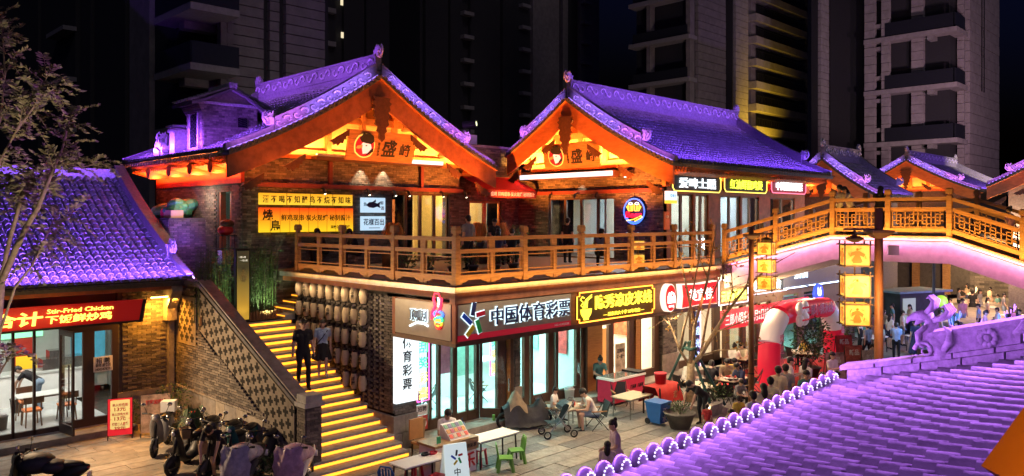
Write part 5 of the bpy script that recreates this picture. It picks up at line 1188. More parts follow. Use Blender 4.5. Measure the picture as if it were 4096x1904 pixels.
c = pY(2688, 792, 15.95); S = sgn('small white and yellow lit box sign on the corner of the beer house', c, name='lightbox_sign'); q = MB(); q.box(c.x - .25, c.x + .25, 15.9, 16.1, c.z - .08, c.z + .25); obj('white_face', q, emi('box_white', (.8, .95, 1), .9), S); q = MB(); q.box(c.x - .25, c.x + .25, 15.9, 16.1, c.z - .2, c.z - .083); obj('yellow_face', q, emi('box_yellow', (1, .7, .05), .9), S); q = MB(); q.text('爱啤士', (c.x, 15.89, c.z + .08), EX, EZ, .12, .4, .006, .01); obj('lettering', q, BLU, S)
c = pY(2652, 880, 16.15); q = MB(); q.box(c.x + .1, c.x + .38, 16.13, 16.19, c.z - .35, c.z + .3); S = sgn('narrow orange notice beside the beer house door', c, name='notice_board'); obj('board', q, emi('notice_orange', (.7, .12, .03), .3), S); q = MB(); q.text('啤酒', (c.x + .24, 16.125, c.z + .12), EX, EZ, .1, .2, .004); obj('lettering', q, WHITE, S)
# --- fascia signs on the terrace front
Yb = Y0 - .02
BEI = mat('beige_panel', (.33, .28, .2), .5, var=.08)
a, b = pY(1829, 1166, Yb), pY(2283, 1310, Yb); xa, xb = a.x, b.x - .03; zB, zT = FB + .01, FT - .02
S = sgn('beige fascia sign with navy haloed lottery lettering and coloured bars', (xa, Yb, zB)); q = MB(); q.box(xa, xb, Yb - .03, Y0, zB + .14, zT - .02); obj('panel', q, BEI, S); q = MB(); q.box(xa, xb, Yb - .035, Y0, zB, zB + .137); obj('red_band', q, emi('band_red', (.5, .005, .03), .3, base=(.4, .01, .03)), S)
q = MB(); q.text('NO:1410020288', (xb - .38, Yb - .04, zB + .07), EX, EZ, .075, .58, .004); obj('number', q, WHITE, S)
zc = (zB + .14 + zT) / 2; x0, x1 = pY(1957, 1225, Yb).x, pY(2272, 1225, Yb).x
def halo(S, q1, q2, m1=NAVY, m2=None): obj('halo', q1, m2 or emi('halo_white', (.65, .9, 1), 1.5, True), S); obj('lettering', q2, m1, S)
q1, q2 = MB(), MB(); q1.text('中国体育彩票', ((x0 + x1) / 2, Yb - .045, zc), EX, EZ, .44, x1 - x0 + .06, .006, .045); q2.text('中国体育彩票', ((x0 + x1) / 2, Yb - .075, zc), EX, EZ, .42, x1 - x0, .03, .005); halo(S, q1, q2)
def lotto(S, O, ex, k, halo_=True, y=0.):
    O = V(O); nn = ex.cross(EZ); bars = [((.0, .15), (.1, .58), NAVY), ((.18, .15), (.55, .2), mat('lotto_red', (.6, .02, .05), .4, var=0)), ((-.42, .2), (-.06, -.1), mat('lotto_blue', (.02, .1, .7), .4, var=0)), ((.2, -.02), (.36, -.45), mat('lotto_green', (.02, .55, .12), .4, var=0)), ((.06, -.2), (-.25, -.5), mat('lotto_yellow', (.8, .62, .03), .4, var=0))]
    for (x0, y0), (x1, y1), m in bars:
        A, B = O + (ex * x0 + EZ * y0) * k, O + (ex * x1 + EZ * y1) * k
        if halo_: q = MB(); d = (B - A).normalized() * .02; q.bar(A - d, B + d, .15 * k + .04, .006, up=nn); obj('bar_halo', q, MATS['halo_white'], S)
        q = MB(); q.bar(A + nn * .02, B + nn * .02, .15 * k, .03, up=nn); obj('colour_bar', q, m, S)
c = pY(1888, 1240, Yb - .05); lotto(S, (c.x, Yb - .05, zc - .03), EX, .72)
# left face: neon thumb
Xb = X0 - .03; S = sgn('beige corner sign with neon thumb and scratch card lettering', (Xb, 15, 3.3)); q = MB(); q.box(Xb - .02, X0, Y0 + .12, 16.25, FB + .02, FT - .03); obj('panel', q, BEI, S)
c = pX(1745, 1250, Xb - .05); L3 = lambda x, z: c + EXN * x + EZ * z
q1, q2 = MB(), MB(); tx = pX(1675, 1260, Xb - .05); q1.text('顶呱刮', tx, EXN, EZ, .3, .72, .006, .05); q2.text('顶呱刮', tx + V((-.03, 0, 0)), EXN, EZ, .28, .68, .02, .0); halo(S, q1, q2, mat('slate_letter', (.1, .12, .15), .5, var=0))
q = MB(); q.tube([tx + EXN * x + EZ * z for x, z in ((-.36, -.3), (-.1, -.2), (.2, -.19), (.36, -.24))], .025, 6); obj('swoosh', q, WHT, S)
q = MB(); q.tube([L3(x, z) for x, z in ((-.18, -.18), (-.16, .0), (-.05, .16), (-.1, .32), (-.03, .46), (.12, .46), (.2, .32), (.14, .12), (.03, -.02), (-.02, -.12))], .035, 6); obj('thumb_outline', q, emi('neon_thumb', (1, .02, .06), 3, True), S)
q = MB(); q.tube([L3(.06, .38), L3(.1, .26), L3(.08, .14)], .022, 6); obj('thumb_shine', q, WHT, S)
for z, m, r in ((-.04, BLU, .17), (-.17, GRN, .14), (-.25, ORGG, .12), (-.31, REDG, .08)): q = MB(); q.tube([L3(.08 + r * math.cos(t), z + .07 * math.sin(t)) for t in [i * pi / 5 for i in range(11)]], .028, 6); obj('finger_ring', q, m, S)
lamp('thumb_glow', 'POINT', c + V((-.4, 0, 0)), 2.5, (1, .45, .4), soft=.2)
# noodle shop
xa, xb = pY(2303, 1200, Yb).x, pY(2612, 1200, Yb).x; S = sgn('glowing yellow noodle shop sign with a noodle bowl', (xa, Yb, FB)); W_ = xb - xa; zc = (FB + FT) / 2; h = FT - FB - .08; k = .1
o = [(k, -h / 2), (W_ - k, -h / 2), (W_ - k, -h / 2 + k), (W_, -h / 2 + k), (W_, h / 2 - k), (W_ - k, h / 2 - k), (W_ - k, h / 2), (k, h / 2), (k, h / 2 - k), (0, h / 2 - k), (0, -h / 2 + k), (k, -h / 2 + k)]
q = MB(); q.prism(o, (xa, Y0 - .0, zc), EX, EZ, .05); obj('board', q, mat('brown_board', (.06, .035, .008), .6, var=.1), S)
q = MB(); P = [V((xa + x, Yb - .05, zc + y)) for x, y in o]; q.tube(P + P[:1], .018, 5, cap=False); obj('light_rim', q, emi('rim_orange', (1, .35, .03), 4, True), S)
x0, x1 = pY(2375, 1200, Yb).x, pY(2600, 1200, Yb).x; q = MB(); q.text('陈秀凉皮米线', ((x0 + x1) / 2, Yb - .06, zc + .1), EX, EZ, h * .46, x1 - x0, .04, .014); q.text('— 原东关大十字 20年老店 —', ((x0 + x1) / 2, Yb - .05, zc - h * .33), EX, EZ, h * .13, (x1 - x0) * .72, .02, .015); obj('lettering', q, emi('noodle_yellow', (1, .76, .05), 2., True), S)
bx, bz_ = pY(2336, 1210, Yb).x, zc; B3 = lambda x, z: V((bx + x, Yb - .06, bz_ + z)); q = MB(); q.prism([(-.24, -.05), (-.2, -.2), (-.1, -.3), (-.1, -.35), (.1, -.35), (.1, -.3), (.2, -.2), (.24, -.05)], B3(0, 0), EX, EZ, .03)
for i in range(4): q.tube([B3(-.12 + i * .06, -.03), B3(-.08 + i * .05, .06), B3(.0 + i * .03, .2)], .014, 5)
q.tube([B3(-.02, .14), B3(.27, .27)], .016, 5); q.tube([B3(.0, .2), B3(.27, .33)], .016, 5); q.tube([B3(x, z) for x, z in ((-.1, .0), (-.2, .06), (-.1, .14), (-.22, .22), (-.14, .3), (-.06, .26))], .02, 5); obj('noodle_bowl', q, MATS['noodle_yellow'], S)
# convenience store
c = pY(2672, 1160, Yb - .1); S = sgn('oval red sign with a white looped emblem on the fascia', (c.x, Yb, 3.4), name='oval_sign'); rz_ = .44; rx_ = .3; zc = (FB + FT) / 2 - .02
ov = lambda k, n=28: [(c.x + rx_ * k * math.cos(2 * pi * i / n), zc + rz_ * k * math.sin(2 * pi * i / n)) for i in range(n)]
q = MB(); q.prism(ov(1.0), (0, Y0 - .02, 0), EX, EZ, .2); obj('rim', q, emi('rim_white', (1, .75, .6), 1.3), S); q = MB(); q.prism(ov(.92), (0, Y0 - .22, 0), EX, EZ, .012); obj('face', q, emi('store_red', (1, .008, .008), .75, True), S)
q = MB(); T_ = lambda x, z: V((c.x + x, Y0 - .245, zc + z)); q.tube([T_(-.16, -.16), T_(-.16, .06), T_(-.1, .16), T_(-.03, .08), T_(.02, .18), T_(.12, .14), T_(.17, .04), T_(.17, -.16)], .03, 5)
for x in (-.09, -.03, .03, .1): q.tube([T_(x, -.16), T_(x, .05)], .02, 5)
q.text('MYJ', T_(0, -.25), EX, EZ, .08, .26, .01, .01); obj('emblem', q, emi('store_white', (1, .95, .9), 2.2), S)
xa, xb = pY(2715, 1150, Yb - .1).x, pY(2858, 1150, Yb - .1).x; S = sgn('red flag shaped store sign with white glowing rim', (xa, Yb, FB)); W_ = xb - xa; h = .78; o = [(0, -h / 2), (W_ * .5, -h / 2 + .04), (W_, -h / 2), (W_ * .985, 0), (W_, h / 2), (W_ * .5, h / 2 - .04), (0, h / 2), (W_ * .03, 0)]
q = MB(); q.prism(o, (xa, Y0 - .02, zc), EX, EZ, .2); obj('rim', q, MATS['rim_white'], S); q = MB(); q.prism([(W_ / 2 + (x - W_ / 2) * .97, y * .93) for x, y in o], (xa, Y0 - .22, zc), EX, EZ, .012); obj('face', q, MATS['store_red'], S); q = MB(); q.text('美宜佳', (xa + W_ * .52, Y0 - .245, zc), EX, EZ, .38, W_ * .68, .01, .012); obj('lettering', q, MATS['store_white'], S)
lamp('store_sign_glow', 'AREA', (22.4, Y0 - .9, 3.5), 6, (1, .25, .1), aim=(22.4, Y0 + 1, 3.), size=2.2, size_y=.3)
lamp('noodle_sign_glow', 'AREA', (18.8, Y0 - .6, 3.55), 4, (1, .55, .08), aim=(18.8, Y0 + .5, 3.4), size=2.6, size_y=.2)
# vertical lightbox and neon at the corner of the lantern wall
Yb = 16.42; xa, xb = pY(1585, 1500, Yb).x, pY(1671, 1500, Yb).x; zB = pY(1630, 1608, Yb).z; S = sgn('tall white lit box sign with black vertical lottery characters', (xa, Yb, zB), name='lightbox_sign')
q = MB(); q.box(xa, xb, Yb, 16.55, zB, FB + .35); obj('face', q, emi('lightbox_white', (.82, .95, 1), 1.25, True), S); q = MB(); W_ = xb - xa; cx_ = (xa + xb) / 2
for i, ch in enumerate('体育彩票'): q.text(ch, (cx_, Yb - .012, FB - .33 - i * .36), EX, EZ, .29, None, .008, .02)
obj('lettering', q, INK, S); lotto(S, (cx_, Yb - .006, FB + .1), EX, .42, False)
def neon_col(S, x, Y, z0, z1):
    q = MB(); P = [(x - .2, Y, z0), (x + .2, Y, z0), (x + .2, Y, z1), (x - .2, Y, z1), (x - .2, Y, z0)]; q.tube(P, .02, 5, cap=False); obj('pink_frame', q, PNK, S)
    for i, (ch, m) in enumerate((('刮', GRN), ('奖', GRN), ('彩', YEL2), ('票', YEL2))): q = MB(); q.text(ch, (x, Y - .01, z1 - (z1 - z0) * (i + .5) / 4), EX, EZ, .3, .3, .012, .012); obj('neon_character', q, m, S)
c = pY(1690, 1400, 16.75); S = sgn('vertical neon scratch card sign in a pink frame', (c.x, 16.75, 1.2), name='neon_sign'); neon_col(S, c.x, 16.72, 1.08, 2.75)
c = pY(1980, 1300, 17.6); S = sgn('second neon scratch card sign hanging inside the lottery shop door', (c.x, 17.6, 1.4), name='neon_sign'); neon_col(S, c.x - .1, 17.5, 1.2, 2.85)
c = pY(1686, 1660, 16.75); S = thing('recruiting_notice', 'small red and white notice under the neon scratch card sign', 'notice', c); q = MB(); q.box(c.x - .19, c.x + .19, 16.72, 16.76, .3, .68); obj('red_panel', q, mat('poster_red', (.5, .04, .03), .6, var=.15), S); q = MB(); q.box(c.x - .19, c.x + .19, 16.72, 16.76, .7, .98); obj('white_panel', q, WHITE, S); q = MB(); q.text('招聘', (c.x, 16.715, .87), EX, EZ, .14, .3, .004, .01); obj('lettering', q, INK, S); q = MB(); q.lathe((c.x, 16.715, .47), [(.14, 0), (.14, .01), (.1, .012)], 14, ax=(0, -1, 0)); obj('emblem', q, WHITE, S)
# --- second row of shops past the fascia
SB = thing('further_shops', 'row of small lit shops past the store sign under the footbridge', 'building', (28, 16, 0)); Y2 = 15.6
holes = [(27.6, 28.7, .2, 2.6), (28.9, 29.9, .2, 2.6), (30.1, 31.1, .2, 2.6), (32.2, 33.6, .2, 2.7), (34.2, 36., .2, 2.7)]
wall(SB, 'y', Y2, 27.4, 40, 0, DZ - .1, holes, m=mat('shop_front_brown', (.16, .1, .06), .6, var=.2)); glaze(SB, 'y', Y2 + .05, [h[:2] for h in holes], .2, 2.6, BRONZE)
q = MB(); q.box(27.4, 40, 18.5, 18.6, 0, 4.3); q.box(31.2, 31.3, Y2 + .2, 18.5, 0, 4.3); obj('inner_wall', q, WALLW, SB); q = MB(); q.box(27.4, 40, Y2 + .2, 18.5, 0, .2); obj('inner_floor', q, STONE, SB)
for x, c in ((28.4, (1, .8, .5)), (30.3, (1, .85, .6)), (33, (.3, 1, .85)), (35.5, (.3, .9, 1))): lamp('further_shop_lamp', 'AREA', (x, 17, 4.0), 90, c, aim=(x, 17, 0), size=1.)
for i, (u0, u1, t, m) in enumerate(((2880, 2995, '云味鲜米线', YEL2), (3002, 3150, '味来米线', WHT), (3155, 3250, '小锅米线', YEL2))):
    a, b = pY(u0, 1160, Y2 - .2), pY(u1, 1160, Y2 - .2); z0 = (2.72, 2.95, 3.1)[i]; S = sgn(('slatted brown sign with small pale characters beside the store sign', 'white glowing character sign in a lit frame behind the lantern pole', 'slatted sign with pale characters beneath the footbridge')[i], (a.x, Y2 - .2, z0))
    q = MB(); q.box(a.x, b.x, Y2 - .1, Y2 - .003, z0, z0 + .95); obj('board', q, mat('slat_brown', (.2, .13, .08), .6, var=.2), S); q = MB(); n = int((b.x - a.x) / .09)
    for k in range(n): x = a.x + k * .09; q.box(x, x + .04, Y2 - .13, Y2 - .1, z0, z0 + .95)
    obj('slats', q, mat('slat_light', (.3, .2, .12), .6, var=.2), S, kind='stuff'); q = MB(); q.text(t, ((a.x + b.x) / 2, Y2 - .17, z0 + .32), EX, EZ, .4, (b.x - a.x) * .85, .03, .03); obj('lettering', q, m, S)
    q = MB(); P = [V((x, Y2 - .16, z)) for x, z in ((a.x, z0), (b.x, z0), (b.x, z0 + .95), (a.x, z0 + .95))]; q.tube(P + P[:1], .018, 5, cap=False); obj('light_rim', q, emi('rim_lilac', (.9, .75, 1), 2.5), S)
a, b = pY(2880, 1260, Y2 - .9), pY(3238, 1190, Y2 - .9); S = thing('opening_banner', 'long red opening banner with white and yellow lettering', 'banner', (a.x, Y2 - .9, 1.9)); zB, zT = 1.95, 2.68
q = MB(); n = 16; q.grid([[V((a.x + (b.x - a.x) * i / n, Y2 - .9 + .05 * math.sin(i * 1.3), z)) for i in range(n + 1)] for z in (zB, zT)]); obj('cloth', q, emi('banner_red', (.6, .01, .03), .35, base=(.55, .02, .04)), S)
q = MB(); q.text('三郎小锅米线8月2日盛大开业', (a.x + (b.x - a.x) * .32, Y2 - .99, 2.32), EX, EZ, .42, (b.x - a.x) * .58, .006, .008); obj('white_lettering', q, emi('banner_white', (1, .85, .85), .8), S)
for i, t in enumerate(('3天7.8折', '7天8.8折')):
    xc = a.x + (b.x - a.x) * (.74 + .17 * i); q = MB(); q.text(t, (xc, Y2 - .99, 2.32), EX, EZ, .42, (b.x - a.x) * .13, .006, .03); obj('yellow_lettering', q, emi('banner_yellow', (1, .75, .1), 1.), S); q = MB(); w_ = (b.x - a.x) * .077; P = [V((xc + sx * w_, Y2 - .98, 2.32 + sz * .27)) for sx, sz in ((-1, -1), (1, -1), (1, 1), (-1, 1))]; q.tube(P + P[:1], .012, 4, cap=False); obj('label_frame', q, MATS['banner_white'], S)
c = pY(3268, 1175, Y2 - 1.); S = sgn('round blue hanging sign with a white dog emblem', c, name='round_sign'); q = MB(); q.lathe(c, [(.44, 0), (.44, .1)], 28, ax=(0, -1, 0)); obj('disc', q, emi('disc_blue', (.01, .06, .9), .9), S)
q = MB(); D2 = lambda x, z: (c.x + x, c.y - .105, c.z + z); q.prism([(-.2, -.05), (-.12, -.16), (.12, -.18), (.22, -.1), (.22, .06), (.14, .12), (.16, .22), (.06, .2), (0, .12), (-.1, .14), (-.12, .24), (-.2, .18), (-.17, .06)], D2(0, .08), EX, EZ, .01); q.box(c.x - .28, c.x + .28, c.y - .112, c.y - .103, c.z - .25, c.z - .19); obj('emblem', q, emi('emblem_ice', (.7, .85, 1), 1.2), S)
q = MB(); q.bar(c + V((.3, .05, .3)), c + V((.3, .9, .3)), .04); obj('bracket', q, STEEL, S)
S = sgn('blue strip lit fascia of the shop beneath the footbridge', (32, Y2 - .2, 3.), name='strip_fascia'); q = MB(); q.box(31.6, 40, Y2 - .3, Y2 - .003, 3., 4.2); obj('board', q, mat('slate_board', (.05, .055, .07), .5, var=.1), S); q = MB(); q.box(31.6, 40, Y2 - .34, Y2 - .31, 3.02, 3.06); obj('light_strip', q, emi('strip_ice', (.6, .75, 1), 6, True), S); q = MB(); q.text('猫福', (33.2, Y2 - .33, 3.7), EX, EZ, .55, 1.3, .03, .02); obj('lettering', q, emi('letter_ice', (.5, .8, 1), 2.5), S)
S = sgn('tall narrow blue dotted light sign beside the store', (24.6, Y2 - .4, .8), name='neon_sign'); q = MB(); q.box(24.45, 24.75, Y2 - .45, Y2 - .35, .7, 2.7); obj('board', q, mat('night_blue', (.02, .03, .15), .5, var=0), S); q = MB()
for i, ch in enumerate('欢迎光临'): q.text(ch, (24.6, Y2 - .46, 2.45 - i * .45), EX, EZ, .3, None, .01, .01)
obj('lettering', q, emi('letter_blue', (.35, .5, 1), 2.2), S); q = MB(); q.box(24.76, 24.79, Y2 - .46, Y2 - .43, .7, 2.7); obj('light_edge', q, emi('edge_pink', (1, .6, .9), 3), S)
# ------------------------------------------------------------------ the near roof under the camera
FGR = thing('near_roof_house', 'near house roof of violet lit barrel tiles with beaded eave caps', 'building', (7, 1, 0))
ff0 = pfr((9.9, -1.5), (-1, 0), (0, 1)); ff = lambda s, t, z: ff0(s, t, z - .115 + .15 * max(0, 1 - s / 4.2) ** 2); fz = prof(5.7, 4.0, 5.4)
roof_sheet(FGR, ff, -.05, 6.6, [(1, 5.4, fz), (-1, 5., fz)], WOODR)
fc = [.42 + i * .234 for i in range(26)]
tile_field(FGR, ff, fc, 1, 5.4, fz, .9, .205, 300, pans=True, caps=False, scale=1.22)
def beadcap():
    q = MB(); q.lathe((0, 0, 0), [(.02, -.05), (.08, -.04), (.1, 0), (.1, .03), (.08, .045), (.02, .05)], 18, ax=(-1, 0, 0)); q.mi(1)
    for k in range(7):
        a = pi * (.02 + .96 * k / 6); q.ball((.046, .062 * math.cos(a), .062 * math.sin(a) + .006), .01, 6, 4)
    return q
BEAD = beadcap().mesh('eave_cap', [mat('cap_clay', (.13, .12, .15), .3, var=.2), emi('cap_bead', (.75, .65, 1), 1.7)], True)
for s in fc: inst('eave_cap', BEAD, Matrix.Translation(ff(s, 5.47, fz(5.4) + .085)) @ Matrix.Rotation(-pi / 2, 4, 'Z'), FGR)
q = MB(); P = lambda t, s, z: ff(s, t, z)
for t0, t1, k in [(4.95 - i * .42, 5.35 - i * .42, i) for i in range(9)]:
    for lay, (s0, s1, lo, hi) in enumerate(((-.02, .27, .0, .16), (.0, .24, .165, .22))):
        b = MB(); swept(b, ff, s0, s1, 1, t0 + lay * .1, t1 + lay * .1, fz, lo, hi, 2); obj('ridge_block', b, RIDGE, FGR)
for t0, t1 in [(3.55 - i * .95, 4.45 - i * .95) for i in range(4)]: b = MB(); swept(b, ff, .02, .22, 1, t0, t1, fz, .225, .44, 4); obj('ridge_block', b, RIDGE, FGR)
b = MB(); swept(b, ff, -.01, .25, 1, .6, 4.45, fz, .44, .49, 8); obj('ridge_cap', b, RIDGE, FGR)
def rosette(t, z, r):
    b = MB(); c = ff(.24, t, fz(t) + z)
    for k in range(10): a = 2 * pi * k / 10; b.ball(c + V((0, math.cos(a) * r * .75, math.sin(a) * r * .75)), r * .36, 7, 5, (.5, 1, 1))
    b.ball(c, r * .45, 8, 5, (.6, 1, 1)); obj('rosette', b, RIDGE, FGR, True)
rosette(3.85, .34, .1); rosette(2.95, .34, .1)
for t in (3.5, 3.3, 2.5):
    b = MB(); c = ff(.26, t, fz(t) + .34)
    for k in range(4): b.tube([c + V((-.03, .1, -.02)), c + V((-.04, 0, .02 + .03 * k)), c + V((-.03, -.16, -.06 + .07 * k))], [.012, .028, .008], 5)
    obj('leaf_spray', b, RIDGE, FGR, True)
b = MB(); t = 4.42; c = ff(.13, t, fz(t) + .2); Yd = V((0, 1, 0))      # phoenix finial
tb = lambda P, R_: b.tube([c + Yd * y + V((-x, 0, z)) for x, y, z in P], R_, 7)
tb([(0, -.12, -.04), (0, -.1, .08), (0, .0, .18), (0, .05, .28), (0, .02, .38), (0, .06, .45)], [.12, .13, .12, .095, .075, .06])
tb([(0, .02, .44), (0, .12, .46), (0, .2, .44), (0, .27, .4), (0, .29, .35)], [.065, .07, .05, .03, .008]); tb([(0, .12, .41), (0, .18, .37), (0, .2, .34)], [.035, .025, .008])
for x in (-.06, -.02, .02, .06):
    tb([(x, .06, .5), (x * 1.2, .0, .57), (x * 1.3, -.02, .64), (x * 1.2, .03, .69), (x, .06, .66)], [.032, .034, .028, .018, .006]); tb([(x, -.02, .42), (x * 1.6, -.12, .46), (x * 1.8, -.18, .54), (x * 1.7, -.14, .6), (x * 1.6, -.1, .57)], [.034, .036, .028, .018, .006]); tb([(x * 1.5, .06, .34), (x * 2, .14, .26), (x * 2, .13, .16), (x * 1.9, .07, .1)], [.03, .03, .026, .012])
for sx in (-1, 1): tb([(sx * .11, .06 + .11 * (1 - k / 14) * math.cos(k * .62), .07 + .11 * (1 - k / 14) * math.sin(k * .62)) for k in range(13)], [.028 - .0017 * k for k in range(13)]); tb([(sx * .1, -.14, .1), (sx * .13, -.2, .2), (sx * .12, -.2, .32), (sx * .1, -.13, .36)], [.04, .045, .03, .01]); b.ball(c + Yd * .14 + V((sx * .05, 0, .475)), .018, 6, 5)
obj('phoenix_finial', b, RIDGE, FGR, True)
q = MB(); q.box(3.7, 9.6, -6, 3.2, 0, 4.0); obj('wall', q, BRK[0], FGR)
strip_lamp('violet_roof_wash', (3.6, 4.25, 4.3), (9.7, 4.25, 4.3), (0, -1, .12), 95, (.5, .17, 1)); lamp('violet_tile_fill', 'SPOT', (3.2, -2.6, 9.2), 480, (.5, .16, 1), aim=(7., 2.2, 4.4), spot=80, blend=1, soft=.3); lamp('violet_tile_fill', 'SPOT', (11.5, .6, 7.6), 3200, (.52, .17, 1), aim=(7., 2.2, 4.4), spot=100, blend=.9, soft=.12)  # the two violet spots are unseen lamps added for tile relief
lamp('violet_ridge_spot', 'SPOT', (8.2, 3.6, 4.35), 14, (.6, .16, 1), aim=(9.9, 2.8, 4.8), spot=120, blend=1)
q = MB(); A, B = pD(3925, 2010, 1.3), pD(4225, 1600, 1.3); rt = V((.7071, -.7071, 0)); q.bar(A + rt * .1, B + rt * .1, .2, .1); solo('viewing_handrail', q, mat('orange_paint', (.6, .2, .02), .5, var=.1), 'orange painted handrail beside the camera', 'handrail', (A.x, A.y, A.z))
lamp('handrail_fill', 'POINT', pD(4300, 1500, .9), 4.5, (1, .5, .1), soft=.1)  # unseen point lamp added to brighten the handrail

# ------------------------------------------------------------------ paper lanterns on the pierced wall
PAPER = mat('lantern_paper', (.55, .44, .28), .8, var=.15, scale=4)
lp = []
for k in range(9): r = .118 * math.sin(pi * (.12 + .76 * k / 8)) ** .45; lp.append((r, -.2 + .4 * k / 8))
lb = MB(); pr = []
for i, (r, z) in enumerate(lp): pr += [(r * .965, z - .012), (r, z)]
lb.lathe((0, 0, 0), pr, 14); LBODY = lb.mesh('paper_body', PAPER, True)
lb = MB(); lb.lathe((0, 0, 0), [(.06, 0), (.06, .03), (.02, .035)], 10); LCAP = lb.mesh('cap', BLACK)
LMK = []
for t in ('酒', '鸟', '居'):
    lb = MB(); lb.text(t, (-.125, 0, .08), EXN, EZ, .1, None, .01, .015); lb.text('屋', (-.125, 0, -.04), EXN, EZ, .1, None, .01, .015); LMK.append(lb.mesh('mark', INK))
ordn = ['first', 'second', 'third', 'fourth', 'fifth', 'sixth', 'seventh', 'eighth', 'ninth']; rown = ['top', 'second', 'third', 'fourth', 'lowest']
for row, z in enumerate((3.95, 3.37, 2.78, 2.19, 1.6)):
    for k in range(9):
        if (row == 3 and k < 4) or (row == 4 and k < 6): continue
        y = 21.07 - k * .415; ln = thing('paper_lantern', 'cream paper wall lantern, %s from the stair top in the %s row' % (ordn[k], rown[row]), 'lantern', (XWL - .2, y, z - .2), group='paper lanterns on the pierced wall')
        sw = Matrix.Translation((XWL - .2 + RND.uniform(-.01, .02), y + RND.uniform(-.02, .02), z)) @ Matrix.Rotation(RND.uniform(-.35, .35), 4, 'Z') @ Matrix.Rotation(RND.uniform(-.04, .04), 4, 'X')
        inst('paper_body', LBODY, sw, ln); inst('cap', LCAP, sw @ Matrix.Translation((0, 0, .2)), ln); inst('cap', LCAP, sw @ Matrix.Translation((0, 0, -.235)), ln)
        if RND.random() < .75: inst('mark', LMK[RND.randrange(3)], sw @ Matrix.Rotation(RND.uniform(-.9, .9), 4, 'Z'), ln)
        q = MB(); q.tube([(XWL - .2, y, z + .23), (XWL - .02, y, z + .29)], .008, 4); obj('hook', q, BLACK, ln)

# ------------------------------------------------------------------ lantern posts
LGLOW = bpy.data.materials.new('lantern_glow'); LGLOW.use_nodes = True; n_ = LGLOW.node_tree.nodes; l_ = LGLOW.node_tree.links; b_ = n_['Principled BSDF']
g_ = n_.new('ShaderNodeNewGeometry'); t_ = n_.new('ShaderNodeTexNoise'); t_.inputs['Scale'].default_value = 9; t_.inputs['Detail'].default_value = 3; r_ = n_.new('ShaderNodeValToRGB'); r_.color_ramp.elements[0].color = (1, .36, .02, 1); r_.color_ramp.elements[0].position = .38; r_.color_ramp.elements[1].color = (1, .56, .07, 1); r_.color_ramp.elements[1].position = .5
l_.new(g_.outputs['Position'], t_.inputs['Vector']); l_.new(t_.outputs[0], r_.inputs[0]); l_.new(r_.outputs[0], b_.inputs['Emission Color']); b_.inputs['Emission Strength'].default_value = .42; b_.inputs['Base Color'].default_value = (.3, .18, .05, 1); LGLOW.cycles.emission_sampling = 'FRONT_BACK'
FIGS_ = None and [[(-.03, -.12, -.05, 0), (.05, -.12, .03, 0), (0, 0, 0, .07), (0, .05, -.09, .0), (0, .05, .09, .02)], [(-.03, -.12, -.02, 0), (.04, -.12, .02, 0), (0, 0, .01, .07), (0, .05, -.06, .1), (0, .05, .08, -.03)], [(-.06, -.11, -.02, 0), (.06, -.12, .02, 0), (0, 0, -.02, .07), (0, .05, -.1, .06), (0, .05, .1, .08)]]
FIGM = emi('lantern_drawing', (1, .27, .015), .62, base=(.3, .08, .01))
def box_lantern(P, c, rz, w_=.4, h=.36, fig=0):
    M = Matrix.Translation(c) @ Matrix.Rotation(rz, 4, 'Z'); tr_ = lambda mb: setattr(mb, 'v', [tuple(M @ V(p)) for p in mb.v]) or mb
    q = MB(); q.cb((0, 0, 0), (w_ - .02, w_ - .02, h)); L_ = obj('lantern', tr_(q), LGLOW, P); hw = w_ / 2; q = MB()
    for sx in (-1, 1):
        for sy in (-1, 1): q.bar((sx * hw, sy * hw, -h / 2 - .03), (sx * hw, sy * hw, h / 2 + .07), .02)
    for z in (-h / 2, h / 2):
        for s in (-1, 1): q.bar((-hw - .05, s * hw, z), (hw + .05, s * hw, z), .022); q.bar((s * hw, -hw - .05, z), (s * hw, hw + .05, z), .022)
    q.bar((0, 0, h / 2), (0, 0, h / 2 + .17), .02); obj('frame', tr_(q), WOODD, L_); q = MB()
    for ang in (0, pi / 2, pi, -pi / 2):
        m3 = Matrix.Rotation(ang, 3, 'Z')
        k = (1, -1, .8)[fig % 3]; rb = [(-.07, -.13), (.05, -.13), (.08, -.1), (.035, 0), (.1, -.03), (.12, .02), (.03, .075), (-.03, .075), (-.1, .05), (-.12, -.02), (-.04, .01), (-.09, -.08)]; rb = [(x * k, z) for x, z in rb]; rb = rb[::-1] if k < 0 else rb
        q.prism(rb, m3 @ V((-hw + .004, 0, 0)), m3 @ V((0, -1, 0)), EZ, .008); q.ball(m3 @ V((-hw + .01, .0, .1)), .024, 6, 4)
        for i in range(4): a = fig + i * 1.6; q.tube([m3 @ V((-hw + .008, .13 * math.cos(a), .1 * math.sin(a))), m3 @ V((-hw + .008, .15 * math.cos(a + .4), .13 * math.sin(a + .4)))], .006, 4)
    obj('drawing', tr_(q), FIGM, L_)
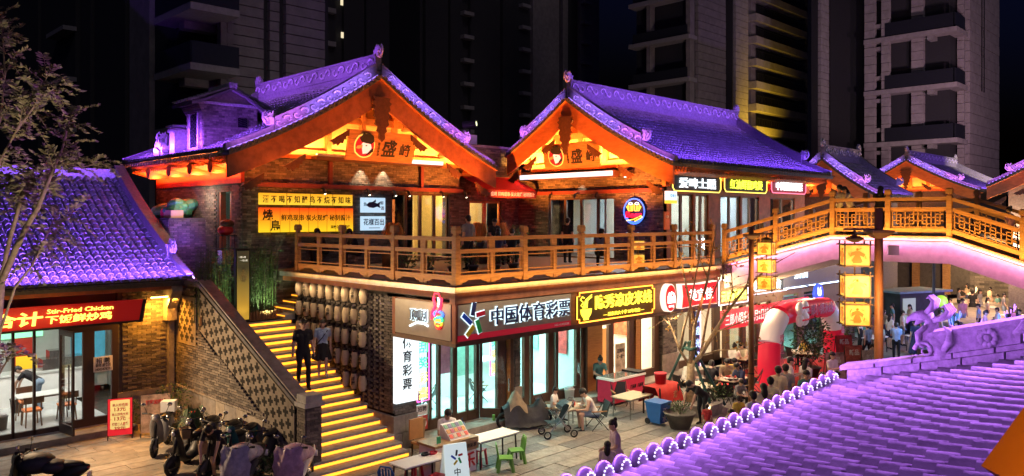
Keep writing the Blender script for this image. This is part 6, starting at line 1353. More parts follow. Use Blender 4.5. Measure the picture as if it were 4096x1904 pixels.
def lantern_post(label, base, side, rz, lz_, top=6.2, arm_z=5.85):
    P = thing('lantern_post', label, 'street lamp', base); bx_, by_ = base[0], base[1]; q = MB(); q.tube([(bx_, by_, 0), (bx_, by_, top)], [.085, .07], 10); obj('pole', q, mat('brown_pole', (.2, .08, .035), .5, var=.2), P, True)
    q = MB(); q.lathe((bx_, by_, arm_z - .16), [(.09, 0), (.26, .1), (.26, .14), (.08, .15)], 4); obj('collar', q, WOODD, P); s = V((side[0], side[1], 0)); q = MB(); q.bar(V((bx_, by_, arm_z)), V((bx_, by_, arm_z)) + s * 1.45, .05, .04); q.bar(V((bx_, by_, arm_z)) + s, V((bx_, by_, lz_[0] + .3)) + s, .025); q.lathe(V((bx_, by_, arm_z - .22)) + s, [(.05, 0), (.16, .05), (.16, .07), (.03, .12)], 8); obj('arm', q, WOODD, P)
    for z in (.4, 1.6): q = MB(); q.tube([(bx_, by_, z), (bx_, by_, z + .04)], .092, 10); obj('strap', q, BLACK, P)
    for i, z in enumerate(lz_): box_lantern(P, V((bx_, by_, z)) + s, rz, fig=i)
    q = MB(); q.bar(V((bx_, by_, lz_[-1])) + s, V((bx_, by_, lz_[0] + .3)) + s, .02); obj('hanging_rod', q, WOODD, P)
    lamp('lantern_light', 'POINT', V((bx_, by_, lz_[1])) + s * .9 - V((.42, .42, 0)), 45, (1, .55, .15), soft=.25)
b1 = pD(3515, 872, 13.3); lantern_post('brown lantern post with three glowing box lanterns standing nearest', (b1.x, b1.y, 0), (-.29, .29), .6, (5.42, 4.9, 4.42), 6.22, 5.86)
b2 = pD(3005, 872, 22.3); lantern_post('brown lantern post behind the bare tree with three box lanterns', (b2.x, b2.y, 0), (.31, -.31), .15, (5.18, 4.68, 4.2), 5.8, 5.6)
P = thing('terrace_lantern', 'pair of stacked box lanterns standing behind the terrace railing', 'lantern', (20.5, 14.8, DZ)); q = MB(); q.bar((20.5, 14.8, DZ), (20.5, 14.8, 5.4), .03); q.cb((20.5, 14.8, DZ + .02), (.3, .3, .04)); obj('stand', q, WOODD, P)
for i, z in enumerate((5.18, 4.74)): box_lantern(P, V((20.5, 14.8, z)), .78, .36, .3, i)

# ------------------------------------------------------------------ inflatable arch
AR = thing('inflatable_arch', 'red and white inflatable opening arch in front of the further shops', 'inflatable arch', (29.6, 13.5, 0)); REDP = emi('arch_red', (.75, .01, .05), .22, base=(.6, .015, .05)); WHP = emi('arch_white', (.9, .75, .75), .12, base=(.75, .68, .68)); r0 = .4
xl, xr_, zt2 = 26.75, 32.4, 2.5; seg = [([(xl, 0), (xl - .02, .8), (xl + .05, 1.5)], REDP), ([(xl + .05, 1.5), (xl + .22, 1.95), (xl + .75, 2.4)], WHP), ([(xl + .75, 2.4), (xl + 1.7, 2.46), ((xl + xr_) / 2, 2.5), (xr_ - 1.7, 2.46), (xr_ - .75, 2.4)], REDP), ([(xr_ - .75, 2.4), (xr_ - .2, 1.95), (xr_ - .05, 1.5)], WHP), ([(xr_ - .05, 1.5), (xr_ + .02, .8), (xr_, 0)], REDP)]
for pts, m in seg:
    q = MB(); n = len(pts); dense = []
    for i in range(n - 1):
        for k in range(5): dense.append(V((pts[i][0], 13.5, pts[i][1])).lerp(V((pts[i + 1][0], 13.5, pts[i + 1][1])), k / 5))
    dense.append(V((pts[-1][0], 13.5, pts[-1][1])))
    sm = [dense[0]] + [(dense[i - 1] + dense[i] * 2 + dense[i + 1]) / 4 for i in range(1, len(dense) - 1)] + [dense[-1]]; q.tube(sm, r0, 14, False); obj('tube_segment', q, m, AR, True)
q = MB(); q.text('三郎小锅米线', ((xl + xr_) / 2 + .55, 13.5 - r0 - .012, 2.5), EX, EZ, .42, 2.4, .01, .02)
obj('lettering', q, mat('arch_letter', (.75, .3, .35), .7, var=0), AR); q = MB()
for i, ch in enumerate('欢迎小锅'): q.text(ch, (xl + .14 - .0 * i, 13.5 - r0 - .03, 1.7 - i * .42), EX, EZ, .3, None, .01, .02)
obj('lettering', q, MATS['arch_letter'], AR); q = MB()
for i, ch in enumerate('光临更有'): q.text(ch, (xr_ - .12, 13.5 - r0 - .03, 1.9 - i * .42), EX, EZ, .3, None, .01, .02)
obj('lettering', q, MATS['arch_letter'], AR)
q = MB(); cx_ = xl + 1.75
for dx, dz, r in ((-.22, .2, .26), (.18, .22, .26), (-.2, -.22, .26), (.2, -.2, .27), (0, 0, .28)): q.ball((cx_ + dx, 13.5 - r0 - .05, 2.45 + dz), r, 10, 7, (1, .5, 1))
obj('cloud_medallion', q, WHP, AR, True); q = MB()
for z in (2.68, 2.22): q.tube([(cx_ - .28 + i * .08, 13.5 - r0 - .2, z + .03 * (i % 2)) for i in range(8)], .03, 5)
obj('medallion_loops', q, REDP, AR)
lamp('canopy_lamp', 'POINT', (27.2, 14.2, 3.3), 110, (1, .74, .42), soft=.2); lamp('canopy_lamp', 'POINT', (31.5, 14.2, 3.3), 110, (1, .74, .45), soft=.2); lamp('canopy_lamp', 'POINT', (24.4, 14.6, 3.6), 70, (1, .72, .4), soft=.2)  # unseen warm point lamps added to brighten the diners and carpet
CP = MB(); CP.box(25.2, 34, 11.6, 15.4, .012, .024); solo('red_carpet', CP, mat('red_carpet', (.4, .02, .02), .9, var=.2), 'red carpet laid under the opening arch and dining tables', 'carpet', (29, 13.5, .012))
# ------------------------------------------------------------------ people
CAMA = -3 * pi / 4
OW = 'first second third fourth fifth sixth seventh eighth ninth tenth eleventh twelfth thirteenth fourteenth fifteenth sixteenth seventeenth eighteenth nineteenth'.split()
nth = lambda i: OW[i] if i < 19 else ('twentieth', 'thirtieth', 'fortieth', 'fiftieth', 'sixtieth')[(i + 1) // 10 - 2] if (i + 1) % 10 == 0 else ('twenty', 'thirty', 'forty', 'fifty')[(i + 1) // 10 - 2] + '-' + OW[(i + 1) % 10 - 1]
def pS(u, v):
    """a pixel on the slope of the stairs"""
    d = ray(u, v); k = rise / run; t = (2.97 - CZ - k * Y1) / (d.z - k * d.y); return V((d.x * t, d.y * t, CZ + d.z * t))
def on_step(p): i = max(0, min(N_ - 1, int((Y1 - p.y) / run) + 0)); return V((p.x, SY(i) + run * .4, SZ(i)))
p = on_step(pS(1222, 1556)); T = person('man in black shirt and trousers walking down the stairs', p, -pi / 2 - .35, 'down', 'pants', 'black', 'black', 'cap', 1.86, near=True)
q = MB(); c = p + V((-.1, -.2, .9)); q.cb(c + V((.3, .02, -.06)), (.03, .08, .15)); obj('phone', q, DARKG, T)
p = on_step(pS(1312, 1524)); T = person('woman in pale blue shirt and black skirt walking down beside the lanterns', p, -pi / 2 - .5, 'walk', 'skirt', 'blue', 'black', 'long', 1.6, near=True, shoe='white')
q = MB(); f = V((math.cos(-pi / 2 - .5), math.sin(-pi / 2 - .5), 0)); s = V((-f.y, f.x, 0)); q.tube([p + s * .13 + V((0, 0, 1.3)) + f * .06, p + f * .13 + V((0, 0, 1.12)), p - s * .17 + f * .08 + V((0, 0, .92))], .012, 5); obj('bag_strap', q, BLACK, T)
T = person('clerk in white shirt sitting behind the ticket desk', (12.62, 14.98, 0), CAMA + .35, 'sitlean', 'pants', 'white', 'black', 'short', 1.72, seat=.5)
person('woman in long patterned lilac dress standing near the beaded roof edge', pD(2468, 872, 17.2) * 1 - V((0, 0, 6.05)), 2.5, 'hold', 'dress', 'lilac', 'lilac', 'bun', 1.62, near=True)
person('child in pale dress beside the woman in the lilac dress', pD(2430, 872, 16.6) - V((0, 0, 6.05)), .6, 'stand', 'dress', 'cream', 'cream', 'long', 1.3, near=True)
person('man in white sleeveless shirt eating at the street table', (17.55, 14.2, 0), 2.6, 'sitlow', 'shorts', 'white', 'denim', 'short', 1.74, 0, True, seat=.36)
person('boy in white vest sitting at the street table', (17.05, 15.35, 0), -1.2, 'sit', 'shorts', 'white', 'grey', 'short', 1.3, seat=.42)
person('woman in dark green top sitting behind the drinks freezer', (20.75, 16.62, .2), -2.2, 'sitlean', 'pants', 'teal', 'black', 'bun', 1.62, seat=.42)
person('person in dark clothes bending over by the planter', (20.1, 12.2, 0), 2.9, 'bend', 'pants', 'black', 'black', 'short', 1.65)
person('small child in orange standing by the bending person', (18.9, 11.35, 0), .5, 'stand', 'shorts', 'red', 'khaki', 'short', .95)
person('person in black shirt bending over the parked scooters', (8.0, 17.6, 0), -2.4, 'bend', 'shorts', 'black', 'black', 'short', 1.7, near=True)
# the queue below the beaded eave
QG = 'people queuing below the near roof'
for u, D, pose, bt, top, bot, hair, h, fa, lb in (
    (3013, 19.5, 'stand', 'pants', 'white', 'black', 'short', 1.72, 1.2, 'man in white T-shirt at the near end of the queue'), (3055, 20.7, 'stand', 'pants', 'cream', 'black', 'long', 1.66, .9, 'woman in cream T-shirt second in the queue'),
    (3082, 21.4, 'stand', 'pants', 'cream', 'navy', 'bun', 1.68, .4, 'person in cream top with hair tied up in the queue'), (3113, 22.6, 'stand', 'pants', 'cream', 'khaki', 'short', 1.76, .4, 'tall man in cream T-shirt facing the arch'),
    (3143, 23.0, 'stand', 'pants', 'grey', 'black', 'short', 1.74, .4, 'man in grey T-shirt beside the tall man'), (3160, 24.4, 'phone', 'pants', 'white', 'black', 'short', 1.7, -1., 'person in white reading a leaflet by the arch'),
    (3223, 24.3, 'stand', 'skirt', 'white', 'black', 'long', 1.68, -.3, 'woman in white T-shirt under the arch'), (3225, 22.3, 'stand', 'pants', 'teal', 'black', 'short', 1.7, CAMA, 'man in teal shirt facing the camera in the queue'),
    (3222, 21.0, 'stand', 'pants', 'teal', 'navy', 'long', 1.6, CAMA + .4, 'woman in dark teal top in front of the teal shirted man'), (3289, 22.1, 'stand', 'pants', 'red', 'black', 'short', 1.68, CAMA - .3, 'man in red shirt looking over the eave'),
    (3347, 22.4, 'stand', 'pants', 'brown', 'black', 'short', 1.66, CAMA, 'man in brown shirt at the far end of the queue'), (3328, 25.6, 'phone', 'dress', 'white', 'white', 'long', 1.66, CAMA + .5, 'woman in white dress looking at her phone'),
    (2955, 21.3, 'stand', 'shorts', 'yellow', 'khaki', 'short', 1.2, .9, 'boy in yellow striped shirt beside the queue'), (2925, 19.4, 'stand', 'dress', 'cream', 'cream', 'long', 1.3, 2.2, 'girl in cream dress behind the eave caps')):
    p = pD(u, 872, D); person(lb, (p.x, p.y, 0), fa, pose, bt, top, bot, hair, h, group=QG)
# diners
for u, D, fa, top, hair, sz, lb in ((2900, 26.7, CAMA, 'khaki', 'short', 1.7, 'man in khaki shirt eating at the carpet table'), (2942, 26.9, CAMA - .4, 'yellow', 'short', 1.66, 'man in yellow shirt eating at the carpet table'), (2972, 26.0, 2.8, 'navy', 'long', 1.62, 'woman in navy top with long hair at the carpet table'), (2838, 25.9, .3, 'black', 'short', 1.7, 'man in black shirt with his back to the tree'), (2930, 29.6, .2, 'white', 'bun', 1.64, 'woman in white shirt at the table by the banner'), (2984, 30.2, 2.9, 'cream', 'long', 1.64, 'woman in cream blouse facing the table by the banner'), (3193, 31.8, -.6, 'blue', 'bun', 1.4, 'girl in pale blue top seen through the arch'), (3232, 31.6, 2.6, 'yellow', 'long', 1.6, 'woman in yellow top seen through the arch'), (2735, 26.2, -.4, 'white', 'short', 1.68, 'person in white sitting behind the tree trunk'), (2950, 24.2, -2.0, 'grey', 'short', 1.3, 'child in grey sitting by the planter rim')):
    p = pD(u, 872, D); person(lb, (p.x, p.y, .02), fa, 'sitlean', 'pants', top, 'black', hair, sz, seat=.44, group='people dining under the arch')
# terrace and bridge
for loc, fa, pose, top, hair, h, lb in (((16.1, 18.0, DZ), pi / 2, 'stand', 'grey', 'short', 1.68, 'man in grey shirt standing with his back turned on the terrace'), ((18.6, 19.5, DZ), -1.9, 'hold', 'black', 'short', 1.58, 'waiter in black standing by the orange flowers'), ((21.1, 18.3, DZ), .3, 'stand', 'black', 'cap', 1.6, 'staff member in black cap by the beer house door'), ((26.05, 10.7, 5.52), -2.6, 'rail', 'white', 'short', 1.66, 'man leaning on the footbridge rail'), ((26.0, 10.25, 5.52), 2.4, 'rail', 'cream', 'long', 1.6, 'long haired woman leaning on the footbridge rail'), ((26.1, 9.4, 5.52), .2, 'rail', 'black', 'long', 1.6, 'woman in black facing away on the footbridge'), ((25.9, 5.75, 5.07), 1.2, 'stand', 'pink', 'bun', 1.3, 'person in pink crossing the footbridge near its end')):
    person(lb, loc, fa, pose, 'pants', top, 'black', hair, h)
for i, (u, D, top) in enumerate(((1430, 24.5, 'black'), (1990, 25., 'navy'), (2046, 25.4, 'black'), (2400, 24.6, 'grey'), (1300, 25.6, 'black'))):
    p = pD(u, 872, D); person(('diner in black seated behind the left hand railing', 'diner in navy seated between the orange flowers', 'diner with bowed head seated by the brick column', 'diner in grey seated below the neon mugs', 'diner seated near the yellow menu panel')[i], (p.x, p.y, DZ), RND.uniform(-3, 3), 'sitlean', 'pants', top, 'black', ('short', 'long')[i % 2], 1.66, seat=.45)
# restaurant worker
person('restaurant worker in black shirt bending over the counter', (6.6, 26.9, .2), 2.6, 'bend', 'pants', 'black', 'denim', 'short', 1.68)
# crowd on the plaza past the footbridge
cols_ = ['white', 'grey', 'cream', 'black', 'blue', 'pink', 'navy', 'teal', 'white', 'khaki']; k = 0
CR = [(3470, 33), (3500, 37), (3455, 41), (3560, 36), (3570, 40), (3600, 46), (3640, 40), (3660, 34), (3540, 44), (3700, 36), (3720, 40), (3745, 33), (3760, 37), (3780, 44), (3795, 30), (3830, 33), (3815, 38), (3850, 42), (3860, 36), (3880, 30), (3890, 47), (3900, 34), (3915, 40), (3930, 31), (3940, 37), (3950, 44), (3960, 50), (3975, 34), (3990, 39), (4005, 31), (4015, 45), (4030, 36), (4045, 41), (4060, 33), (4075, 38), (4085, 47), (3870, 52), (3910, 54), (3690, 48), (3980, 55), (3440, 36), (3462, 30), (3485, 45), (3520, 33), (3535, 38), (3550, 48), (3585, 33), (3610, 37), (3625, 42), (3650, 46), (3675, 39), (3710, 45), (3735, 50), (3770, 48), (3805, 46), (3835, 49), (3845, 30), (3920, 48), (3995, 49), (4050, 52)]
what = [('stand', 'pants'), ('phone', 'pants'), ('walk', 'pants'), ('sitlean', 'pants'), ('stand', 'shorts'), ('stand', 'dress'), ('sit', 'pants')]
for i, (u, D) in enumerate(sorted(CR)):
    p = pD(u, 872, D); po, bt = what[(i * 5 + i // 3) % 7]; tp = cols_[(i * 7) % 10]
    person('plaza visitor in %s top, %s, %s from the lantern post' % (tp, {'stand': 'standing', 'phone': 'holding a phone', 'walk': 'walking', 'sitlean': 'sitting bent forward', 'sit': 'sitting'}[po], nth(i)), (p.x, p.y, 0), RND.uniform(-pi, pi), po, bt, tp, ('black', 'navy', 'denim')[i % 3], ('short', 'long', 'short')[i % 3], RND.uniform(1.55, 1.75), seat=.44 if po.startswith('sit') else None, group='crowd on the plaza past the footbridge')

# ------------------------------------------------------------------ furniture
def table(label, x, y, rz=0., L=1.2, W=.65, H=.7, m=None, leg=STEEL, group=None, z=0, name='folding_table'):
    T = thing(name, label, 'table', (x, y, z), rz, group); q = MB(); q.cb((0, 0, H - .015), (L, W, .03)); obj('table_top', q, m or WHITE, T, local=True)
    q = MB(); q.cb((0, 0, H - .05), (L - .1, W - .1, .035)); obj('apron', q, leg, T, local=True)
    for sx in (-1, 1):
        for sy in (-1, 1): q = MB(); q.bar((sx * (L / 2 - .09), sy * (W / 2 - .07), H - .03), (sx * (L / 2 - .06), sy * (W / 2 - .05), 0), .028); obj('leg', q, leg, T, local=True)
    return T
def camp_chair(label, x, y, rz, group=None, fab=BLACK, arm=WOOD, z=0):
    T = thing('folding_chair', label, 'chair', (x, y, z), rz, group)
    q = MB(); q.grid([[V((a, b, .36 - .03 * (1 - (b / .24) ** 2) + (a > .2) * .0)) for b in (-.24, -.12, 0, .12, .24)] for a in (.24, .0, -.2)]); obj('seat', q, fab, T, local=True)
    q = MB(); q.grid([[V((-.2 - .02 * (1 - (b / .24) ** 2) - (zz - .34) * .3, b, zz)) for b in (-.24, -.12, 0, .12, .24)] for zz in (.36, .55, .78)]); obj('backrest', q, fab, T, local=True)
    for s in (-1, 1):
        q = MB(); q.tube([(.24, s * .26, 0), (-.1, s * .26, .38), (-.34, s * .25, .8)], .012, 5); obj('frame', q, BLACK, T, local=True)
        q = MB(); q.tube([(-.26, s * .26, 0), (.22, s * .26, .54)], .012, 5); obj('leg', q, BLACK, T, local=True); q = MB(); q.cb((.02, s * .27, .55), (.46, .05, .025)); obj('armrest', q, arm, T, local=True)
    return T
def wood_chair(label, x, y, rz, z=0, group=None):
    T = thing('dining_chair', label, 'chair', (x, y, z), rz, group); WD = mat('dark_oak', (.14, .07, .035), .5, var=.2); q = MB(); q.cb((0, 0, .45), (.42, .42, .05)); obj('seat', q, mat('orange_vinyl', (.75, .2, .05), .4, var=.05), T, local=True)
    q = MB()
    for i in range(5): b = -.2 + i * .1; q.cb((-.22 - .03 * (1 - (b / .2) ** 2), b, .75), (.025, .11, .18))
    obj('backrest', q, WD, T, local=True)
    for sx in (-1, 1):
        for sy in (-1, 1): q = MB(); q.bar((sx * .17, sy * .17, .43), (sx * .21, sy * .2, 0), .032); obj('leg', q, WD, T, local=True)
    for sy in (-1, 1): q = MB(); q.bar((-.18, sy * .19, .43), (-.22, sy * .19, .68), .03); obj('back_post', q, WD, T, local=True)
    return T
def kid_chair(label, x, y, rz, m, z=0, k=1., group=None):
    T = thing('plastic_chair', label, 'chair', (x, y, z), rz, group); q = MB(); q.cb((0, 0, .27 * k), (.3 * k, .3 * k, .03)); obj('seat', q, m, T, local=True)
    for sx in (-1, 1):
        for sy in (-1, 1): q = MB(); q.bar((sx * .12 * k, sy * .12 * k, .27 * k), (sx * .16 * k, sy * .16 * k, 0), .05 * k); obj('leg', q, m, T, local=True)
    for i in range(5): b = (-.12 + i * .06) * k; q = MB(); q.bar((-.14 * k, b, .27 * k), (-.18 * k, b * 1.05, (.54 - .02 * abs(i - 2)) * k), .035 * k, .015); obj('back_slat', q, m, T, local=True)
    q = MB(); q.tube([(-.14 * k, -.15 * k, .27 * k), (-.17 * k, -.16 * k, .45 * k), (-.19 * k, -.1 * k, .56 * k), (-.19 * k, .1 * k, .56 * k), (-.17 * k, .16 * k, .45 * k), (-.14 * k, .15 * k, .27 * k)], .018 * k, 5); obj('back_frame', q, m, T, local=True); return T
def stool(label, x, y, m, h=.45, z=0, group=None):
    T = thing('plastic_stool', label, 'stool', (x, y, z), .3, group); q = MB(); q.cb((0, 0, h - .015), (.28, .28, .03)); obj('seat', q, m, T, local=True)
    for sx in (-1, 1):
        for sy in (-1, 1): q = MB(); q.bar((sx * .11, sy * .11, h - .02), (sx * .15, sy * .15, 0), .045); obj('leg', q, m, T, local=True)
    return T
GRNP = mat('green_plastic', (.16, .42, .08), .4, var=.1); REDPL = mat('red_plastic', (.5, .03, .05), .4, var=.1); BLUP = mat('blue_plastic', (.02, .12, .38), .45, var=.1); CREAM = mat('cream_top', (.5, .42, .3), .45, var=.1)
# restaurant room
for i, (x, y) in enumerate(((4.6, 25.7), (4.4, 26.9), (6.4, 25.75))): table(('white dining table at the restaurant window', 'white dining table further inside the restaurant', 'white dining table behind the restaurant doors')[i], x, y, 0, 1.3, .7, .75, MATS['pale_counter_top'], WOODD, z=.2, name='dining_table')
for i, (x, y, r) in enumerate(((4.1, 25.15, pi / 2), (4.9, 25.15, pi / 2), (6., 25.15, pi / 2), (6.9, 25.2, pi / 2), (4.2, 26.3, -pi / 2), (4.9, 26.35, -pi / 2), (4.0, 27.4, -pi / 2), (6.2, 26.4, -pi / 2))):
    wood_chair(('oak chair with orange seat by the restaurant window, nearest the glass edge', 'oak chair with orange seat by the window, beside the first', 'oak chair with orange seat behind the closed door', 'oak chair with orange seat behind the last door pane', 'oak chair with orange seat across the window table', 'oak chair with orange seat at the far side of the window table', 'oak chair with orange seat by the counter', 'oak chair with orange seat across the door table')[i], x, y, r, .2, 'orange seated chairs in the restaurant')
def bin_(label, x, y, z, r, h, m, name='waste_bin'): T = thing(name, label, 'bin', (x, y, z)); q = MB(); q.lathe((0, 0, 0), [(r * .8, 0), (r, h), (r * 1.06, h), (r * 1.06, h + .02), (r * .9, h + .02), (r * .75, .06)], 14); obj('bucket', q, m, T, True, True); q = MB(); q.lathe((0, 0, h * .9), [(r * 1.02, .03), (r * .7, .13), (r * .2, .1)], 9); obj('liner', q, mat('pale_bag', (.4, .4, .42), .4, var=.3), T, True, True); return T
p = pZ(65, 1650, .2); bin_('black waste bin with white liner inside the restaurant', p.x, p.y, .2, .17, .4, BLACK); p = pZ(4, 1718, .2); bin_('dark bucket at the restaurant window edge', p.x, p.y, .2, .17, .35, DARKG)
# wall things in the restaurant
def poster(label, c, w_, h, m, texts=(), ex=EX, name='wall_poster', th=.02, tm=INK):
    c = V(c); nn = V(ex).cross(EZ); T = thing(name, label, 'poster', c - EZ * (h / 2)); q = MB(); q.prism([(-w_ / 2, -h / 2), (w_ / 2, -h / 2), (w_ / 2, h / 2), (-w_ / 2, h / 2)], c, ex, EZ, th); obj('sheet', q, m, T)
    for t, x, z, hh, ww in texts: q = MB(); q.text(t, c + V(ex) * x + EZ * z + nn * (th + .006), ex, EZ, hh, ww, .004, .015); obj('lettering', q, tm, T)
    return T
poster('red hanging banner inside the restaurant', pY(88, 1400, 29.5), .6, 1.7, mat('banner_scarlet', (.6, .04, .02), .6, var=.1)); poster('yellow notice box on the restaurant counter', pY(105, 1450, 27.2) + V((0, 0, .0)), .55, .4, emi('box_amber', (1, .6, .02), .5)); poster('glowing green screen strip inside the restaurant', pY(60, 1335, 29.4), 1.6, .3, emi('screen_green', (.3, 1, .5), 1.2)); poster('blue curtain hanging in the kitchen', pY(315, 1420, 28.9), .5, 1.6, mat('sky_cloth', (.1, .5, .75), .8, var=.1)); poster('second blue curtain behind the closed door', pY(388, 1370, 28.9), .5, 1.3, MATS['sky_cloth'])
p = pY(412, 1455, YW - .07); poster('white recruiting notice on the restaurant door', p, .5, .42, WHITE, (('招 聘', 0, .1, .15, .36), ('厨师 服务员', 0, -.03, .09, .4), ('18003478391', 0, -.14, .09, .42)))
q = MB(); q.box(7.0, 8.2, 28.05, 28.6, 1.2, 1.55); q.box(7.2, 7.6, 28.1, 28.5, 1.55, 1.8); solo('kitchen_machine', q, CHROME, 'steel kitchen machine on the restaurant counter', 'appliance', (7.6, 28.3, 1.2))
# lottery shop room
poster('mint poster with rows of ticket symbols in the lottery shop', pY(1850, 1420, 19.), 1.0, 1.3, mat('mint_print', (.3, .6, .5), .6, var=.15)); poster('pink and cyan poster in the lottery shop window', pY(1780, 1400, 18.), .7, 1.4, mat('pink_print', (.7, .25, .4), .6, var=.35, scale=3)); poster('red and white poster on the lottery shop back wall', pY(2270, 1400, 21.2), 1.9, 1.3, mat('red_print', (.65, .08, .08), .6, var=.15), (('彩票', 0, 0, .4, .8),), tm=WHITE)
for i, (x, y, r) in enumerate(((14.3, 18.2, .4), (15.2, 18.9, 2.2), (16.9, 18.4, -.5))): camp_chair(('dark chair inside the lottery shop by the corner', 'dark chair deep inside the lottery shop', 'dark chair inside the lottery shop by the open door')[i], x, y, r, z=.2)
for i, (p_, w_, h_, c_, e_) in enumerate((((20.2, 18.0, 2.0), .9, 1.2, (.6, .06, .05), EXN), ((20.2, 19.3, 1.9), .8, 1.0, (.3, .5, .45), EXN), ((20.2, 20.4, 2.1), .7, .9, (.65, .5, .1), EXN), ((15.4, 21.25, 2.0), 1.1, .8, (.1, .3, .55), EX), ((17.6, 21.25, 2.1), 1.2, .9, (.5, .12, .25), EX), ((24.8, 18.6, 2.), 1., 1.1, (.6, .12, .05), EXN))): poster(('red poster', 'pale green chart', 'yellow poster', 'blue chart', 'magenta poster', 'red menu sheet')[i] + (' on the side wall of the lottery shop', ' on the side wall of the lottery shop', ' deepest on the side wall of the lottery shop', ' on the back wall of the lottery shop', ' on the back wall of the lottery shop by the counter', ' on the side wall of the noodle shop')[i], p_, w_, h_, mat('inner_print_%d' % i, c_, .6, var=.45, scale=6), (), e_)
q = MB(); q.box(16.6, 18.6, 19.3, 19.9, .2, 1.2); q.box(16.5, 18.7, 19.2, 20., 1.2, 1.24); solo('lottery_counter', q, WHITE, 'white counter in the lottery shop', 'counter', (17.6, 19.6, .2))
poster('colourful coffee shop poster by the noodle shop door', pY(2480, 1430, 16.78), .55, 1.0, mat('coffee_print', (.5, .42, .3), .6, var=.5, scale=5), (('正国风', 0, .25, .14, .4), ('买一送一', 0, .05, .14, .42))); poster('small white coffee sign hanging over the noodle shop door', pY(2425, 1285, 16.7), .42, .26, WHITE, (('NOWWA', 0, .05, .12, .36), ('挪瓦咖啡', 0, -.06, .07, .3))); poster('orange lit drinks rack in the noodle shop', pY(2412, 1420, 17.4), .5, 1.9, emi('rack_orange', (1, .4, .1), .6))
# outside the shops
T = thing('ticket_desk', 'white ticket desk with wooden edge and scratch card display', 'desk', (12.05, 14.2, 0)); q = MB(); q.box(11.42, 12.68, 13.9, 14.5, .0, .76); obj('body', q, WHITE, T); q = MB(); q.box(11.38, 12.72, 13.86, 14.54, .76, .81); obj('top', q, mat('desk_wood', (.35, .24, .12), .5, var=.2), T)
q = MB(); q.box(12.0, 12.72, 13.855, 13.9, .52, .756); obj('name_panel', q, MATS['desk_wood'], T); q = MB(); q.text('中国福利彩票', (12.36, 13.85, .64), EX, EZ, .1, .56, .004, .01); obj('lettering', q, INK, T); q = MB(); q.text('乐', (12.45, 13.89, .28), EX, EZ, .36, None, .006, .03); obj('red_character', q, RED, T)
T = thing('scratch_card_rack', 'sloping rack of colourful scratch cards on the ticket desk', 'card rack', (12.35, 14.1, .81)); q = MB(); q.prism([(0, 0), (.4, 0), (.4, .32), (.34, .32)], (11.95, 13.98, .812), (0, 1, 0), (0, 0, 1), .62); obj('stand', q, WHITE, T)
for i in range(5):
    for k in range(3): f = .06 + k * .3; q = MB(); M = Matrix.Rotation(math.atan2(.32, .34), 3, 'X'); q.cb((12.02 + i * .118, 13.98 + f * .34 + .045, .82 + f * .32 + .055), (.1, .11, .006), 0, M); obj('scratch_card', q, mat('card_%d' % ((i * 3 + k) % 6), [(.6, .05, .04), (.5, .25, .05), (.05, .3, .2), (.6, .5, .4), (.4, .05, .15), (.1, .12, .3)][(i * 3 + k) % 6], .4, var=.4, scale=25), T)
T = thing('camping_lantern', 'small glowing blue topped camping lantern on the ticket desk', 'lantern', (12.64, 14.35, .81)); q = MB(); q.lathe((0, 0, 0), [(.05, .08), (.055, .17), (.05, .17)], 10); obj('globe', q, emi('camp_glow', (.75, .85, 1), 5, True), T, True, True); q = MB(); q.lathe((0, 0, .172), [(.06, 0), (.055, .06), (.02, .09)], 10); q.lathe((0, 0, 0), [(.06, 0), (.05, .078)], 10); q.tube([(0, 0, .25), (0, .03, .32), (0, 0, .36)], .008, 5); obj('cap', q, BLUP, T, True, True)
T = thing('payment_stand', 'small green payment card stand on the ticket desk', 'card stand', (11.6, 14.0, .81)); q = MB(); q.cb((0, 0, .09), (.11, .02, .17)); obj('card', q, mat('pay_green', (.05, .4, .15), .4, var=.1), T, local=True); q = MB(); q.cb((0, .02, .008), (.1, .08, .014)); obj('foot', q, WHITE, T, local=True)
T = thing('desk_chair', 'brown backed chair behind the ticket desk', 'chair', (12.2, 15.35, 0)); q = MB(); q.cb((0, 0, .46), (.42, .42, .05)); obj('seat', q, WOOD, T, local=True); q = MB(); q.cb((-.05, .2, .78), (.42, .04, .5)); obj('backrest', q, mat('tan_back', (.5, .25, .09), .5, var=.15), T, local=True)
for sx in (-1, 1):
    for sy in (-1, 1): q = MB(); q.bar((sx * .18, sy * .18, .45), (sx * .19, sy * .19, 0), .03); obj('leg', q, STEEL, T, local=True)
table('long white folding table right of the ticket desk', 13.35, 14.05, 0, 1.35, .6, .68); table('white folding table in front of the stair foot', 10.85, 13.75, 0, 1.25, .6, .68)
kid_chair('green plastic chair at the corner of the long white table', 13.12, 13.35, -.7, GRNP, k=1.15); kid_chair('green plastic chair at the end of the long white table', 13.75, 13.6, 2.6, GRNP, k=1.15); kid_chair('dark green chair on the far side of the long white table', 13.1, 14.75, -1.5, mat('dark_green_plastic', (.06, .16, .04), .5, var=.1), k=1.15)
kid_chair('blue plastic chair at the stair foot table', 10.2, 13.95, .4, BLUP, k=1.2); stool('red plastic stool in front of the stair foot table', 10.9, 13.2, REDPL); stool('red plastic stool behind the stair foot table', 11.15, 14.35, REDPL); stool('dark red stool beneath the long white table', 12.95, 14.1, REDPL, .4)
for nm, x, y, m, lb in (('red_tray', 11.3, 13.85, REDPL, 'small red tray on the stair foot table'), ('dark_pouch', 11.12, 13.9, BLACK, 'black pouch on the stair foot table')): q = MB(); q.lathe((x, y, .681), [(.08, 0), (.1, .05), (.085, .05), (.07, .012)], 8, sq=(1.3, .9)); solo(nm, q, m, lb, 'container', (x, y, .681))
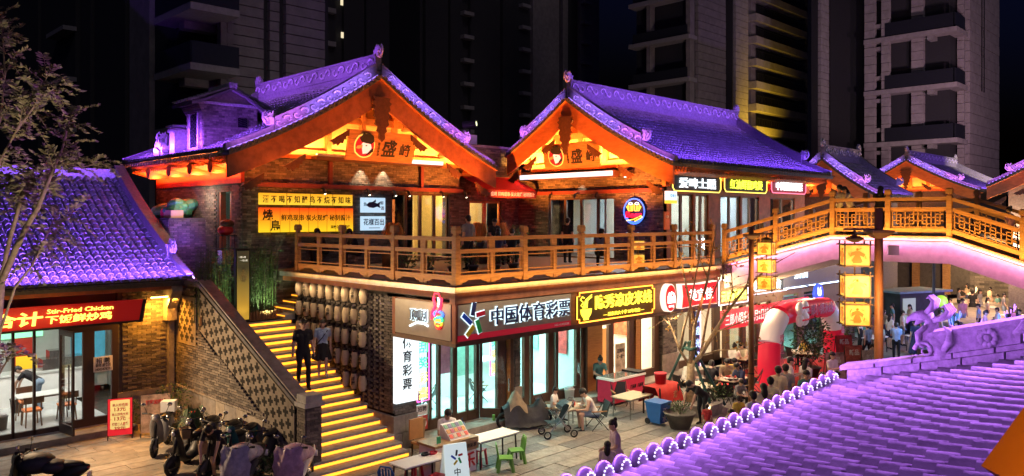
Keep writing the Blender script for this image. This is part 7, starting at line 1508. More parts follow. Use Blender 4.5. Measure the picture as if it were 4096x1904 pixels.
# white A-frame
T = thing('pavement_sign', 'white A-frame pavement sign with coloured bars in front of the ticket desk', 'A-frame sign', (11.35, 13.15, 0), -.3)
q = MB(); q.add([(-.3, -.26, 0), (.3, -.26, 0), (.27, -.02, 1.05), (-.27, -.02, 1.05), (-.3, -.23, 0), (.3, -.23, 0), (.27, .0, 1.05), (-.27, .0, 1.05)], [(0, 1, 2, 3), (7, 6, 5, 4), (0, 4, 5, 1), (1, 5, 6, 2), (2, 6, 7, 3), (3, 7, 4, 0)]); obj('front_board', q, emi('aframe_white', (.75, .95, .92), .5, base=(.7, .75, .75)), T, local=True)
q = MB(); q.add([(-.3, .28, 0), (.3, .28, 0), (.27, .03, 1.05), (-.27, .03, 1.05), (-.3, .25, 0), (.3, .25, 0), (.27, .005, 1.05), (-.27, .005, 1.05)], [(3, 2, 1, 0), (4, 5, 6, 7), (0, 1, 5, 4), (1, 2, 6, 5), (2, 3, 7, 6), (3, 0, 4, 7)]); obj('back_board', q, WHITE, T, local=True)
ey_ = V((0, .236, 1.05)).normalized(); at_ = lambda x, s: V((x, -.268, 0)) + ey_ * s
for (x0, y0), (x1, y1), m in [((.0, .15), (.1, .58), DARKG), ((.18, .15), (.55, .2), MATS['lotto_red']), ((-.42, .2), (-.06, -.1), MATS['lotto_blue']), ((.2, -.02), (.36, -.45), MATS['lotto_green']), ((.06, -.2), (-.25, -.5), MATS['lotto_yellow'])]: q = MB(); k_ = .28; q.bar(at_(x0 * k_, .78 + y0 * k_), at_(x1 * k_, .78 + y1 * k_), .045, .008, up=(0, -1, .2)); obj('colour_bar', q, m, T, local=True)
q = MB(); q.text('中', at_(0, .48), EX, ey_, .16, None, .006, .01); q.text('国', at_(0, .28), EX, ey_, .16, None, .006, .01); obj('lettering', q, INK, T, local=True)
q = MB(); q.cb((12.75, 16.2, .4), (.34, .06, .78), .2, Matrix.Rotation(.16, 3, 'X')); solo('cardboard_sheet', q, mat('cardboard', (.32, .2, .1), .9, var=.15), 'folded cardboard leaning on the stone base by the stairs', 'cardboard', (12.75, 16.2, 0))
# ------------------------------------------------------------------ scooters
TYRE = mat('tyre_rubber', (.015, .015, .016), .8, var=.2); SEATM = mat('seat_vinyl', (.02, .02, .022), .4, var=.2)
def scooter(label, x, y, rz, m, apron=None, basket=False, lean=.06, box=False):
    T = thing('parked_scooter', label, 'scooter', (x, y, 0), rz, 'electric scooters parked by the stair parapet'); L = lambda n, q, mm, p=None, s=True: obj(n, q, mm, p or T, s, local=True)
    for wx in (.62, -.58):
        q = MB(); q.tube([(wx + .2 * math.cos(a), 0, .22 + .2 * math.sin(a)) for a in [i * pi / 9 for i in range(19)]], .05, 7, False); w_ = L('wheel', q, TYRE); q = MB(); q.lathe((wx, -.03, .22), [(.15, 0), (.15, .06)], 14, ax=(0, 1, 0)); q.lathe((wx, -.05, .22), [(.04, 0), (.04, .1)], 8, ax=(0, 1, 0)); L('rim', q, CHROME, w_)
    q = MB()                                                  # body shell: tail, footboard, leg shield
    sec = [(-.85, .72, .05, .06), (-.7, .68, .13, .14), (-.45, .6, .17, .2), (-.2, .5, .17, .2), (-.05, .34, .16, .1), (.12, .28, .16, .06), (.3, .32, .15, .08), (.4, .55, .17, .1), (.47, .8, .16, .08), (.5, .95, .1, .06)]
    rows = []
    for px, pz, hw, hh in sec: rows.append([V((px + hh * .35 * math.sin(a) * (px > .25) * -1, hw * math.cos(a), pz + hh * math.sin(a))) for a in [i * pi / 5 for i in range(11)]])
    q.grid(rows); q.add([tuple(p) for p in rows[0][:10]], [tuple(range(10))]); q.add([tuple(p) for p in rows[-1][:10]], [tuple(range(9, -1, -1))]); L('body_shell', q, m)
    q = MB(); q.ball((-.42, 0, .8), .2, 12, 7, (1.75, .75, .38)); L('seat', q, SEATM)
    q = MB(); q.tube([(.62, 0, .24), (.52, 0, .7), (.45, 0, 1.0)], .035, 7); q.tube([(.62, -.07, .22), (.57, -.07, .5)], .02, 6); q.tube([(.62, .07, .22), (.57, .07, .5)], .02, 6); L('fork', q, STEEL)
    q = MB(); q.tube([(.34, -.34, 1.04), (.42, -.2, 1.05), (.46, 0, 1.02), (.42, .2, 1.05), (.34, .34, 1.04)], .018, 7); L('handlebar', q, BLACK)
    for s in (-1, 1):
        q = MB(); q.tube([(.42, s * .22, 1.05), (.42, s * .3, 1.24)], .008, 5); mi_ = L('mirror', q, BLACK); q = MB(); q.ball((.42, s * .32, 1.28), .06, 10, 6, (.25, 1.1, .8)); L('mirror_glass', q, CHROME, mi_)
        q = MB(); q.tube([(.36, s * .27, 1.045), (.33, s * .37, 1.04)], .026, 7); L('grip', q, BLACK)
    q = MB(); q.ball((.52, 0, .98), .1, 10, 7, (.8, 1.2, .9)); hs_ = L('head_cowl', q, m); q = MB(); q.ball((.6, 0, .96), .055, 8, 5, (.5, 1.2, 1)); L('headlight', q, mat('lamp_glass', (.5, .5, .5), .1, var=0), hs_)
    q = MB(); q.prism([(.42, .16), (.82, .2), (.84, .3), (.62, .46), (.45, .42)], (0, .06, 0), EX, EZ, .12); L('front_mudguard', q, m); q = MB(); q.tube([(-.2, .12, .3), (-.3, .22, .02)], .015, 5); L('kickstand', q, STEEL)
    q = MB(); q.cb((-.86, 0, .56), (.03, .2, .14)); L('number_plate', q, WHITE); q = MB(); q.ball((-.84, 0, .72), .05, 8, 5, (.5, 1.6, .7)); L('tail_light', q, mat('tail_red', (.4, .02, .02), .3, var=0))
    if apron:                                                 # quilted wind apron hung over the front
        q = MB(); R_ = []
        for i in range(9):
            t = i / 8; zz = 1.08 - .9 * t; R_.append([V((.6 + .1 * math.sin(t * 3) + .05 * math.sin(j * 1.7 + i) - .16 * abs(j - 4) / 4, (j - 4) / 4 * (.3 + .1 * t + .03 * math.sin(i * 2 + j)), zz + .03 * math.sin(j * 2.1))) for j in range(9)])
        q.grid(R_); L('wind_apron', q, apron); q = MB(); q.ball((.2, 0, .85), .28, 12, 8, (1.4, 1.15, .8)); q.ball((-.15, .05, .78), .22, 10, 7, (1.3, 1.2, .7)); L('rain_cover', q, apron)
    if basket: q = MB(); q.lathe((.72, 0, .62), [(.12, 0), (.17, .26), (.155, .26), (.11, .02)], 4); L('front_basket', q, mat('wicker', (.25, .17, .09), .8, var=.3), s=False)
    if box: q = MB(); q.cb((-.72, 0, .98), (.3, .36, .28)); L('top_box', q, WHITE, s=False)
    return T
APR = mat('pale_quilted_cloth', (.32, .31, .4), .6, var=.35, scale=6, bump=.8, bscale=10); APP = mat('pink_cloth', (.42, .28, .36), .7, var=.4, scale=6, bump=.6, bscale=10); APK = mat('black_quilt', (.02, .02, .028), .6, var=.3, bump=.6, bscale=10)
scooter('silver grey scooter with dark tartan flap at the end of the row', 7.95, 20.9, -2.2, mat('silver_paint', (.2, .2, .21), .3, metal=.3, var=.1), box=True); scooter('black scooter with wicker basket beside the flowering plant', 8.5, 19.75, -2.5, BLACK, basket=True)
scooter('dark scooter with grey storage bag second from the parapet pillar', 8.75, 19.0, -2.55, DARKG); scooter('black and teal scooter leaning near the parapet', 8.9, 18.35, -2.5, mat('teal_paint', (.008, .09, .09), .35, var=.1)); scooter('black scooter behind the bending person', 7.9, 18.9, -2.7, BLACK)
scooter('small black scooter closest to the parapet pillar', 9.05, 17.55, -2.6, BLACK); scooter('dark grey scooter wedged behind the teal one', 8.35, 18.05, -2.75, DARKG, basket=True); scooter('scooter under a pale quilted wind cover', 8.15, 16.55, -2.5, DARKG, APR); scooter('white and pink scooter with crumpled pink cover by the stair foot', 8.95, 15.7, -2.5, mat('white_paint_gloss', (.6, .6, .58), .3, var=.1), APP); scooter('black scooter with bundled coat at the bottom edge by the restaurant', 4.75, 18.75, 2.5, BLACK, APK)
# ------------------------------------------------------------------ plants
LEAF = [mat('leaf_%d' % i, c, .6, var=.3, scale=8) for i, c in enumerate([(.05, .1, .03), (.03, .07, .025), (.08, .13, .04)])]; LEAFY = [mat('leaf_pale_%d' % i, c, .7, var=.3, scale=8) for i, c in enumerate([(.3, .25, .14), (.22, .2, .11), (.36, .3, .16)])]; LEAFO = [mat('leaf_autumn_%d' % i, c, .6, var=.3) for i, c in enumerate([(.3, .2, .03), (.22, .2, .04), (.35, .15, .02)])]
BARK = mat('pale_bark', (.3, .22, .13), .9, var=.35, scale=12, bump=.6, bscale=20); BARKD = mat('dark_bark', (.1, .075, .055), .9, var=.3, bump=.5)
def leafq(q, p, d, L, w_, up=None):
    d = V(d).normalized(); s = d.cross(up or V((RND.uniform(-1, 1), RND.uniform(-1, 1), RND.uniform(-1, 1)))); s = s.normalized() * w_ / 2 if s.length > 1e-4 else V((w_ / 2, 0, 0)); q.mi(RND.randrange(3)); n = s.cross(d).normalized() * L * .1; q.add([p, p + d * L * .45 + s + n, p + d * L, p + d * L * .45 - s + n], [(0, 1, 2, 3)])
rv = lambda k=1.: V((RND.uniform(-k, k), RND.uniform(-k, k), RND.uniform(-k, k)))
def shrub(label, x, y, z, r, h, pot=None, leaves=LEAF, n=420, flower=None, L=.09, name='potted_shrub', cat='plant'):
    T = thing(name, label, cat, (x, y, z)); z0 = 0
    if pot: q = MB(); q.lathe((0, 0, 0), [(pot * .65, 0), (pot, .3 * pot / .3), (pot * 1.1, pot), (pot * 1.1, pot + .04), (pot * .95, pot + .04), (pot * .9, pot - .03)], 16); obj('pot', q, mat('stone_pot', (.12, .11, .1), .8, var=.3, bump=.4), T, True, True); z0 = pot
    q = MB()
    for i in range(7): a = RND.uniform(0, 2 * pi); q.tube([(0, 0, z0 - .02), (math.cos(a) * r * .3, math.sin(a) * r * .3, z0 + h * .45), (math.cos(a) * r * .6, math.sin(a) * r * .6, z0 + h * .8)], [.015, .01, .004], 4)
    obj('stems', q, BARKD, T, local=True); q = MB()
    for i in range(n):
        d = rv(); d = d.normalized() * RND.random() ** .45 if d.length else d; p = V((d.x * r, d.y * r, z0 + h * .55 + d.z * h * .5)); leafq(q, p, V((d.x, d.y, d.z * .4 + .2)) + rv(.5), L * RND.uniform(.6, 1.3), L * .45)
    obj('foliage', q, leaves, T, local=True, kind='stuff')
    if flower:
        for i in range(flower): a = RND.uniform(0, 2 * pi); q = MB(); c = V((math.cos(a) * r * .3, math.sin(a) * r * .3, z0 + h * .95)); [q.ball(c + V((math.cos(b) * .06, math.sin(b) * .06, 0)), .05, 6, 4, (1, 1, .5)) for b in (0, 1.3, 2.5, 3.8, 5)]; obj('flower', q, mat('red_petal', (.6, .03, .02), .5, var=.1), T, True, True)
    return T
def grassy(label, x, y, z, r, h, n=120, pot=.2, m=LEAF, flower=1):
    T = thing('strap_leaf_plant', label, 'plant', (x, y, z)); q = MB(); q.lathe((0, 0, 0), [(pot * .7, 0), (pot, pot * 1.2), (pot * .9, pot * 1.2)], 14); obj('pot', q, DARKG, T, True, True); q = MB()
    for i in range(n):
        a = RND.uniform(0, 2 * pi); rr = r * RND.uniform(.5, 1); hh = h * RND.uniform(.5, 1); d = V((math.cos(a), math.sin(a), 0)); s = V((-d.y, d.x, 0)) * .014; q.mi(RND.randrange(3)); P0 = V((0, 0, pot * 1.1)) + d * .05; P1 = P0 + d * rr * .45 + V((0, 0, hh)); P2 = P0 + d * rr + V((0, 0, hh * .45)); q.add([P0 - s, P0 + s, P1 + s, P1 - s, P2], [(0, 1, 2, 3), (3, 2, 4)])
    obj('foliage', q, m, T, local=True, kind='stuff')
    for i in range(flower): q = MB(); [q.ball((.05 * math.cos(b), .05 * math.sin(b), h + .12), .05, 6, 4, (1, 1, .6)) for b in (0, 1.2, 2.5, 3.8, 5)]; obj('flower', q, mat('red_petal', (.6, .03, .02), .5, var=.1), T, True, True)
grassy('bushy strap leaved plant with a red flower among the scooters', 8.55, 20.35, 0, .5, .85, 190, .26); shrub('dark leafy shrub by the poster stand', 8.9, 22.6, 0, .5, 1.1, .22, n=500); shrub('dark leafy shrub between the covered scooters', 8.75, 16.2, 0, .45, .8, None, n=420, name='low_shrub'); shrub('dark plant beside the red menu board', 7.9, 23.1, 0, .3, .8, .18, n=260)
shrub('tall leafy flowering plant beside the arch', 29.1, 13.0, 0, .75, 1.9, .35, n=900, L=.13); shrub('red flowering plant behind the white arch leg', 33.6, 13.6, 0, .5, 1.8, .3, n=400, L=.12, flower=6)
p = pZ(2720, 1712); shrub('round stone planter bowl with small green plants', p.x, p.y, 0, .34, .35, .42, n=260, L=.07)
shrub('green plants in the stone ring around the bare tree', 21.9, 12.9, .3, .55, .55, None, n=420, name='low_shrub'); shrub('dark shrub at the terrace brick column', 22.6, 22.2, DZ, .45, 1.1, .2, n=500); shrub('green leafy plant on the terrace by the fish picture', 18.7, 20.9, DZ, .4, .7, .22, n=380, L=.12)
ORF = [mat('orange_straw_%d' % i, c, .7, var=.2) for i, c in enumerate([(.7, .28, .04), (.6, .22, .03), (.75, .35, .08)])]
for i, (u, D) in enumerate(((1572, 25.), (1918, 27.5), (2000, 27.6))):
    p = pD(u, 872, D); grassy(('pot of dried orange grasses by the grill house door', 'pot of dried orange grasses behind the standing man', 'pot of dried orange grasses beside the waiter')[i], p.x, p.y, DZ + .5, .42, .75, 260, .2, ORF, 0)
    q = MB(); q.cb((p.x, p.y, DZ + .25), (.5, .5, .5)); solo('flower_stand', q, WOODD, ('dark wooden stand under the grasses by the grill house door', 'dark wooden stand under the grasses behind the standing man', 'dark wooden stand under the grasses beside the waiter')[i], 'stand', (p.x, p.y, DZ))
for i in range(6):
    x = 13.1 + i * .85; shrub('low planter of mixed green plants along the terrace edge' , x, 17.2 + .1 * (i % 2), DZ, .3, .5, .16, n=160, name='planter_shrub').update_tag()
k = 0
for o in [o for o in bpy.data.objects if o.name.startswith('planter_shrub')]: o['label'] = '%s planter of green plants along the terrace, counted from the corner' % ordn[k]; o['group'] = 'planters along the terrace'; k += 1
# bamboo screen at the head of the stairs
T = thing('bamboo_screen', 'dense dark bamboo screen in a log edged planter above the stairs', 'bamboo', (10.6, 22.35, 2.97)); q = MB(); n = 0
for i in range(26): x = 9.5 + i * .1; q.tube([(x, 22.06, 2.97), (x, 22.06, 3.22 + .02 * (i % 3))], .045, 6)
obj('log_edging', q, mat('log_wood', (.25, .12, .05), .8, var=.3), T); q = MB(); q2 = MB()
for i in range(110):
    x, y = RND.uniform(9.45, 12.0), RND.uniform(22.15, 22.6)
    if 10.42 < x < 10.95 and y < 22.45: continue
    h = RND.uniform(1.7, 2.3); lx = RND.uniform(-.1, .1); q.tube([(x, y, 3.), (x + lx * .3, y, 3. + h * .5), (x + lx, y - .03, 3. + h)], [.013, .011, .006], 5)
    for k in range(26): t = RND.uniform(.1, 1.02); p = V((x + lx * t, y, 3. + h * t)); d = rv(); d.z = -abs(d.z) * .6 + .1; leafq(q2, p + d * .04, d, RND.uniform(.1, .18), .022)
obj('canes', q, mat('bamboo_cane', (.06, .09, .03), .5, var=.3), T, kind='stuff'); obj('foliage', q2, LEAF, T, kind='stuff')
T = thing('menu_totem', 'tall narrow menu totem lit gold at its foot above the stairs', 'sign', (10.68, 21.95, 2.97)); q = MB(); q.box(10.46, 10.9, 21.9, 22.02, 2.98, 5.15); obj('frame', q, STEEL, T); q = MB(); q.box(10.5, 10.86, 21.88, 21.9, 3.05, 5.08); obj('panel', q, grad('totem_foot_glow', (.55, .3, .03), (.02, .018, .012), 3.0, 4.6, .9), T); q = MB(); q.text('一烧入魂', (10.64, 21.87, 4.9), EX, EZ, .06, .22, .004); q.text('一鸟入味', (10.7, 21.87, 4.8), EX, EZ, .06, .22, .004); obj('lettering', q, emi('totem_text', (1, .9, .7), .8), T); q = MB(); q.lathe((10.68, 21.87, 4.35), [(.1, 0), (.12, .004)], 14, ax=(0, -1, 0), sq=(.8, 1.6)); obj('picture', q, mat('totem_picture', (.3, .2, .08), .6, var=.4, scale=20), T)  # panel emission fades up from gold, the light at its foot painted in
for x in (9.9, 11.5): lamp('bamboo_fill', 'SPOT', (x, 21.7, 3.05), 60, (.8, 1, .55), aim=(x, 22.3, 4.4), spot=110, blend=1)  # spots without fixtures, added so the dark bamboo shows
lamp('totem_uplight', 'SPOT', (10.68, 21.6, 3.05), 8, (1, .6, .12), aim=(10.68, 21.9, 3.9), spot=80)
lamp('tarp_fill', 'POINT', (10.55, 25.0, 6.75), 16, (1, .85, .65), soft=.1)  # added point lamp that lights the green tarpaulin, no fixture by the door
# clutter by the side door of the grill house
q = MB()
for i in range(16): q.ball((10.5 + RND.uniform(-.3, .3), 26.6 + RND.uniform(-.9, .9), 6.2 + RND.uniform(0, .25)), RND.uniform(.2, .38), 9, 6, (1, 1.3, .75), Matrix.Rotation(RND.uniform(0, 3), 3, 'Z') @ Matrix.Rotation(RND.uniform(-.5, .5), 3, 'X'))
solo('green_tarpaulin', q, mat('green_tarp', (.05, .22, .12), .45, var=.35, scale=6, bump=1., bscale=7), 'crumpled green tarpaulin heaped on the brick block', 'tarpaulin', (10.5, 26.6, 6.05))
q = MB(); q.box(10.0, 10.4, 25.5, 26.1, 6.055, 6.3); solo('cream_crate', q, mat('crate_cream', (.5, .35, .2), .7, var=.1), 'cream crate at the edge of the brick block', 'crate', (10.2, 25.8, 6.055)); q = MB(); q.lathe((10.1, 26.25, 6.055), [(.13, 0), (.15, .22), (.1, .3)], 10); solo('red_bucket', q, REDPL, 'small red bucket beside the cream crate', 'bucket', (10.1, 26.25, 6.055))
T = thing('wire_stand', 'wire stand with red bag and bundled goods by the side door', 'stand', (10.75, 23.2, 2.97)); q = MB()
for sx in (-1, 1):
    for sy in (-1, 1): q.tube([(10.75 + sx * .22, 23.2 + sy * .22, 2.97), (10.75 + sx * .2, 23.2 + sy * .2, 5.55)], .012, 5)
for z in (4.6, 5.1, 5.5): q.box(10.5, 11.0, 22.95, 23.45, z, z + .02)
obj('frame', q, BLACK, T); q = MB(); q.ball((10.75, 23.2, 5.68), .24, 10, 7, (1, 1, .7)); obj('red_bag', q, RED, T, True); q = MB(); q.ball((10.78, 23.15, 5.88), .2, 10, 7, (1.1, 1, .7)); obj('dark_bundle', q, WOODD, T, True); q = MB(); q.cb((10.75, 23.2, 4.85), (.36, .36, .42)); obj('basket', q, CHROME, T)
# ------------------------------------------------------------------ trees
def limb(q, P, r0, r1, n=6): N = len(P); q.tube(P, [r0 + (r1 - r0) * i / (N - 1) for i in range(N)], n)
def along(P, t): k = t * (len(P) - 1); i = min(int(k), len(P) - 2); return P[i].lerp(P[i + 1], k - i)
T = thing('courtyard_tree', 'young tree with pale feathery leaves at the edge of the courtyard', 'tree', (pD(-40, 872, 9).x, pD(-40, 872, 9).y, 0)); D0 = 9.
pth = [[(-30, 2760), (-25, 1500), (7, 1128), (67, 987), (107, 907), (154, 827), (200, 708), (247, 601), (274, 495), (287, 448)], [(-25, 1500), (0, 1128), (40, 954), (87, 787), (134, 720), (190, 690), (240, 650), (330, 670), (400, 650)], [(-60, 900), (0, 642), (67, 521), (134, 428), (180, 354), (184, 294)], [(-25, 1400), (60, 1150), (130, 1060), (180, 960), (210, 890), (290, 860)], [(-60, 700), (0, 480), (20, 300), (10, 150), (-10, 40)], [(67, 521), (110, 440), (60, 420)], [(154, 827), (90, 760), (40, 740)], [(-25, 1700), (-5, 1500), (30, 1440), (100, 1400)]]
q = MB(); lv = MB(); PP = []
for i, path in enumerate(pth):
    P = [pD(u, v, D0 + .5 * math.sin(i * 2.1) + .3 * math.sin(j * .9 + i)) for j, (u, v) in enumerate(path)]; PP.append(P); limb(q, P, .05 if i == 0 else (.032 if i == 1 else .018), .004)
for P, t0, n in ((PP[0], .6, 30), (PP[1], .3, 42), (PP[2], .15, 36), (PP[3], .35, 20), (PP[4], .25, 34), (PP[5], 0, 16), (PP[6], 0, 18), (PP[7], .4, 9)):
    for k in range(n):
        b = along(P, t0 + (1 - t0) * (k + .5) / n); d = (rv() + V((0, 0, .35))).normalized(); L = RND.uniform(.18, .42); mid = b + d * L * .55 + V((0, 0, .02)); e = b + d * L - V((0, 0, .06)); tw = [b, mid, e]; limb(q, tw, .006, .002, 4)
        for j in range(11):
            pt = along(tw, .15 + .85 * j / 10)
            for sgn_ in (-1, 1): s = d.cross(V((0, 0, 1))).normalized() * sgn_ + d * .5 + rv(.35); leafq(lv, pt, s, RND.uniform(.055, .09), .034)
obj('trunk', q, BARK, T, True); obj('crown', lv, LEAFY, T, kind='stuff'); lamp('tree_uplight', 'SPOT', (2.2, 6.2, 1.2), 420, (1, .82, .6), aim=pD(150, 560, 9), spot=70, blend=.9, soft=.1)
D0 = 24.6; base = pD(2762, 872, D0); T = thing('bare_street_tree', 'nearly bare staked street tree in a stone ring before the shops', 'tree', (base.x, base.y, 0)); q = MB(); lv = MB(); PP = []
for i, path in enumerate([[(2762, 1640), (2762, 1540), (2764, 1453)], [(2764, 1470), (2719, 1400), (2681, 1302), (2655, 1219), (2640, 1130)], [(2764, 1453), (2772, 1390), (2779, 1302), (2832, 1113), (2850, 1000), (2868, 900)], [(2766, 1460), (2802, 1423), (2855, 1332), (2908, 1249), (2983, 1151), (3074, 1068), (3180, 1010)], [(2779, 1302), (2752, 1180), (2725, 1040), (2700, 940)], [(2802, 1423), (2822, 1300), (2842, 1200), (2900, 1060), (2960, 900)], [(2719, 1400), (2736, 1310), (2760, 1230), (2800, 1010), (2790, 920)], [(2855, 1332), (2960, 1290), (3060, 1250), (3130, 1200)], [(2681, 1302), (2650, 1270), (2625, 1200)], [(2908, 1249), (2930, 1160), (2925, 1080), (2890, 1030)], [(2806, 1420), (2880, 1400), (2990, 1395), (3060, 1370)], [(2832, 1113), (2800, 1040), (2770, 985)], [(2983, 1151), (3010, 1060), (3000, 980)]]):
    P = [pD(u, v, D0 + (0 if i == 0 else .8 * math.sin(i * 1.7) * j / len(path))) for j, (u, v) in enumerate(path)]; PP.append(P); limb(q, P, (.16 if i == 0 else .085 if i in (2, 3) else .05 if i < 7 else .025), (.12 if i == 0 else .008), 8)
for P in PP[1:]:
    for k in range(9):
        b = along(P, .3 + .7 * k / 9); d = (rv() + V((0, 0, .5))).normalized(); L = RND.uniform(.25, .7); tw = [b, b + d * L * .6, b + d * L + rv(.06)]; limb(q, tw, .008, .003, 4)
        for j in range(RND.randrange(3, 9)): leafq(lv, along(tw, RND.uniform(.4, 1)), rv(), RND.uniform(.06, .1), .06)
lamp('street_tree_fill', 'SPOT', (base.x - .5, base.y - .9, .15), 130, (1, .66, .28), aim=(base.x + .2, base.y, 4.5), spot=75, blend=.8); obj('trunk', q, BARK, T, True); obj('crown', lv, LEAFO, T, kind='stuff'); q = MB(); tk = mat('green_wrapped_pole', (.03, .1, .085), .8, var=.2, bump=.4)  # the spot at the tree's base is added to brighten its branches
for du, dv, k in ((2605, 1590, 0), (2850, 1640, 1), (2900, 1620, 2)):
    a = pZ(du + (40 if k == 0 else 0), dv, .1); q = MB(); q.tube([a, V((base.x, base.y, 0)) + V((.1 * (k - 1), .1, 2.15))], .045, 7); obj('support_stake', q, tk, T)
q = MB(); q.tube([V((base.x + .17 * math.cos(a), base.y + .17 * math.sin(a), 1.95 + .02 * math.sin(3 * a))) for a in [i * pi / 6 for i in range(13)]], .05, 6); obj('trunk_wrap', q, tk, T); q = MB(); q.lathe((base.x, base.y, 0), [(.95, 0), (1.0, .3), (1.0, .36), (.8, .36), (.8, .28), (.0, .28)], 20); obj('stone_ring', q, STONE2, T)
# ------------------------------------------------------------------ street things before the shops
T = thing('chest_freezer', 'red chest freezer with glass lid and printed hearts by the noodle shop', 'freezer', (20.85, 15.75, 0)); RF = mat('freezer_red', (.55, .03, .08), .35, var=.1); q = MB(); q.box(20.0, 21.7, 15.4, 16.05, .08, .8); obj('cabinet', q, RF, T); q = MB(); q.box(19.97, 21.73, 15.37, 16.08, .8, .87); obj('rim', q, WHITE, T); q = MB(); q.box(20.05, 21.3, 15.42, 16.03, .872, .89); obj('glass_lid', q, GLASSD, T); q = MB(); q.box(21.32, 21.72, 15.38, 16.07, .875, .93); obj('lid_end', q, BLACK, T); q = MB(); q.box(20.1, 21.6, 15.7, 15.73, .845, .868); obj('lid_light', q, emi('lid_glow', (.7, .95, 1), 3), T)
for sx in (20.1, 21.5):
    for sy in (15.5, 15.95): q = MB(); q.box(sx, sx + .1, sy - .05, sy + .05, 0, .08); obj('foot', q, BLACK, T)
q = MB()
for x, z, r in ((20.25, .6, .1), (20.42, .45, .07), (20.3, .35, .05)): q.prism([(0, -r), (r, .2 * r), (r * .9, r * .8), (.4 * r, r), (0, .6 * r), (-.4 * r, r), (-r * .9, r * .8), (-r, .2 * r)], (x, 15.392, z), EX, EZ, .006)
obj('heart', q, mat('heart_pink', (.8, .4, .45), .5, var=0), T, kind='stuff')
for x in (21.05, 21.45): q = MB(); q.text('巧乐兹', (x, 15.39, .5), EX, EZ, .13, .32, .005, .03, shear=.2); obj('logo', q, INK, T)
camp_chair('black folding chair between the freezer and the bare table', 20.0, 15.1, -2.2); table('bare cream street table before the freezer', 19.55, 14.35, 0, 1.15, .75, .62, CREAM, CHROME); camp_chair('black folding chair under the man in the sleeveless shirt', 17.6, 14.15, 2.6); camp_chair('black folding chair behind the boy', 16.95, 15.45, -1.2)
table('street table with bottles between the boy and the man', 17.15, 14.75, 0, .9, .6, .62, CREAM, CHROME)
for i, (x, y, m, h, lb) in enumerate(((16.95, 14.7, WHITE, .24, 'clear water bottle on the street table'), (17.1, 14.62, WOODD, .22, 'dark sauce bottle on the street table'), (17.3, 14.75, RED, .2, 'red drink bottle on the street table'))): q = MB(); q.lathe((x, y, .62), [(.035, 0), (.035, h * .65), (.014, h * .85), (.014, h)], 8); solo('drink_bottle', q, m, lb, 'bottle', (x, y, .62))
q = MB(); q.lathe((17.38, 14.55, .62), [(.05, 0), (.11, .07), (.1, .07), (.05, .015)], 12); solo('food_bowl', q, WHITE, 'white bowl in front of the man in the sleeveless shirt', 'bowl', (17.38, 14.55, .62))
bin_('white lidded bucket by the lottery shop door', 19.0, 16.4, .2, .16, .36, WHITE); q = MB(); q.lathe((15.6, 16.35, .2), [(.04, 0), (.045, .16), (.03, .16)], 8); solo('paper_cup', q, GRNP, 'green paper cup on the shop step', 'cup', (15.6, 16.35, .2))
T = thing('covered_bike', 'electric bike under a grey and tan rain cover by the shop door', 'bike', (16.25, 15.75, 0), -.5); q = MB(); R_ = []
for i in range(31):
    t = i / 30; xx = -.66 + 1.32 * t; top_ = .6 + .46 * math.exp(-((t - .3) / .16) ** 2) + .2 * math.exp(-((t - .85) / .1) ** 2); R_.append([])
    for j in range(25): e = (j - 12) / 12; fo = math.sin(i * 1.1 + 2 * math.sin(j * .5)) * .5 + math.sin(j * 1.7 + i * .35) * .5; hh = top_ * (1 - abs(e) ** 2.6); R_[-1].append(V((xx, e * (.3 + .1 * (1 - hh)) + .02 * fo * (abs(e) > .3), max(.1 + .03 * fo, hh + .022 * fo))))
q.grid(R_); obj('rain_cover', q, mat('slate_cover', (.025, .027, .034), .55, var=.4, scale=4, bump=.6, bscale=8), T, True, True); q = MB(); q.grid([[p + V((0, 0, .015)) for p in r[4:21]] for r in R_[4:17]]); obj('tan_cover', q, mat('tan_cover', (.3, .23, .15), .6, var=.3, bump=.6, bscale=8), T, True, True)
for wx in (-.6, .62): q = MB(); q.tube([(wx + .2 * math.cos(a), 0, .22 + .2 * math.sin(a)) for a in [i * pi / 9 for i in range(19)]], .045, 6, False); obj('wheel', q, TYRE, T, True, True)
T = thing('baby_stroller', 'black folding baby stroller on the paving', 'stroller', (16.2, 14.45, 0), -.5); q = MB()
for s in (-1, 1): q.tube([(-.35, s * .24, .1), (.05, s * .23, .5), (.45, s * .22, 1.0)], .014, 6); q.tube([(.42, s * .24, .1), (.05, s * .23, .5), (-.15, s * .22, .75)], .014, 6)
q.tube([(.45, -.22, 1.0), (.5, 0, 1.03), (.45, .22, 1.0)], .02, 6); obj('frame', q, mat('grey_alloy', (.3, .3, .31), .3, metal=.8, var=.1), T, local=True); q = MB(); q.grid([[V((x, y, z)) for y in (-.2, 0, .2)] for x, z in ((-.3, .42), (0, .38), (.12, .45), (.3, .88))]); obj('seat', q, BLACK, T, local=True); q = MB(); q.grid([[V((.34 - .34 * math.cos(a) * .9, y, .72 + .25 * math.sin(a))) for y in (-.21, -.1, 0, .1, .21)] for a in (.2, .6, 1.0, 1.5)]); obj('hood', q, APK, T, local=True)
for wx in (-.35, .42):
    for s in (-1, 1): q = MB(); q.tube([(wx + .09 * math.cos(a), s * .26, .11 + .09 * math.sin(a)) for a in [i * pi / 7 for i in range(15)]], .022, 6, False); w_ = obj('wheel', q, TYRE, T, True, True); q = MB(); q.lathe((wx, s * .26 - .015, .11), [(.05, 0), (.05, .03)], 10, ax=(0, 1, 0)); obj('hub', q, CHROME, w_, local=True)
p = pZ(2655, 1650); T = thing('red_cloth_table', 'side table draped with a red cloth beside the blue bin', 'table', (p.x, p.y + .1, 0)); q = MB(); R_ = []
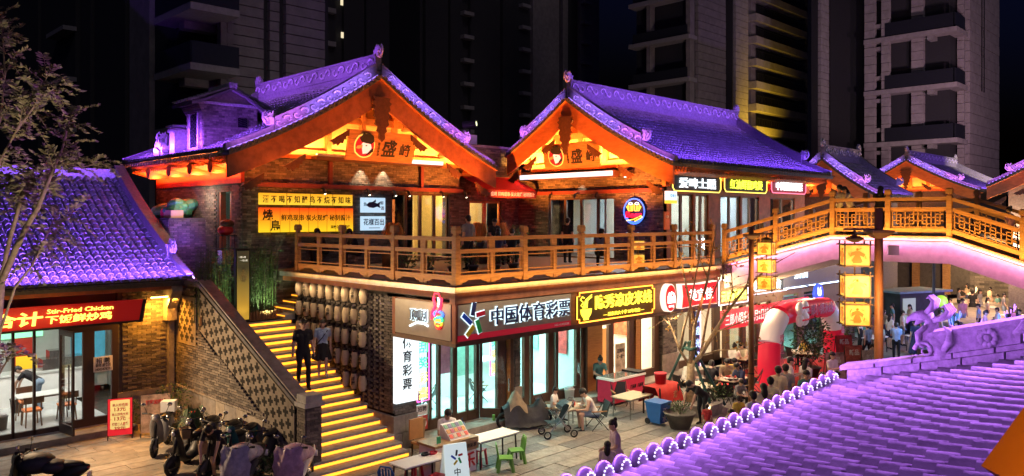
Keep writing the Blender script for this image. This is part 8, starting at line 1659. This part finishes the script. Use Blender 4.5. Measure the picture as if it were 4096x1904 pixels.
for i in range(9):
    a = i / 8; R_.append([V((-.62 + 1.24 * a + .02 * math.sin(j * 2.), (j - 4) / 4 * .42 + (.04 * math.sin(i * 2.3) if abs(j - 4) > 2 else 0), .88 - (.0 if abs(j - 4) < 3 else .26 * (abs(j - 4) - 2) + .03 * math.sin(i * 1.9)))) for j in range(9)])
q.grid(R_); obj('red_cloth', q, mat('red_cloth', (.4, .02, .015), .8, var=.15, bump=.3), T, True, True); q = MB(); q.text('满', (0.1, -.46, .62), EX, EZ, .2, None, .004, .02); obj('emblem', q, mat('gold_print', (.7, .5, .2), .5, var=0), T, local=True)
for sx in (-1, 1):
    for sy in (-1, 1): q = MB(); q.bar((sx * .5, sy * .3, 0), (sx * .5, sy * .3, .86), .04); obj('leg', q, STEEL, T, local=True)
q = MB(); q.lathe((p.x, p.y + .12, .885), [(.16, 0), (.19, .3), (.2, .3), (.2, .34), (.17, .34)], 14); solo('red_pail', q, REDPL, 'red plastic pail standing on the red cloth', 'pail', (p.x, p.y + .12, .885), True)
p = pZ(2632, 1695); T = thing('wheeled_bin', 'blue wheeled bin with white brush writing', 'bin', (p.x, p.y, 0)); q = MB(); q.add([(-.2, -.2, .06), (.2, -.2, .06), (.2, .2, .06), (-.2, .2, .06), (-.26, -.27, .62), (.26, -.27, .62), (.26, .27, .62), (-.26, .27, .62)], [(0, 3, 2, 1), (4, 5, 6, 7), (0, 1, 5, 4), (1, 2, 6, 5), (2, 3, 7, 6), (3, 0, 4, 7)]); obj('body', q, BLUP, T, local=True); q = MB(); q.cb((0, 0, .65), (.56, .58, .05)); obj('lid', q, BLUP, T, local=True); q = MB(); q.text('干', (0, -.25, .42), EX, EZ, .22, None, .01, .03); q.text('水', (0, -.23, .2), EX, EZ, .18, None, .01, .03); obj('brush_writing', q, WHITE, T, local=True)
for s in (-1, 1): q = MB(); q.lathe((s * .2 - .03, .22, .09), [(.09, 0), (.09, .06)], 12, ax=(1, 0, 0)); obj('wheel', q, TYRE, T, local=True)
# dining tables under the arch
for i, (u, D) in enumerate(((2930, 26.2), (2958, 30.2), (3205, 31.4), (2800, 25.2))): p = pD(u, 872, D); table(('dining table with dishes on the red carpet', 'dining table below the banner', 'dining table seen through the arch', 'dining table beside the bare tree')[i], p.x, p.y, .3 * i, 1.1, .7, .66, CREAM, STEEL, z=.024)
for i, (u, D, r) in enumerate(((2838, 25.8, .3), (2905, 27.3, -2.2), (2975, 25.8, 2.6), (2885, 24.9, 1.), (2925, 29.5, .2), (2990, 30.4, 2.8), (3180, 31.9, -.6), (3240, 31.7, 2.5), (2735, 26.3, -.4), (3010, 27.0, 2.0))): p = pD(u, 872, D); camp_chair(('folding chair under the man in black', 'folding chair under the khaki shirted diner', 'folding chair under the navy topped diner', 'empty folding chair beside the carpet table', 'folding chair under the diner in white by the banner', 'folding chair under the diner in the cream blouse', 'folding chair under the girl seen through the arch', 'folding chair under the yellow topped diner', 'folding chair under the person behind the trunk', 'empty folding chair by the lantern post')[i], p.x, p.y, r, 'folding chairs at the dining tables', z=.024)
for i in range(9):
    p = pD(2905 + i * 8, 872, 26.0 + .3 * math.sin(i * 2)); q = MB(); q.lathe((p.x, p.y, .685), [(.05, 0), (.1, .05), (.09, .05), (.04, .01)], 9); solo('food_dish', q, (WHITE, RED, STEEL)[i % 3], '%s dish along the carpet table, counted from the tree side' % ordn[i], 'dish', (p.x, p.y, .685))
# menu boards
def stand_board(label, x, y, rz, w_, h, m, lines, name='menu_board', tm=None):
    T = thing(name, label, 'menu board', (x, y, 0), rz); lean = .16; ey = V((0, lean, 1)).normalized(); q = MB(); q.prism([(-w_ / 2, .12), (w_ / 2, .12), (w_ / 2, h), (-w_ / 2, h)], (0, -.1, 0), EX, ey, .02); obj('panel', q, m, T, local=True)
    for s in (-1, 1): q = MB(); q.bar(V((s * w_ / 2, -.1, 0)), V((s * w_ / 2, -.1, 0)) + ey * h, .025); obj('leg', q, BLACK, T, local=True); q = MB(); q.bar((s * w_ / 2, .3, 0), V((s * w_ / 2, -.1, 0)) + ey * h * .95, .02); obj('rear_leg', q, BLACK, T, local=True)
    nn = EX.cross(ey)
    for t, z, hh, ww, mm, bub in lines:
        c = V((0, -.1, 0)) + ey * z + nn * .024
        if bub: q = MB(); q.prism([(-w_ * .4, -bub / 2), (-w_ * .3, -bub * .55), (w_ * .3, -bub * .55), (w_ * .4, -bub / 2), (w_ * .4, bub / 2), (w_ * .3, bub * .55), (-w_ * .3, bub * .55), (-w_ * .4, bub / 2)], c - nn * .002, EX, ey, .004); obj('bubble', q, mm, T, local=True)
        q = MB(); q.text(t, c + nn * .008, EX, ey, hh, ww, .004, .02); obj('lettering', q, tm or RED, T, local=True)
YB_ = emi('bubble_yellow', (1, .75, .25), .55); MR = emi('menu_red', (.85, .015, .03), .5, base=(.5, .02, .03))
stand_board('red menu board with three yellow price bubbles outside the restaurant', 7.55, 22.75, -.35, .6, 1.1, MR, [('单人炒鸡面', .93, .08, .38, YB_, .24), ('13元', .82, .12, .28, YB_, 0), ('单人炒鸡大米', .68, .08, .4, YB_, .24), ('13元', .57, .12, .28, YB_, 0), ('招牌二人套餐', .42, .08, .4, YB_, .24), ('39元', .31, .12, .28, YB_, 0)])
stand_board('pale food poster board with burgers behind the silver scooter', 8.35, 22.35, -.35, .75, 1.15, mat('food_print', (.45, .3, .22), .6, var=.6, scale=4), [('好吃的鸡排', .95, .12, .5, WHITE, 0)])
for i, (u, D) in enumerate(((3345, 27.), (3420, 28.5), (3490, 27.5), (3380, 31.))): p = pD(u, 872, D); stand_board(('standing menu board nearest the woman in the white dress', 'standing menu board below the box lanterns', 'standing menu board beside the lantern post', 'red standing menu board behind the others')[i], p.x, p.y, -.6, .7, 1.4, mat('menu_print_%d' % i, ((.5, .3, .3), (.45, .1, .08), (.5, .45, .4), (.5, .05, .05))[i], .6, var=.6, scale=5), [('新品', 1.15, .2, .4, WHITE, 0)], tm=WHITE)
# ------------------------------------------------------------------ plaza beyond the footbridge
q = MB(); q.box(40, 60, 9., 9.4, 0, .75); q.box(40, 40.4, 5, 9, 0, .75); solo('plaza_wall', q, STONE2, 'low stone wall around the raised plaza', 'wall', (50, 9.2, 0))
q = MB(); q.box(44, 61, 9.4, 16, 0, .7); pz = obj('raised_plaza', q, STONE2); tag(pz, 'raised stone plaza before the far pavilion', kind='structure')
for i, (u, D, c) in enumerate(((3500, 35, WHITE), (3590, 38, BLUP), (3680, 35, WHITE), (3750, 41, WHITE), (3850, 34, BLUP), (3920, 37, WHITE), (4000, 35, WHITE), (4050, 43, WHITE), (3640, 44, DARKG), (3960, 47, WHITE))): p = pD(u, 872, D); table('%s market table on the plaza, counted from the lantern post' % (ordn + ['tenth'])[i], p.x, p.y, .4 * i, 1.3, .7, .72, c, STEEL, 'market tables on the plaza')
p = pD(3640, 872, 42); T = thing('market_kiosk', 'dark market kiosk with pale blue edged roof on the plaza', 'kiosk', (p.x, p.y, 0), -.4); q = MB(); q.cb((0, 0, 1.05), (3.2, 1.6, 2.1)); obj('body', q, mat('kiosk_dark', (.04, .045, .05), .6), T, local=True); q = MB(); q.cb((0, 0, 2.17), (3.8, 2.1, .1)); obj('roof', q, mat('kiosk_roof', (.2, .3, .35), .5), T, local=True); q = MB(); q.cb((-1.0, -.82, 1.2), (.9, .02, 1.3)); obj('window', q, emi('kiosk_window', (.55, .65, .6), .35), T, local=True)
p = pD(3765, 872, 38); q = MB(); q.ball((p.x, p.y, 2.0), .3, 12, 8); q.tube([(p.x, p.y, 1.7), (p.x + .2, p.y - .2, 1.2)], .006, 4); solo('green_balloon', q, emi('balloon_green', (.55, 1, .05), .45), 'bright green balloon above the plaza crowd', 'balloon', (p.x + .2, p.y - .2, 1.2))
p = pD(3735, 872, 33); q = MB(); q.tube([(p.x, p.y, 0), (p.x, p.y, 4.9)], .06, 8); solo('plaza_pole', q, DARKG, 'slim grey pole standing on the plaza', 'pole', (p.x, p.y, 0))
for i, (u, D, c, e) in enumerate(((3820, 37, (.15, .2, 1), 1), (3905, 34, (.4, .2, 1), 1), (3975, 36, (.1, .2, 1), 1), (3700, 32, (.3, .5, 1), 1), (3890, 50, (1, .6, .3), 0), (4040, 40, (.5, .2, 1), 1))):
    p = pD(u, 872, D); T = thing('glow_toy_stall', ('blue glowing toy stand in the middle of the plaza', 'violet glowing toy stand among the crowd', 'deep blue glowing toy stand', 'pale blue glowing toy cart nearest the bridge', 'orange lit food cart at the back of the plaza', 'violet toy stand at the edge of the picture')[i], 'stall', (p.x, p.y, 0)); q = MB(); q.lathe((0, 0, 0), [(.3, 0), (.3, .7), (.05, .75), (.04, 1.5)], 10); obj('stand', q, DARKG, T, local=True); m = emi('toy_glow_%d' % i, c, 2.6)
    for k in range(9): a = k * .7; q = MB(); q.tube([(.22 * math.cos(a), .22 * math.sin(a), .8 + .08 * k), (.26 * math.cos(a), .26 * math.sin(a), 1.0 + .08 * k)], .02, 5); obj('glow_stick', q, m, T, local=True)
    lamp('toy_glow_light', 'POINT', (p.x, p.y, 1.9), 45 if e else 160, c, soft=.2)
FW = thing('lit_stone_house', 'far stone house with lit rough wall beyond the plaza', 'building', (60, 14, 0)); q = MB(); q.box(60.5, 60.8, 8, 24, .7, 5.); obj('wall', q, MORTAR, FW); bricks(FW, 'x', 60.5, -1, 12.2, 15.8, .8, 4.8, L=.6, H=.16)
for y in (17., 19., 21.): q = MB(); q.box(60.1, 60.5, y, y + .4, .7, 5.); obj('column', q, WOOD, FW)
lamp('stone_wall_wash', 'SPOT', (58.5, 14, 4.8), 380, (1, .65, .3), aim=(60.5, 14, 2.5), spot=120); lamp('plaza_light', 'POINT', (50, 11.5, 4.6), 900, (1, .6, .35), soft=.3); lamp('plaza_light', 'POINT', (39, 9, 4.6), 260, (.8, .75, 1), soft=.3)
for i, (x0, x1, y) in enumerate(((22.7, 24.4, 20.3), (25.2, 26.9, 20.2), (27., 28.6, 19.2))):
    T = thing('goods_shelf', ('shelf of packets in the noodle shop', 'stocked store shelf against the back wall', 'stocked store shelf nearer the glass')[i], 'shelf', (x0, y, .2)); q = MB(); it = MB()
    for z in (.3, .8, 1.3, 1.8, 2.3): q.box(x0, x1, y, y + .35, z, z + .03)
    q.box(x0, x1, y + .35, y + .38, .2, 2.6); obj('frame', q, WHITE, T)
    for z in (.33, .83, 1.33, 1.83):
        x = x0 + .03
        while x < x1 - .15: w_ = RND.uniform(.08, .2); it.mi(RND.randrange(5)); it.box(x, x + w_ - .01, y + .02, y + .25, z, z + RND.uniform(.2, .4)); x += w_
    obj('goods', it, [RED, mat('pack_orange', (.7, .3, .05), .5, var=.2), WHITE, mat('pack_green', (.1, .35, .12), .5, var=.2), BLUP], T, kind='stuff')
# rooftop projector
c = pD(1880, 500, 33); T = thing('rooftop_projector', 'grey rooftop projector on a white box between the pavilions', 'projector', (c.x, c.y, 9.05)); q = MB(); q.box(c.x - .22, c.x + .22, c.y - .2, c.y + .2, 9.05, 9.55); obj('box', q, WHITE, T); q = MB(); q.bar((c.x, c.y, 9.55), (c.x, c.y, 9.85), .05); obj('stem', q, DARKG, T); q = MB(); ax = V((.5, -.8, .1)).normalized(); cc = V((c.x, c.y, 10.0)); q.tube([cc - ax * .3, cc + ax * .28], .16, 12); obj('head', q, DARKG, T); q = MB(); q.tube([cc + ax * .281, cc + ax * .29], .1, 12); obj('lens', q, emi('projector_lens', (.9, 1, .5), 1.6), T)
c = pD(3572, 1000, 23.5); T = thing('bridge_floodlight', 'grey floodlight box fixed to the side of the footbridge', 'floodlight', (c.x, c.y, c.z)); q = MB(); q.cb(c, (.25, .3, .3), .5); q.bar(c, c + V((.8, .1, .1)), .04); obj('housing', q, mat('flood_grey', (.4, .4, .38), .5, var=.1), T)
